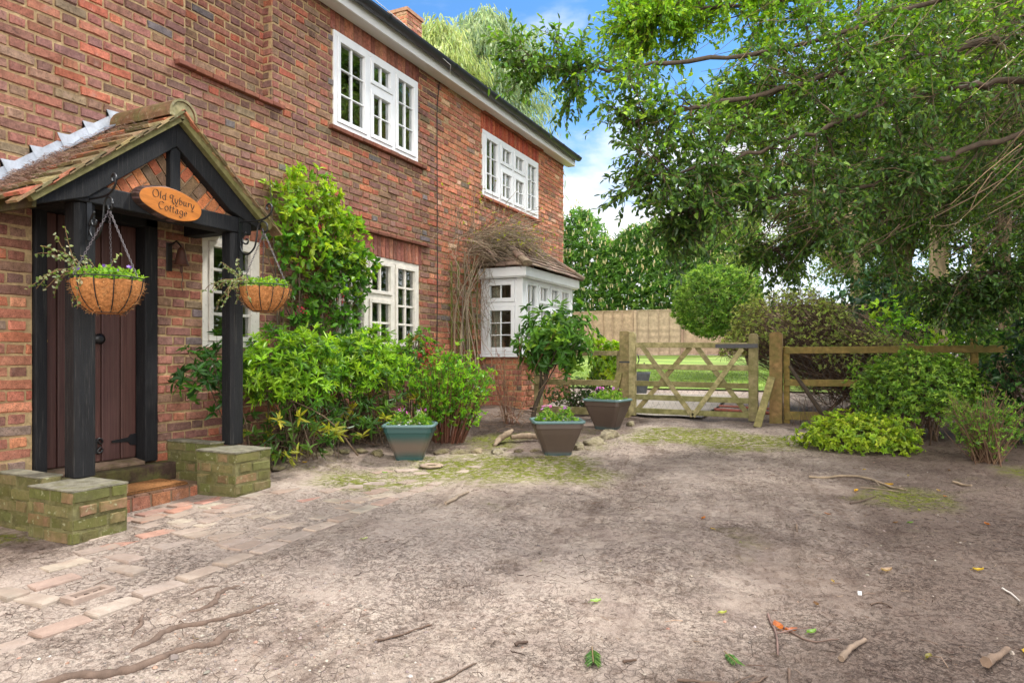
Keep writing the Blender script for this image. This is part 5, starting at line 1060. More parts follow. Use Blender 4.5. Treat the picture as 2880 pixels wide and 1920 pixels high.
# things beyond the gate
b = MB(); tube(b, [(3.15, 9.6, g1(3.15, 9.6) + .05), (3.9, 9.4, g1(3.9, 9.4) + .05)], .022, 8, srgb(160, 92, 78)); tube(b, [(3.2, 9.68, g1(3.2, 9.68) + .09), (3.9, 9.46, g1(3.9, 9.46) + .10)], .016, 8, srgb(168, 104, 88)); tag(b.build('clay_pipe', M['plain'], None, (3.5, 9.5, g1(3.5, 9.5))), 'reddish pipe lying on the slabs behind the gate', 'pipe')
b = MB(); x, y = 1.62, 9.05; z = g1(x, y); tube(b, [(x, y - .12, z + .075), (x, y + .14, z + .085)], .075, 14, srgb(96, 58, 40), 0, False); tube(b, [(x, y - .118, z + .075), (x, y + .138, z + .085)], .060, 14, srgb(60, 38, 30), 0, False); tag(b.build('drain_pipe', M['stone'], None, (x, y, z)), 'short brown clay drain pipe lying behind the bottom board', 'pipe')
b = MB(); x, y = 1.46, 11.9; z = gz(x, y) - .01; tube(b, [(x, y, z), (x, y, z + .06), (x, y, z + .36), (x, y, z + .40), (x, y, z + .4), (x, y, z + .3)], [.12, .13, .19, .20, .17, .16], 20, srgb(84, 88, 92), 0, False); tag(b.build('garden_pot', M['plain'], None, (x, y, z)), 'round dark grey garden pot behind the latch side of the gate', 'pot')

# ------------------------------------------------------------------ trees
def grow(b, lf, curve, r0, r1, nsec, seclen, ntw, twlen, nl, L, Wd, cols, wts=None, droop=.25, t0=.18, col=srgb(74, 62, 50), sidex=(0, 0, 0), var=.25, side=.85, fwd=.55, bare=0.0, curl=.2, cull=None):
    """a bough: tapering limb, side branches, twigs, leaves"""
    cv = crv(curve, 8); m_ = len(cv); cv[1:] += rng.normal(0, .012, (m_ - 1, 3)); tube(b, cv, np.linspace(r0, r1, m_) * rng.uniform(.85, 1.15, m_), 7, col, 0, False); T = np.gradient(cv, axis=0); T /= np.linalg.norm(T, axis=1)[:, None]
    LP, LD = [], []; TA, TB = [], []; SA, SB, SR = [], [], []
    for _ in range(nsec):
        t = (t0 + (1 - t0) * rng.rand() ** .85) * (m_ - 1); i = int(min(t, m_ - 2)); f = t - i; p = cv[i] * (1 - f) + cv[i + 1] * f
        d = T[i] * fwd + rng.normal(0, 1, 3) * [side, side, side * .75] + np.array(sidex); d /= np.linalg.norm(d); L_ = seclen * rng.uniform(.45, 1.15) * (1.1 - .72 * t / (m_ - 1)); P = [p]; ns = 5
        for s_ in range(ns): d = d + np.array([0, 0, -droop / ns]) + rng.normal(0, .10, 3); d /= np.linalg.norm(d); P.append(P[-1] + d * L_ / ns)
        P = np.array(P); SA.append(P[:-1]); SB.append(P[1:]); SR.append(np.linspace(.0085, .003, ns))
        u = rng.rand(ntw) ** .75 * (ns - .01); ii = u.astype(int); ff = (u - ii)[:, None]; B0 = P[ii] * (1 - ff) + P[ii + 1] * ff; sd = P[ii + 1] - P[ii]; sd /= np.linalg.norm(sd, axis=1)[:, None]
        D = sd * .7 + rng.normal(0, .7, (ntw, 3)) + [0, 0, -.1]; D /= np.linalg.norm(D, axis=1)[:, None]; E_ = B0 + D * twlen * rng.uniform(.5, 1.2, (ntw, 1)); TA.append(B0); TB.append(E_)
        if bare and rng.rand() < bare * (1.4 - 1.1 * t / (m_ - 1)): continue
        g = np.linspace(.25, 1.0, nl)[None, :, None]; Q = B0[:, None] + (E_ - B0)[:, None] * g; LP.append(Q.reshape(-1, 3)); LD.append(np.repeat(D, nl, 0) * .7)
    SA, SB, SR = np.concatenate(SA), np.concatenate(SB), np.concatenate(SR); twigs(b, SA, SB, SR, SR * .8, pal(len(SA), [col, np.array(col) * 1.35]), 0, .03)
    TA, TB = np.concatenate(TA), np.concatenate(TB); twigs(b, TA, TB, .0026, .0014, pal(len(TA), [np.array(col) * 1.2, srgb(104, 92, 62)]), 0, .06)
    LP, LD = np.concatenate(LP), np.concatenate(LD)
    if cull is not None: k_ = cull(LP); LP, LD = LP[k_], LD[k_]
    k = len(LP); D = LD + rng.normal(0, .6, (k, 3)); D[:, 2] -= .15; N = rng.normal(0, .45, (k, 3)) + [0, 0, 1]
    leaves(lf, LP, D, N, L * rng.uniform(.6, 1.15, k), Wd * rng.uniform(.6, 1.15, k), pal(k, cols, wts, var), 0, .25, curl)
BRT = [srgb(150, 192, 44), srgb(122, 172, 40), srgb(168, 202, 54), srgb(98, 146, 42)]
MID = [srgb(96, 136, 48), srgb(78, 114, 44), srgb(120, 154, 55), srgb(66, 98, 42)]
DRK = [srgb(62, 94, 42), srgb(76, 110, 46), srgb(54, 80, 40), srgb(96, 128, 52)]
NB = srgb(82, 70, 56)
t = thing('overhanging_tree', 'big leafy tree whose boughs hang over the drive from the right', 'tree', (8.3, 8.6, g1(8.3, 8.6)))
b, lf = MB(), MB(); zt = g1(8.3, 8.6)
tr = crv([(8.3, 8.6, zt - .1), (8.25, 8.5, 1.5), (8.1, 8.4, 3.2), (8.0, 8.4, 5.0), (7.9, 8.5, 7.2)], 6); tube(b, tr, np.linspace(.24, .10, len(tr)), 12, NB)
B1 = [(8.1, 8.3, 3.9), (7.28, 7.69, 4.05), (6.05, 6.75, 3.67), (5.24, 6.13, 3.42), (4.49, 5.65, 3.18), (3.78, 5.08, 2.91), (3.38, 4.78, 2.79)]
B2 = [(8.0, 8.4, 4.7), (7.36, 7.95, 4.80), (5.65, 7.11, 4.45), (4.27, 6.44, 4.21), (3.45, 6.05, 4.13), (3.25, 5.95, 4.08)]
B3 = [(8.15, 8.2, 3.1), (7.02, 6.89, 3.31), (5.93, 6.14, 3.10), (5.34, 5.74, 3.00), (4.65, 5.29, 2.71), (3.99, 4.94, 2.45), (3.55, 4.55, 2.32)]
B4 = [(8.15, 8.2, 2.9), (6.93, 6.63, 2.97), (5.64, 6.00, 2.65), (4.93, 5.65, 2.36), (4.08, 5.12, 2.22), (3.66, 4.95, 2.12)]
B5 = [(8.2, 8.6, 3.1), (7.58, 8.62, 3.24), (6.09, 7.89, 2.83), (5.18, 7.77, 2.56), (4.39, 7.61, 2.30), (4.0, 7.4, 2.12)]
B6 = [(7.95, 8.45, 5.9), (6.84, 8.25, 5.73), (4.60, 7.16, 5.23), (3.75, 6.74, 4.95), (3.3, 6.52, 4.8)]
B7 = [(8.05, 8.4, 4.2), (5.91, 6.79, 4.09), (4.33, 5.69, 3.49), (3.44, 5.14, 3.31), (2.97, 4.80, 3.22), (2.60, 4.52, 3.27)]
B8 = [(8.1, 8.8, 4.1), (7.80, 9.28, 4.21), (5.82, 8.53, 3.70), (4.58, 7.93, 3.24), (3.75, 7.42, 2.92), (3.3, 7.1, 2.65)]
B9 = [(8.2, 8.6, 2.4), (7.58, 8.62, 2.41), (6.46, 8.07, 2.05), (5.92, 7.92, 1.85), (5.6, 7.87, 1.6)]
grow(b, lf, B1, .040, .010, 44, 1.0, 18, .26, 11, .056, .030, MID + BRT[:1], [3, 3, 2, 2, 1.5], .35, bare=.28)
grow(b, lf, B2, .032, .010, 66, 1.1, 19, .26, 11, .056, .030, BRT, None, .35)
grow(b, lf, B3, .032, .008, 44, .85, 17, .25, 11, .056, .030, DRK + MID, None, .40, bare=.28)
grow(b, lf, B4, .028, .008, 40, .72, 16, .24, 11, .056, .030, DRK, None, .40, bare=.28)
grow(b, lf, B5, .032, .008, 56, 1.0, 19, .26, 11, .056, .030, MID + DRK, None, .45, bare=.28)
grow(b, lf, B6, .032, .010, 60, 1.3, 18, .28, 11, .056, .030, BRT, [2, 3, 2, 3], .35)
grow(b, lf, B7, .026, .007, 24, .55, 13, .24, 11, .056, .030, MID + BRT[3:], None, .35)
grow(b, lf, B8, .032, .008, 64, 1.1, 19, .28, 11, .056, .030, MID + BRT[3:], None, .45, bare=.28)
grow(b, lf, B9, .035, .007, 44, .9, 18, .26, 11, .056, .030, DRK, None, .5)
grow(b, lf, [(8.0, 8.4, 4.5), (6.9, 7.8, 4.3), (5.5, 7.2, 3.85), (4.4, 6.6, 3.5), (3.75, 6.3, 3.3)], .028, .008, 60, 1.0, 18, .26, 10, .060, .033, BRT + MID[:1] + MID[2:3], None, .4)
for cv in ([(8.1, 8.2, 3.6), (7.2, 6.4, 4.1), (6.4, 5.0, 4.0), (5.8, 4.2, 3.7)], [(8.0, 8.4, 5.2), (7.4, 6.6, 5.6), (6.4, 5.4, 5.6), (5.4, 4.8, 5.2)], [(8.0, 8.4, 6.0), (6.4, 8.8, 6.6), (4.8, 8.6, 6.4)], [(7.9, 8.5, 6.8), (7.4, 9.6, 7.4), (6.2, 10.4, 7.2)], [(8.1, 8.6, 3.2), (7.3, 8.9, 3.4), (6.4, 8.8, 3.1), (5.6, 8.7, 2.7)]):
    grow(b, lf, cv, .045, .010, 22, 1.2, 16, .3, 8, .058, .03, MID + BRT[3:], None, .35, bare=.3)
b.build('trunk', M['bark'], t); lf.build('crown', M['gloss'], t)
# a sprig of darker leaves in front of the far eaves belongs to the same bough B7; thin dry twigs among the boughs
b = MB(); k = 800; A = np.c_[rng.uniform(3.6, 7.6, k), rng.uniform(5.5, 8.6, k), rng.uniform(2.2, 5.0, k)]; A = A[(A[:, 0] > 3.6 + .3 * (A[:, 2] - 2.2))]; D = np.array([-.62, -.25, -.42]) + rng.normal(0, .22, (len(A), 3)); twigs(b, A, A + D * rng.uniform(.3, 1.2, (len(A), 1)), .0042, .0018, pal(len(A), [srgb(110, 92, 70), srgb(140, 120, 92), srgb(92, 78, 62)]), 0, .05); b.build('dry_twigs', M['bark'], t)

# woodland beyond the fence: each tree with its own trunk, limbs and crown
def tree(name, label, x, y, H, lean, limbs, cols, L, nsec, seclen, group='trees beyond the fences', tr_r=.16, col=srgb(150, 134, 104), ntw=10, nl=5, mat='leaf', trunk_h=None, cull=None, base=None):
    z0 = float(gh(x, y)); t = thing(name, label, 'tree', (x, y, z0), group); b, lf = MB(), MB(); th = trunk_h or H * .8
    tr = crv([(x, y, z0 - .1), (x + lean[0] * .3, y + lean[1] * .3, z0 + th * .35), (x + lean[0] * .8, y + lean[1] * .8, z0 + th * .75), (x + lean[0], y + lean[1], z0 + th)], 5); tube(b, tr, np.linspace(tr_r, tr_r * .4, len(tr)), 9, col)
    for cv in limbs: grow(b, lf, cv, .05, .012, nsec, seclen, ntw, .34, nl, L, L * .5, cols, None, .3, .1, np.array(col) * .7, cull=cull)
    b.build('trunk', M['bark'], t); lf.build('crown', M[mat], t); return t
def limbs_round(c, r, n_, origin):
    o_ = []
    for k in range(n_):
        d = rdir(1, .25)[0]; e = np.array(c) + d * np.array(r) * rng.uniform(.6, 1); s0 = np.array(origin) + [0, 0, rng.uniform(-.5, .6) * r[2]]; o_.append([s0, s0 * .5 + e * .5 + rng.normal(0, .15, 3) + [0, 0, .15], e])
    return o_
PALE = [srgb(140, 168, 78), srgb(116, 150, 62), srgb(158, 180, 92), srgb(96, 130, 56)]
# small-leaved tree whose branches droop to the left behind the gate
tree('pale_leaved_tree', 'airy pale small-leaved tree drooping left above the clipped topiary', 5.2, 18.6, 7, (-.4, 0), [
    [(5.0, 18.6, 3.2), (3.6, 18.8, 4.6), (2.2, 19.0, 4.7), (1.0, 19.0, 4.2)], [(5.0, 18.6, 4.2), (3.6, 18.4, 5.8), (2.2, 18.6, 6.2), (1.1, 18.8, 5.6)], [(4.9, 18.6, 3.0), (3.9, 18.2, 3.9), (2.9, 18.2, 3.9), (2.0, 18.4, 3.6)],
    [(4.9, 18.6, 3.6), (4.2, 19.2, 5.2), (3.0, 19.4, 5.2), (1.8, 19.6, 4.7)], [(4.9, 18.6, 5.2), (4.0, 18.8, 6.8), (3.0, 18.8, 7.2)]], PALE, .085, 34, 1.15, ntw=12, nl=6, mat='gloss')
tree('woodland_tree', 'dense dark green tree behind the arched hedge, right of the sky gap', 5.9, 16.6, 6, (0, 0), limbs_round((5.9, 16.6, 3.5), (1.4, 1.4, 2.2), 9, (5.9, 16.6, 2.6)), MID + DRK, .10, 26, 1.0, ntw=10, nl=5, mat='gloss')
tree('woodland_tree', 'tall pale-trunked tree, left one of the pair seen through the canopy', 6.95, 20.5, 10, (.1, 0), limbs_round((6.9, 20.8, 7), (2.4, 2, 3), 10, (6.95, 20.5, 5)), MID + PALE[3:], .12, 26, 1.4, tr_r=.17, col=srgb(196, 178, 130), trunk_h=9)
tree('woodland_tree', 'tall pale-trunked tree, right one of the pair seen through the canopy', 7.75, 20.6, 10, (.1, 0), limbs_round((8.2, 21.2, 6.5), (2.2, 2, 3.4), 10, (7.75, 20.6, 5)), MID, .12, 26, 1.4, tr_r=.21, col=srgb(186, 166, 120), trunk_h=9)
tree('woodland_tree', 'broad green tree filling the far right behind the long fence', 8.4, 14.6, 8, (0, 0), limbs_round((8.2, 14.4, 4.0), (2.1, 1.8, 3.0), 13, (8.4, 14.6, 3)), MID + DRK, .085, 30, 1.2, mat='gloss')
tree('woodland_tree', 'slender tree with dead lower branches behind the long fence', 6.9, 12.6, 6, (.1, 0), limbs_round((6.9, 12.6, 4.0), (1.5, 1.3, 2.0), 9, (6.9, 12.6, 3.2)), MID + [BRT[3]], .07, 26, 1.0, tr_r=.09, col=srgb(120, 104, 80), mat='gloss')
tree('woodland_tree', 'big green tree crowning the skyline over the long fence', 9.2, 18.0, 11, (0, 0), limbs_round((8.4, 18, 7.5), (3, 2, 3.0), 12, (9.0, 18, 6)), MID, .12, 28, 1.6)
tree('woodland_tree', 'light green broad tree behind the pale-leaved tree, above the arched hedge', 5.0, 23.5, 9, (0, 0), limbs_round((4.9, 23.2, 5.9), (2.0, 1.5, 2.3), 14, (5.0, 23.5, 4.6)), PALE, .11, 34, 1.4, ntw=12, nl=6)
tree('woodland_tree', 'tall dense tree behind the upper boughs in the middle of the canopy', 6.2, 14.0, 8, (0, 0), limbs_round((6.2, 14.0, 5.6), (2.0, 1.5, 2.0), 14, (6.2, 14.0, 4.4)), MID + PALE[2:], .075, 36, 1.2, ntw=12, nl=6, mat='gloss')
tree('woodland_tree', 'very tall tree whose top closes the gaps at the upper right', 9.5, 13.0, 11, (0, 0), limbs_round((8.6, 13.2, 8.2), (2.6, 2.0, 2.6), 14, (9.3, 13.0, 6.5)), MID + BRT[3:], .085, 36, 1.5, ntw=12, nl=6)
for nm, lb, c, r, k, cols, L, mt in (('understory_shrub', 'bright green leafy bush behind the top rail of the long fence', (5.55, 11.2, 1.35), (.65, .5, .75), 260, BRT, .085, 'leaf'), ('understory_shrub', 'dark bluish evergreen bush just right of the arched hedge', (5.25, 13.4, 1.55), (.95, .7, 1.15), 420, [srgb(48, 82, 50), srgb(38, 66, 44), srgb(60, 96, 56)], .11, 'gloss'),
                                       ('understory_shrub', 'tangled brown and green bush behind the far end of the long fence', (7.0, 10.6, 1.4), (1.0, .6, 1.1), 700, MID + BRT[3:], .07, 'gloss'), ('understory_shrub', 'leafy thicket deep behind the long fence, below the pale trunks', (7.4, 15.6, 1.6), (2.0, .8, 1.3), 800, MID + PALE, .11, 'leaf'), ('understory_shrub', 'broad hedge-like bush at the far right end of the lawn', (6.8, 22.5, 2.2), (2.2, 1.0, 1.6), 900, PALE, .15, 'leaf'), ('understory_shrub', 'pale green bushes on the far boundary beyond the far right thicket', (12.0, 25.5, 2.4), (4.2, 1.2, 2.4), 1500, PALE, .19, 'leaf'), ('understory_shrub', 'tall leafy thicket at the far right behind all the fence rails', (9.2, 16.8, 2.7), (2.6, 1.2, 2.6), 1200, MID + PALE, .13, 'leaf'), ('understory_shrub', 'wide green bush behind the tall holly at the far right', (9.1, 12.0, 1.9), (1.7, 1.2, 1.7), 900, MID, .10, 'gloss'), ('understory_shrub', 'low dark thicket under the arched hedge behind the rails', (4.9, 11.6, .95), (1.0, .5, .55), 300, DRK, .07, 'leaf')):
    shrub(nm, lb, 'shrub', c[:2], c, r, k, 6, L, L * .5, cols, None, 16, (35, 95), .35, -.9, mt, .22, .25, group='bushes behind the long fence')
for lb, x, y, H in (('huge tree on the skyline beyond the long fence, the nearest of three', 11.0, 17.0, 15), ('huge tree on the skyline beyond the long fence, the middle of three', 13.0, 23.0, 16), ('huge tree on the skyline beyond the long fence, the farthest of three', 13.0, 31.0, 17)):
    tree('skyline_tree', lb, x, y, H, (0, 0), limbs_round((x, y, H * .6), (3.6, 3.6, H * .36), 18, (x, y, H * .45)), MID, .20, 34, 2.0, tr_r=.3, ntw=9, nl=5)
# cypresses behind the house
def cypress(label, x, y, H, rad, cols, n_, cap):
    z0 = float(gh(x, y)); t = thing('weeping_cypress', label, 'tree', (x, y, z0), 'cypresses behind the cottage'); b = MB(); tube(b, [(x, y, z0), (x, y, z0 + H * .5), (x, y, z0 + H * .97)], [.22, .14, .02], 8, srgb(96, 76, 60)); b2 = MB()
    h = (1 - rng.rand(n_) ** 1.0); hh = 1.5 + (H - 1.5) * h; th = rng.uniform(0, 6.283, n_); tier = .58 + .72 * np.abs(np.sin(hh * 2.3 + 2 * np.sin(th * 2 + hh)))
    rr = np.minimum(rad * (1 - h) ** .58, cap) * tier * rng.uniform(.45, 1.05, n_) + .06; P0 = np.c_[x + rr * np.cos(th), y + rr * np.sin(th), z0 + hh + rng.normal(0, .1, n_)]
    j = rng.choice(n_, 160); twigs(b, np.c_[np.full(160, x), np.full(160, y), P0[j, 2] + .35], P0[j], .02, .006, srgb(96, 80, 60), 0, .05); b.build('trunk', M['bark'], t)
    for q in range(4):
        D = np.c_[np.cos(th) * .45, np.sin(th) * .45, -np.ones(n_)] + rng.normal(0, .35, (n_, 3)); leaves(b2, P0 + rng.normal(0, .10, (n_, 3)), D, np.c_[np.cos(th), np.sin(th), np.full(n_, .4)] + rng.normal(0, .3, (n_, 3)), rng.uniform(.16, .42, n_), rng.uniform(.022, .06, n_), pal(n_, cols, None, .2), 0, .2, .15)
    b2.build('crown', M['leaf'], t)
cypress('pale yellow-green weeping cypress just above the far gutter, the left one', -6.95, 18.5, 10.9, 4.2, [srgb(172, 188, 128), srgb(152, 172, 112), srgb(190, 200, 146)], 6500, 1.25)
cypress('taller grey-green weeping cypress behind the gutter, the right one', -6.75, 21.4, 12.3, 6.0, [srgb(150, 172, 138), srgb(126, 152, 118), srgb(172, 188, 150)], 9000, 1.9)
# flowering laurel hedge behind the panel fence
hd_ = thing('laurel_hedge', 'tall glossy laurel hedge covered in cream flower spikes behind the panel fence', 'hedge', (-3, 28.3, g1(-3, 28.3))); b, b2, b3 = MB(), MB(), MB()
k = 8200; X = rng.uniform(-9.5, 1.7, k); dep = rng.rand(k) ** 2.0; top = 6.5 + 1.0 * np.exp(-((X + 5.6) / .75) ** 2) - .7 * np.exp(-((X + 4.3) / .6) ** 2) + .5 * fbm(X, X * 0, .9, 3) - .25
Z = 2.65 + (top - 2.65) * rng.rand(k) ** .9 + .25 * (vn(X, X * 0, 1.3) - .5); Y = 27.0 + dep * 2.2 + .9 * np.abs(Z - 4.6) ** 2 * .05 + .5 * fbm(X, Z, .8, 3); Y = np.where(Z < 3.1, np.maximum(Y, 26.85), Y)
T = np.c_[X, Y, Z]; Dd = np.array([.05, -.8, .55]) + rng.normal(0, .5, (k, 3)); whorls(b, T, Dd, 6, .20, .08, [srgb(92, 136, 58), srgb(112, 156, 66), srgb(70, 110, 52), srgb(142, 178, 80)], [4, 3, 2, 1.3], (35, 90), 0, .25); b.build('crown', M['gloss'], hd_)
j = rng.choice(k, 1250, False); j = j[Y[j] < 28.0]; P0 = T[j] + Dd[j] * .16 + [0, -.06, 0]; D = np.c_[rng.normal(0, .15, len(j)), np.full(len(j), -.15), np.ones(len(j))]
for q in range(3): leaves(b2, P0, D + rng.normal(0, .06, D.shape), rdir(len(j)), rng.uniform(.13, .23, len(j)), .05, pal(len(j), [srgb(226, 218, 176), srgb(208, 198, 150)]), 0, .6, .05)
b2.build('flower_spikes', M['petal'], hd_)
for k in range(14): x = -9 + k * .78; tube(b3, crv([(x, 28.4, g1(x, 28.4)), (x + .1, 28.3, 3), (x + rng.normal(0, .4), 28.2, 5.6)], 4), np.linspace(.07, .02, 9), 6, srgb(86, 72, 58), 0, False)
b3.build('trunk', M['bark'], hd_)
# clipped topiary ball on a stem
t = thing('topiary_tree', 'large clipped egg-shaped evergreen topiary on the lawn', 'tree', (3.0, 15.2, g1(3.0, 15.2))); b = MB(); zt = g1(3, 15.2)
tube(b, crv([(3.0, 15.2, zt - .05), (2.9, 15.2, zt + .5), (2.6, 15.2, 1.7)], 5), .07, 8, srgb(96, 82, 64)); c = np.array((2.22, 15.2, 2.26)); 
T, Dn = shell_pts(5200, c, (.98, .92, .84), .74, -.95, lump=.11); 
fl_ = T[:, 2] < 1.52; T[fl_, 2] = 1.52 + rng.uniform(-.05, .05, fl_.sum()); j = rng.choice(len(T), 200); twigs(b, np.repeat([[2.6, 15.2, 1.8]], 200, 0), T[j], .012, .003, srgb(90, 78, 60), 0, .08); b.build('trunk', M['bark'], t)
b = MB(); whorls(b, T, Dn + rng.normal(0, .35, T.shape), 5, .075, .024, [srgb(126, 162, 70), srgb(102, 142, 58), srgb(148, 180, 84), srgb(80, 118, 50)], None, (20, 75)); b.build('crown', M['leaf'], t)
# arched lonicera hedge over the hinge-side post
t = thing('arched_hedge', 'brown-green overgrown hedge arching over the hinge-side gate post', 'hedge', (4.9, 10.0, g1(4.9, 10))); b, b2 = MB(), MB(); zt = g1(4.9, 10)
LON = [srgb(158, 176, 88), srgb(178, 192, 108), srgb(134, 154, 74), srgb(150, 146, 92)]; TWB = [srgb(96, 76, 62), srgb(116, 96, 76), srgb(80, 64, 54)]; Ts = []
for c, r, k in (((4.12, 9.9, 1.28), (.86, .72, .74), 2300), ((4.90, 9.75, .98), (.60, .6, .46), 900), ((3.52, 9.9, 1.16), (.34, .5, .40), 480)):
    T, Dn = shell_pts(k, c, r, .80, -.15, lump=.10); Ts.append(T); whorls(b2, T, Dn + [0, 0, .3] + rng.normal(0, .4, T.shape), 6, .034, .016, LON, None, (25, 85)); j = rng.choice(len(T), int(k * .45)); D = rdir(len(j), .2) * [1, 1, .6]; twigs(b, T[j] - D * .12 - [0, 0, .06], T[j] + D * .1, .0028, .0016, pal(len(j), TWB), 0, .12)
    q = rng.choice(len(T), int(k * .30)); root = np.array([5.2, 9.9, .75]) + rng.normal(0, .25, (len(q), 3)) * [1.4, .5, .6]; twigs(b, root, T[q] - [0, 0, .04], .0065, .0025, pal(len(q), TWB), 0, .10)
for k in range(16):
    e = Ts[rng.randint(0, 2)]; e = e[rng.randint(len(e))]; C1 = crv([(5.3 + rng.normal(0, .35), 9.9 + rng.normal(0, .15), zt), (5.1 + rng.normal(0, .3), 9.85, .8), e * .5 + np.array([4.9, 9.8, 1.0]) * .5, e], 5); tube(b, C1, np.linspace(.028, .007, len(C1)), 6, pal(1, [srgb(88, 72, 58)])[0], 0, False)
b.build('branches', M['bark'], t); b2.build('foliage', M['leaf'], t)
b = MB(); C1 = crv([(4.62, 8.5, g1(4.6, 8.5)), (4.40, 8.62, .62), (4.22, 8.70, .88), (4.16, 8.72, .98)], 5); tube(b, C1, np.linspace(.03, .016, len(C1)), 8, srgb(64, 54, 44)); 
A = np.repeat([[4.55, 8.45, .32]], 60, 0) + rng.normal(0, .18, (60, 3)) * [1.2, .4, .3]; twigs(b, A, A + np.c_[rng.normal(0, .12, 60), rng.normal(0, .06, 60), rng.uniform(.1, .42, 60)], .003, .0015, pal(60, TWB)); tag(b.build('dead_branch', M['bark'], None, (4.6, 8.5, g1(4.6, 8.5))), 'dark dead stump and twigs leaning on the wire right of the gate', 'branch')

# shrubs in front of the long fence
t, T, b = shrub('mound_shrub', 'rounded mid-green twiggy shrub in front of the long fence', 'shrub', (5.40, 8.0), (5.42, 7.95, .74), (.60, .52, .44), 2600, 6, .038, .018, [srgb(124, 162, 54), srgb(102, 142, 48), srgb(144, 176, 64), srgb(82, 116, 44)], None, 40, (30, 85), .55, -.6, 'leaf', .14, .12, (.008, .003), srgb(88, 70, 56))
t, T, b = shrub('golden_shrub', 'low golden-yellow spreading shrub at the edge of the dirt drive', 'shrub', (4.85, 7.3), (4.85, 7.28, .30), (.56, .40, .27), 950, 7, .042, .021, [srgb(160, 184, 46), srgb(138, 168, 44), srgb(182, 198, 68), srgb(104, 138, 44)], [4, 4, 2, 1.5], 40, (30, 90), .5, -.35, 'leaf', .16, .16, (.005, .002))
t = thing('wiry_shrub', 'fine wispy green shrub with wiry stems right of the rounded shrub', 'shrub', (5.83, 6.85, g1(5.83, 6.85))); b, b2 = MB(), MB(); k = 120; th = rng.uniform(0, 6.283, k); rr = np.sqrt(rng.rand(k)); T = np.c_[5.83 + .40 * rr * np.cos(th), 6.9 + .35 * rr * np.sin(th), .78 - .22 * rr ** 2 + rng.normal(0, .05, k)]; B0 = np.array([5.83, 6.85, .17]) + rng.normal(0, .05, (k, 3)) * [1, 1, 0]
for p, q in zip(B0, T): tube(b, crv([p, p * .45 + q * .55 + rng.normal(0, .02, 3) + [0, 0, .04], q], 3), np.linspace(.004, .0015, 7), 4, pal(1, [srgb(104, 80, 60)])[0], 0, False)
b.build('stems', M['bark'], t); j = rng.randint(0, k, 700); f = .3 + .7 * rng.rand(700, 1) ** .7; whorls(b2, B0[j] * (1 - f) + T[j] * f + rng.normal(0, .03, (700, 3)), rdir(700, 1.4), 5, .032, .009, [srgb(110, 150, 48), srgb(90, 132, 44), srgb(128, 166, 56)], None, (20, 70)); b2.build('foliage', M['leaf'], t)
HOL = [srgb(40, 72, 36), srgb(52, 88, 40), srgb(34, 58, 34), srgb(74, 112, 44)]
for lb, c, r, k in (('tall dark glossy holly bush at the far right beyond the wiry shrub', (6.75, 7.7, 1.35), (.62, .7, 1.15), 900), ('low dark glossy holly bush at the right behind the rounded shrub', (6.35, 8.0, .75), (.5, .5, .55), 420)):
    shrub('holly_bush', lb, 'shrub', c[:2], c, r, k, 6, .065, .034, HOL, [4, 3, 3, 1.2], 24, (35, 95), .4, -.9, 'gloss', .2, .12, group='holly bushes on the right')

# ------------------------------------------------------------------ brick paving, roots, stones, litter
b = MB(); PB = [srgb(160, 145, 132), srgb(152, 138, 126), srgb(166, 152, 138), srgb(152, 132, 119)]; PR = [srgb(164, 124, 108), srgb(154, 120, 106)]
def paver(cx, cy, L, Wd, rot, cols, up=.012, tilt=.009):
    ca, sa = math.cos(rot), math.sin(rot); z = g1(cx, cy) - .002 + up * .7; ax = np.array([ca, sa, rng.normal(0, tilt)]) * L / 2; ay = np.array([-sa, ca, rng.normal(0, tilt)]) * Wd / 2
    q = np.array([[-1, -1], [-.3, -1.03], [.4, -.98], [1, -1], [1.02, 0], [1, 1], [.3, 1.03], [-.4, .98], [-1, 1], [-1.02, 0]], float) * (1 + rng.normal(0, .02, (10, 2))); top = np.array([(cx, cy, z)]) + (q[:, :1] * .965) * ax + (q[:, 1:] * .93) * ay; bot = np.array([(cx, cy, z - .05)]) + q[:, :1] * ax + q[:, 1:] * ay; mid = np.array([(cx, cy, z - .006)]) + q[:, :1] * ax + q[:, 1:] * ay
    b.add(np.r_[bot, mid, top], [[i, (i + 1) % 10, 10 + (i + 1) % 10, 10 + i] for i in range(10)] + [[10 + i, 10 + (i + 1) % 10, 20 + (i + 1) % 10, 20 + i] for i in range(10)] + [list(range(20, 30))], pal(1, cols, None, .12)[0])
y = .30; r90 = R(90)
while y < 5.3:
    if not (3.2 < y < 3.35 or 4.72 < y < 4.9): paver(1.84 + .012 * math.sin(y * 3) + .02 * sm(2.4, 3.2, y) * 0 + rng.normal(0, .006), y + .1, .205, .10, r90 + rng.normal(0, .035), PB, .010 - .012 * sm(3.4, 4.8, y))
    y += .222
for cx, cy, rt, kd in ((1.17, 2.14, 85, 0), (1.33, 1.99, 84, 0), (1.27, 1.80, 5, 0), (1.45, 1.84, 8, 0), (1.30, 2.36, 3, 0), (1.46, 2.27, 5, 0), (1.08, 2.36, 80, 0)): paver(cx, cy, .205, .10, R(rt), PB, .008)
for cx, cy, rt in ((.66, 2.78, 88), (.66, 3.01, 90), (.66, 3.24, 91), (.78, 2.90, 90), (.78, 3.13, 89), (.78, 3.36, 88)): paver(cx, cy, .205, .102, R(rt), PR, .006)
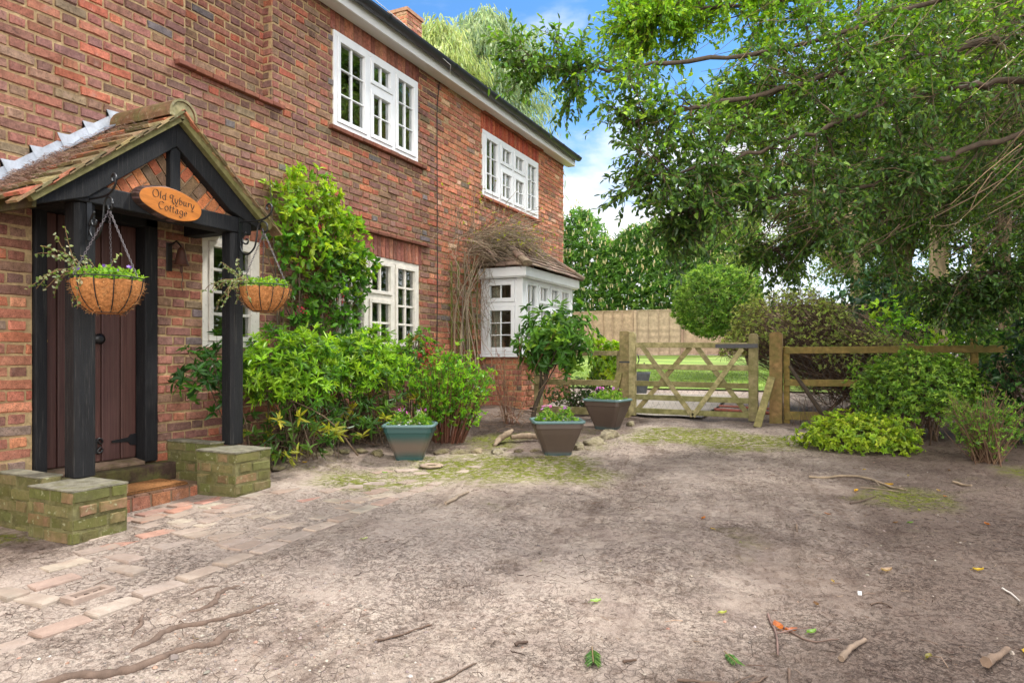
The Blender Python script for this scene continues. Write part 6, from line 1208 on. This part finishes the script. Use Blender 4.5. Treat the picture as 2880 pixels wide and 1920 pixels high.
for cx, cy, rt in ((.92, 2.82, 92), (.90, 3.05, 86), (1.03, 2.96, 90), (.92, 3.28, 88), (1.04, 3.22, 92), (1.10, 2.70, 80), (1.22, 2.84, 84), (1.16, 3.06, 90), (1.12, 3.28, 86), (.84, 2.53, 95), (1.46, 2.9, 88), (1.58, 2.86, 92), (1.70, 2.84, 90), (.95, 3.6, 90), (1.05, 3.78, 84)): paver(cx, cy, .205, .102, R(rt), PB + PR[1:], .004)
for cx, cy, rt in ((1.30, 3.98, 88), (1.50, 3.80, 8), (1.62, 3.92, 12), (1.36, 4.16, 40), (1.58, 4.18, 86), (1.68, 3.72, 0), (1.42, 4.36, 30), (1.70, 4.1, 60), (1.6, 4.55, 80), (1.35, 4.9, 50), (1.55, 4.85, 20), (1.2, 4.75, 70)): paver(cx, cy, rng.uniform(.13, .2), .10, R(rt), PB, .004)
for i_ in range(7):
    yy_ = 2.42 + .07 * i_
    while yy_ < 4.0:
        xx_ = .98 + .112 * i_
        if rng.rand() < (.60 if yy_ < 3.4 else .35) and not (1.2 < xx_ and yy_ < 2.6): paver(xx_ + rng.normal(0, .006), yy_, .205, .10, r90 + rng.normal(0, .04), PB + PR[1:], rng.uniform(-.006, .003))
        yy_ += .222
# one brick laid frog-up with its maker's letters
cx, cy = 1.60, 1.985; z = g1(cx, cy) + .014; pc = srgb(156, 138, 126)
for x0, x1, y0, y1, zz in ((-.05, -.028, -.10, .10, 0), (.028, .05, -.10, .10, 0), (-.028, .028, -.10, -.074, 0), (-.028, .028, .074, .10, 0), (-.028, .028, -.074, .074, -.014)): box(b, cx + x0, cx + x1, cy + y0, cy + y1, z - .06, z + zz, pc if zz == 0 else srgb(138, 120, 108))
def seg(u0, v0, u1, v1): p, q = np.array([cx - v0, cy + u0, z - .0125]), np.array([cx - v1, cy + u1, z - .0125]); bar(b, p, q, .006, .004, (0, 0, 1), srgb(48, 36, 30))
for u in (-.050,): seg(u, -.016, u, .016); seg(u, -.016, u + .018, -.016)
u = -.008; seg(u, -.016, u, .016); seg(u, .016, u + .014, .012); seg(u, 0, u + .014, 0); seg(u, -.016, u + .015, -.013); seg(u + .014, .012, u + .014, .002); seg(u + .015, -.013, u + .015, -.002)
u = .034; seg(u, -.012, u, .012); seg(u, .012, u + .018, .016); seg(u, -.012, u + .018, -.016)
tag(b.build('brick_path', M['paver']), kind='structure', label='worn brick edging and remnants of brick paving along the drive')
def root(label, pts, r):
    P = crv([(x, y, gz(x, y)) for x, y in pts], 6); P[:, 2] = [gz(x, y) for x, y in P[:, :2]]; rr = .78 * np.interp(np.linspace(0, 1, len(P)), np.linspace(0, 1, len(r)), r) * (1 + .10 * np.sin(np.arange(len(P)) * 1.7) + rng.normal(0, .08, len(P))); P[:, 2] += rr * .1; P[:, :2] += rng.normal(0, .004, (len(P), 2)); P[[0, -1], 2] -= rr[[0, -1]] * 1.2
    bb = MB(); tube(bb, P, rr, 9, srgb(98, 81, 70)); tag(bb.build('tree_root', M['bark'], None, tuple(P[len(P) // 2])), label, 'root', 'tree roots in the dirt drive')
root('thick tree root nearest the viewer, snaking through the dirt', [(2.22, 1.30), (2.31, 1.46), (2.40, 1.54), (2.46, 1.62), (2.46, 1.73), (2.50, 1.83), (2.55, 1.89), (2.51, 1.96), (2.53, 2.02)], [.012, .022, .026, .024, .02, .018, .024, .02, .008])
root('long thin tree root running beside the thick root', [(2.31, 1.69), (2.29, 1.78), (2.25, 1.92), (2.31, 1.98), (2.37, 2.06), (2.44, 2.15), (2.45, 2.24), (2.48, 2.29)], [.006, .016, .02, .018, .013, .011, .009, .005])
root('short arched tree root between the long thin root and brick edging', [(2.19, 2.04), (2.22, 2.14), (2.16, 2.24), (2.13, 2.30), (2.15, 2.38)], [.006, .018, .015, .014, .006])
root('tiny tree root hugging the brick edging', [(2.02, 2.20), (2.01, 2.28), (2.04, 2.34)], [.005, .011, .004])
root('stubby tree root nearest the brick edging on its near side', [(2.18, 1.80), (2.10, 1.89), (2.01, 1.97)], [.004, .012, .007])
def rock(name, label, x, y, s, cat='stone', group='rubble stones edging the bed', col=srgb(136, 126, 106)):
    n_ = 12; th = np.linspace(0, 2 * math.pi, n_, endpoint=False); ph = np.linspace(-.5, math.pi / 2, 6); z = gz(x, y); V = []; q = rng.rand(4) * 6
    for p in ph:
        for a in th: k = 1 + .22 * math.sin(2 * a + q[0] + p) + .14 * math.sin(3 * a + q[1]) + .12 * math.sin(5 * a + q[2] + 3 * p) + rng.normal(0, .05); V.append((x + s[0] * k * math.cos(p) ** .7 * math.cos(a) if p < 1.55 else x, y + s[1] * k * math.cos(p) ** .7 * math.sin(a) if p < 1.55 else y, z + s[2] * math.sin(p) * (1 + .15 * math.sin(a * 2 + q[3]))))
    bb = MB(); bb.add(V, [[i * n_ + j, i * n_ + (j + 1) % n_, (i + 1) * n_ + (j + 1) % n_, (i + 1) * n_ + j] for i in range(5) for j in range(n_)], col, 0, False); return tag(bb.build(name, M['stone'], None, (x, y, z), bevel=.006), label, cat, group)
rock('stone', 'mossy boulder between the middle planter and gate-side planter', 2.46, 7.10, (.11, .11, .085)); rock('stone', 'flat crumbly stone slab just behind the middle planter', 2.42, 6.74, (.13, .17, .055)); rock('stone', 'pale jagged stone touching the right side of the middle planter', 2.34, 6.42, (.09, .12, .06)); rock('stone', 'small pale stone beside the gate-side planter and gate post', 2.42, 8.05, (.06, .06, .05))
for k, (x, y, s) in enumerate(((1.88, 6.04, .07), (1.72, 5.93, .10), (1.52, 5.86, .08), (1.38, 5.76, .11), (1.22, 5.70, .10), (.50, 4.27, .10), (.50, 4.45, .08), (.52, 4.63, .09), (.55, 4.80, .08), (.60, 4.97, .08), (.67, 5.12, .07), (.78, 5.24, .08), (2.02, 6.12, .06))):
    rock('stone', 'crumbling rubble stone in the low row edging the shrub bed', x, y, (s * .75, s * 1.05, .022 + .02 * rng.rand()), col=pal(1, [srgb(126, 116, 96), srgb(108, 98, 80)])[0])
def log(name, label, pts, r, col=srgb(134, 116, 96), cat='driftwood', group='weathered wood by the middle planter'):
    P = crv([(x, y, gz(x, y) + dz) for x, y, dz in pts], 5); rr = np.interp(np.linspace(0, 1, len(P)), np.linspace(0, 1, len(r)), r); bb = MB(); tube(bb, P, rr * (1 + .12 * np.sin(np.arange(len(P)) * 2.1)), 9, col, flat=.75); tag(bb.build(name, M['bark'], None, tuple(P[0])), label, cat, group)
log('driftwood', 'curled piece of weathered wood left of the middle planter', [(1.52, 6.22, .01), (1.50, 6.36, .05), (1.55, 6.44, .09), (1.56, 6.55, .12)], [.015, .04, .045, .02]); log('driftwood', 'longer grey weathered log touching the middle planter', [(1.57, 6.50, .05), (1.68, 6.60, .06), (1.80, 6.68, .05), (1.92, 6.74, .03)], [.03, .045, .04, .025])
def stick(label, pts, r, col=srgb(120, 104, 86), group='fallen sticks on the drive', fork=None):
    P = np.array([(x, y, gz(x, y) + r * .9) for x, y in crv([(x, y, 0) for x, y in pts], 4)[:, :2]]); P[:, 2] += np.abs(rng.normal(0, r * .4, len(P))); bb = MB(); tube(bb, P, np.linspace(r, r * .55, len(P)) * rng.uniform(.8, 1.2, len(P)), 6, col)
    if fork: i = len(P) // 2; Q = np.array([P[i], P[i] + [fork[0] * .5, fork[1] * .5, r], P[i] + [fork[0], fork[1], .004]]); tube(bb, Q, [r * .6, r * .5, r * .3], 5, col)
    tag(bb.build('stick', M['bark'], None, tuple(P[0])), label, 'stick', group)
GS = srgb(146, 130, 112)
stick('grey fallen branch lying beside the brick edging, far left of the drive', [(2.27, 4.05), (2.27, 4.22), (2.24, 4.42)], .014, GS); stick('stout grey stick lying alone at the lower right of the drive', [(4.75, 2.70), (4.78, 2.78), (4.83, 2.89)], .013, srgb(126, 108, 92)); stick('thick brown stick half sunk near the bottom right corner', [(5.20, 2.84), (5.25, 2.92), (5.29, 3.0)], .017, srgb(118, 98, 82))
stick('long pale branch lying in the shade near the golden shrub', [(4.5, 5.88), (4.78, 5.93), (5.06, 5.70), (5.15, 5.58)], .011, srgb(134, 118, 98), fork=(.05, -.28)); stick('flat pale strip of bark right of the long pale branch', [(5.48, 6.0), (5.57, 5.83)], .011, srgb(146, 128, 106)); stick('thin pale stick parallel to the long pale branch', [(4.86, 5.62), (5.12, 5.56)], .005, srgb(128, 112, 94))
stick('long thin bent twig lying left of centre in the foreground', [(3.12, 2.17), (3.16, 2.28), (3.20, 2.39), (3.215, 2.41)], .005, srgb(92, 74, 62)); stick('crooked dark twig at the very bottom edge, centre left', [(3.50, 1.98), (3.53, 2.05), (3.54, 2.12), (3.56, 2.17)], .005, srgb(92, 76, 64)); stick('short dark stub of wood near the green cypress sprig', [(4.045, 2.385), (4.085, 2.415)], .007, srgb(84, 66, 54)); stick('short dark chunk of wood in the cracked mud, bottom centre', [(3.62, 2.37), (3.65, 2.42)], .008, srgb(78, 62, 52))
stick('forked twig beside the orange oak leaf', [(4.47, 3.06), (4.52, 2.85), (4.54, 2.69)], .006, srgb(110, 88, 80), fork=(.12, .12)); stick('thin straight twig just right of the green leaf by the oak leaf', [(4.54, 2.95), (4.64, 2.84), (4.74, 2.88)], .004, srgb(104, 84, 74)); stick('dark curved twig along the bottom edge, right of centre', [(4.25, 2.33), (4.36, 2.37), (4.47, 2.44), (4.52, 2.52)], .006, srgb(96, 78, 66), fork=(.06, .10)); stick('upright-lying dark twig at the bottom edge right of the curved twig', [(4.585, 2.60), (4.595, 2.46)], .006, srgb(96, 78, 66)); stick('thin dark stick in the tyre rut on the right', [(4.79, 5.15), (4.95, 5.34)], .006, srgb(90, 74, 64)); stick('pale bleached twig near the right edge of the drive', [(5.385, 3.66), (5.425, 3.54)], .005, srgb(186, 178, 170)); stick('short upright twig stub in the middle right mud', [(4.50, 4.40), (4.51, 4.28)], .006, srgb(120, 100, 84)); stick('thin curved twig in the middle right mud', [(4.86, 3.30), (4.90, 3.34), (4.94, 3.29)], .004, srgb(96, 78, 66))
def fallen(label, x, y, L, col, rot, group='fallen leaves on the drive', nm='fallen_leaf'):
    z = gz(x, y) + .006; bb = MB(); n_ = 6; t_ = np.linspace(0, 1, n_); wd = L * .27 * np.sin(np.pi * np.clip(t_ * .93 + .04, 0, 1)) ** .8; ca, sa = math.cos(rot), math.sin(rot); V = []
    for tt, w_ in zip(t_, wd):
        for s_ in (-1, 0, 1): u, v_ = (tt - .5) * L, s_ * w_ * (1 + .15 * math.sin(tt * 14)); V.append((x + ca * u - sa * v_, y + sa * u + ca * v_, z + .012 * L / .06 * (abs(s_) * .9 + 1.1 * (tt - .5) ** 2 * 2) + rng.normal(0, .001)))
    bb.add(V, [[i * 3 + j, i * 3 + j + 1, i * 3 + j + 4, i * 3 + j + 3] for i in range(n_ - 1) for j in range(2)], col, 0, True); tube(bb, [V[1], (V[1][0] - ca * L * .25, V[1][1] - sa * L * .25, z)], .0012, 4, np.array(col) * .7, 0, False); tag(bb.build(nm, M['leaf'], None, (x, y, z)), label, 'leaf', group)
OR, YE, GN, BR = srgb(190, 112, 48), srgb(206, 172, 50), srgb(120, 160, 70), srgb(130, 96, 66)
fallen('big crisp orange leaf beside the forked twig', 4.52, 2.94, 0.066, srgb(196, 116, 70), 2.2); fallen('smaller orange leaf touching the big crisp orange leaf', 4.57, 2.92, 0.047, srgb(186, 104, 60), .4); fallen('fresh green leaf right of the orange leaves', 4.645, 2.91, 0.047, GN, .8); fallen('pale green leaf lying alone in the centre foreground mud', 3.78, 2.85, 0.047, srgb(164, 196, 120), .6); fallen('orange-brown upright leaf in the pale mud at centre', 3.96, 4.38, 0.047, srgb(176, 110, 56), 1.3)
fallen('golden leaf just in front of the long pale branch', 4.83, 5.52, 0.055, srgb(216, 166, 40), 1.2); fallen('golden leaf resting on the long pale branch', 5.05, 5.76, 0.055, srgb(206, 160, 44), .2); fallen('yellow leaf alone near the right edge of the drive', 5.33, 3.89, 0.047, YE, .3); fallen('tan curled leaf right of the tyre rut', 4.94, 3.74, 0.055, srgb(178, 150, 124), .5); fallen('yellow leaf at the right edge by the thick brown stick', 5.35, 3.02, 0.055, YE, 1.4); fallen('yellow-green leaf in the foreground left of the forked twig', 4.30, 2.96, 0.039, srgb(170, 176, 80), .7); fallen('pale leaf alone on the left part of the drive', 2.30, 3.12, 0.039, srgb(190, 196, 150), .9); fallen('green leaf by the green planter', 1.27, 4.70, 0.047, GN, .2); fallen('yellow leaf under the glossy shrub by the far pier', .62, 4.45, 0.039, YE, .9)
for k, (x, y, c) in enumerate(((4.66, 4.70, srgb(170, 120, 96)), (5.18, 5.01, srgb(150, 160, 50)), (5.11, 4.71, GN), (5.37, 5.48, OR), (5.35, 5.65, srgb(190, 160, 110)), (5.03, 4.66, BR), (5.50, 4.78, OR), (4.71, 3.50, srgb(190, 160, 90)), (5.03, 2.85, srgb(150, 140, 70)), (4.06, 4.13, YE), (4.65, 3.20, BR), (4.9, 6.3, YE), (5.5, 6.4, BR), (5.2, 6.15, srgb(180, 160, 110)))): fallen('small dry fallen leaf scattered on the shaded right side of the drive', x, y, rng.uniform(.026, .042), c * .8 if hasattr(c, 'dtype') else tuple(q * .8 for q in c), rng.uniform(0, 3))
# cypress sprig
def sprig(label, x, y, rot, L):
    z = gz(x, y) + .006; bb = MB(); d = np.array([math.cos(rot), math.sin(rot), .02]); s = np.array([-d[1], d[0], 0]); tube(bb, [(x, y, z), tuple(np.array((x, y, z)) + d * L)], .0025, 5, srgb(120, 100, 70), 1)
    k = 90; f = rng.uniform(.2, 1, k); sd = rng.choice([-1, 1], k)[:, None]; P0 = np.array((x, y, z)) + d * L * f[:, None]; D = d * .9 + s * sd * rng.uniform(.3, .8, (k, 1)) + [0, 0, .12]; leaves(bb, P0, D, np.tile([0, 0, 1.], (k, 1)) + rng.normal(0, .3, (k, 3)), L * .38 * rng.uniform(.6, 1, k), .006, pal(k, [srgb(84, 122, 64), srgb(110, 146, 80)]), 0); tag(bb.build('conifer_sprig', [M['leaf'], M['bark']], None, (x, y, z)), label, 'sprig', 'conifer sprigs on the drive')
sprig('larger green conifer sprig lying at the bottom centre right of the mud', 3.90, 2.46, -1.2, .14); sprig('small grey-green conifer sprig at the bottom right of centre', 4.36, 2.62, -1.0, .10)
b = MB(); x, y = 4.82, 3.40; box(b, x - .008, x + .008, y - .015, y + .015, gz(x, y), gz(x, y) + .010, srgb(206, 206, 206)); box(b, x - .004, x + .004, y - .008, y + .008, gz(x, y) + .0102, gz(x, y) + .012, srgb(190, 192, 196)); tag(b.build('plastic_scrap', M['plain'], None, (x, y, gz(x, y)), bevel=.003), 'small white rectangular plastic scrap on the mud at right', 'litter')
b = MB(); x, y = 1.49, 5.08; a = np.linspace(0, 2 * math.pi, 25); tube(b, [(x + .075 * math.cos(t), y + .075 * math.sin(t), gz(x, y) + .014) for t in a], .032, 8, srgb(160, 140, 124), 0, False, .35); tag(b.build('stone_ring', M['stone'], None, (x, y, gz(x, y))), 'flat stone ring half buried right of the green planter', 'ring')
# uncountable small stuff: twig litter, pebbles, grass tufts, moss cushions
b = MB(); k = 30000; X = rng.uniform(.75, 7.2, k); Y = rng.uniform(.6, 8.6, k) ** 1.0; wgt = .22 + .9 * sm(.45, .65, fbm(X, Y, 1.6, 4, 12)) * (.5 + .6 * sm(3.6, 5, X)); kp = rng.rand(k) < np.clip(wgt, 0, 1); X, Y = X[kp], Y[kp]; k = len(X)
Z = np.array([gz(x, y) for x, y in zip(X, Y)]); a = rng.uniform(0, 6.283, k); L_ = rng.gamma(1.8, .010, k) + .006; D = np.c_[np.cos(a), np.sin(a), rng.normal(0, .12, k)] * L_[:, None]; P0 = np.c_[X, Y, Z + .003]; r_ = rng.uniform(.0006, .0014, k) * (1 + (L_ > .055)); twigs(b, P0 - D / 2, P0 + D / 2, r_, r_ * .7, pal(k, [srgb(74, 58, 50), srgb(96, 76, 64), srgb(58, 46, 40), srgb(150, 128, 106)], [4, 3, 3, .6]), 0, .12); tag(b.build('twig_litter', M['bark']), kind='stuff', label='fine twig litter strewn over the dirt drive')
b = MB(); k = 1800; X = np.r_[rng.normal(2.75, .45, 1300), rng.uniform(1.9, 5.4, 500)]; Y = np.r_[rng.normal(1.7, .45, 1300), rng.uniform(1.2, 7.5, 500)]; s = rng.gamma(2.2, .0013, k) + .0015; oc = np.array([(1, 0, 0), (.3, .95, 0), (-.8, .6, 0), (-.8, -.6, 0), (.3, -.95, 0), (.45, .3, .75), (-.4, .45, .7), (-.1, -.5, .8)]); 
V = oc[None] * (1 + rng.normal(0, .14, (k, 8, 3))) * s[:, None, None] * rng.uniform(.7, 1.4, (k, 1, 3)) * [1, 1, .7]; Z = np.array([gz(x, y) for x, y in zip(X, Y)]); V = V + np.c_[X, Y, Z + s * .1][:, None]; f = np.array([(0, 1, 5), (1, 6, 5), (1, 2, 6), (2, 3, 6), (3, 7, 6), (3, 4, 7), (4, 0, 5), (4, 5, 7), (5, 6, 7)]); F = (np.arange(k)[:, None, None] * 8 + f[None]).reshape(-1, 3); b.add(V.reshape(-1, 3), F, np.repeat(pal(k, [srgb(150, 138, 126), srgb(134, 122, 112), srgb(172, 164, 154), srgb(112, 102, 96), srgb(146, 114, 96)], [3, 4, .8, 4, 1]), 9, 0), 0, False); tag(b.build('gravel', M['plain']), kind='stuff', label='small pebbles embedded in the dirt drive')
b = MB(); k = 9000; X = rng.uniform(.3, 6.6, k); Y = rng.uniform(1.2, 9.8, k); mi_ = np.clip(np.searchsorted(gx, X) - 1, 0, nx - 1); mj_ = np.clip(np.searchsorted(gy, Y) - 1, 0, ny - 1); kp = rng.rand(k) < moss[mj_, mi_] * .75; X, Y = X[kp], Y[kp]; k = len(X); Z = np.array([gz(x, y) for x, y in zip(X, Y)]); P0 = np.c_[X, Y, Z]
for q in range(3): D = rdir(k, 1.1); leaves(b, P0 + rng.normal(0, .006, (k, 3)) * [1, 1, 0], D, rdir(k), rng.uniform(.008, .022, k), .003, pal(k, [srgb(130, 128, 46), srgb(104, 110, 40), srgb(112, 140, 48)]), 0)
tag(b.build('moss_tufts', M['leaf']), kind='stuff', label='short moss and grass tufts on the mossy patches')
b = MB(); k = 26000; X = rng.uniform(-4.5, 4.4, k); Y = rng.uniform(12.8, 19, k); Z = float(0) + .045 * (Y - 2.4) + .03; leaves(b, np.c_[X, Y, Z], rdir(k, 1.6), rdir(k), rng.uniform(.03, .06, k), .006, pal(k, [srgb(122, 152, 60), srgb(144, 170, 76), srgb(106, 136, 52)]), 0); tag(b.build('lawn_grass', M['leaf']), kind='stuff', label='short mown grass on the lawn')
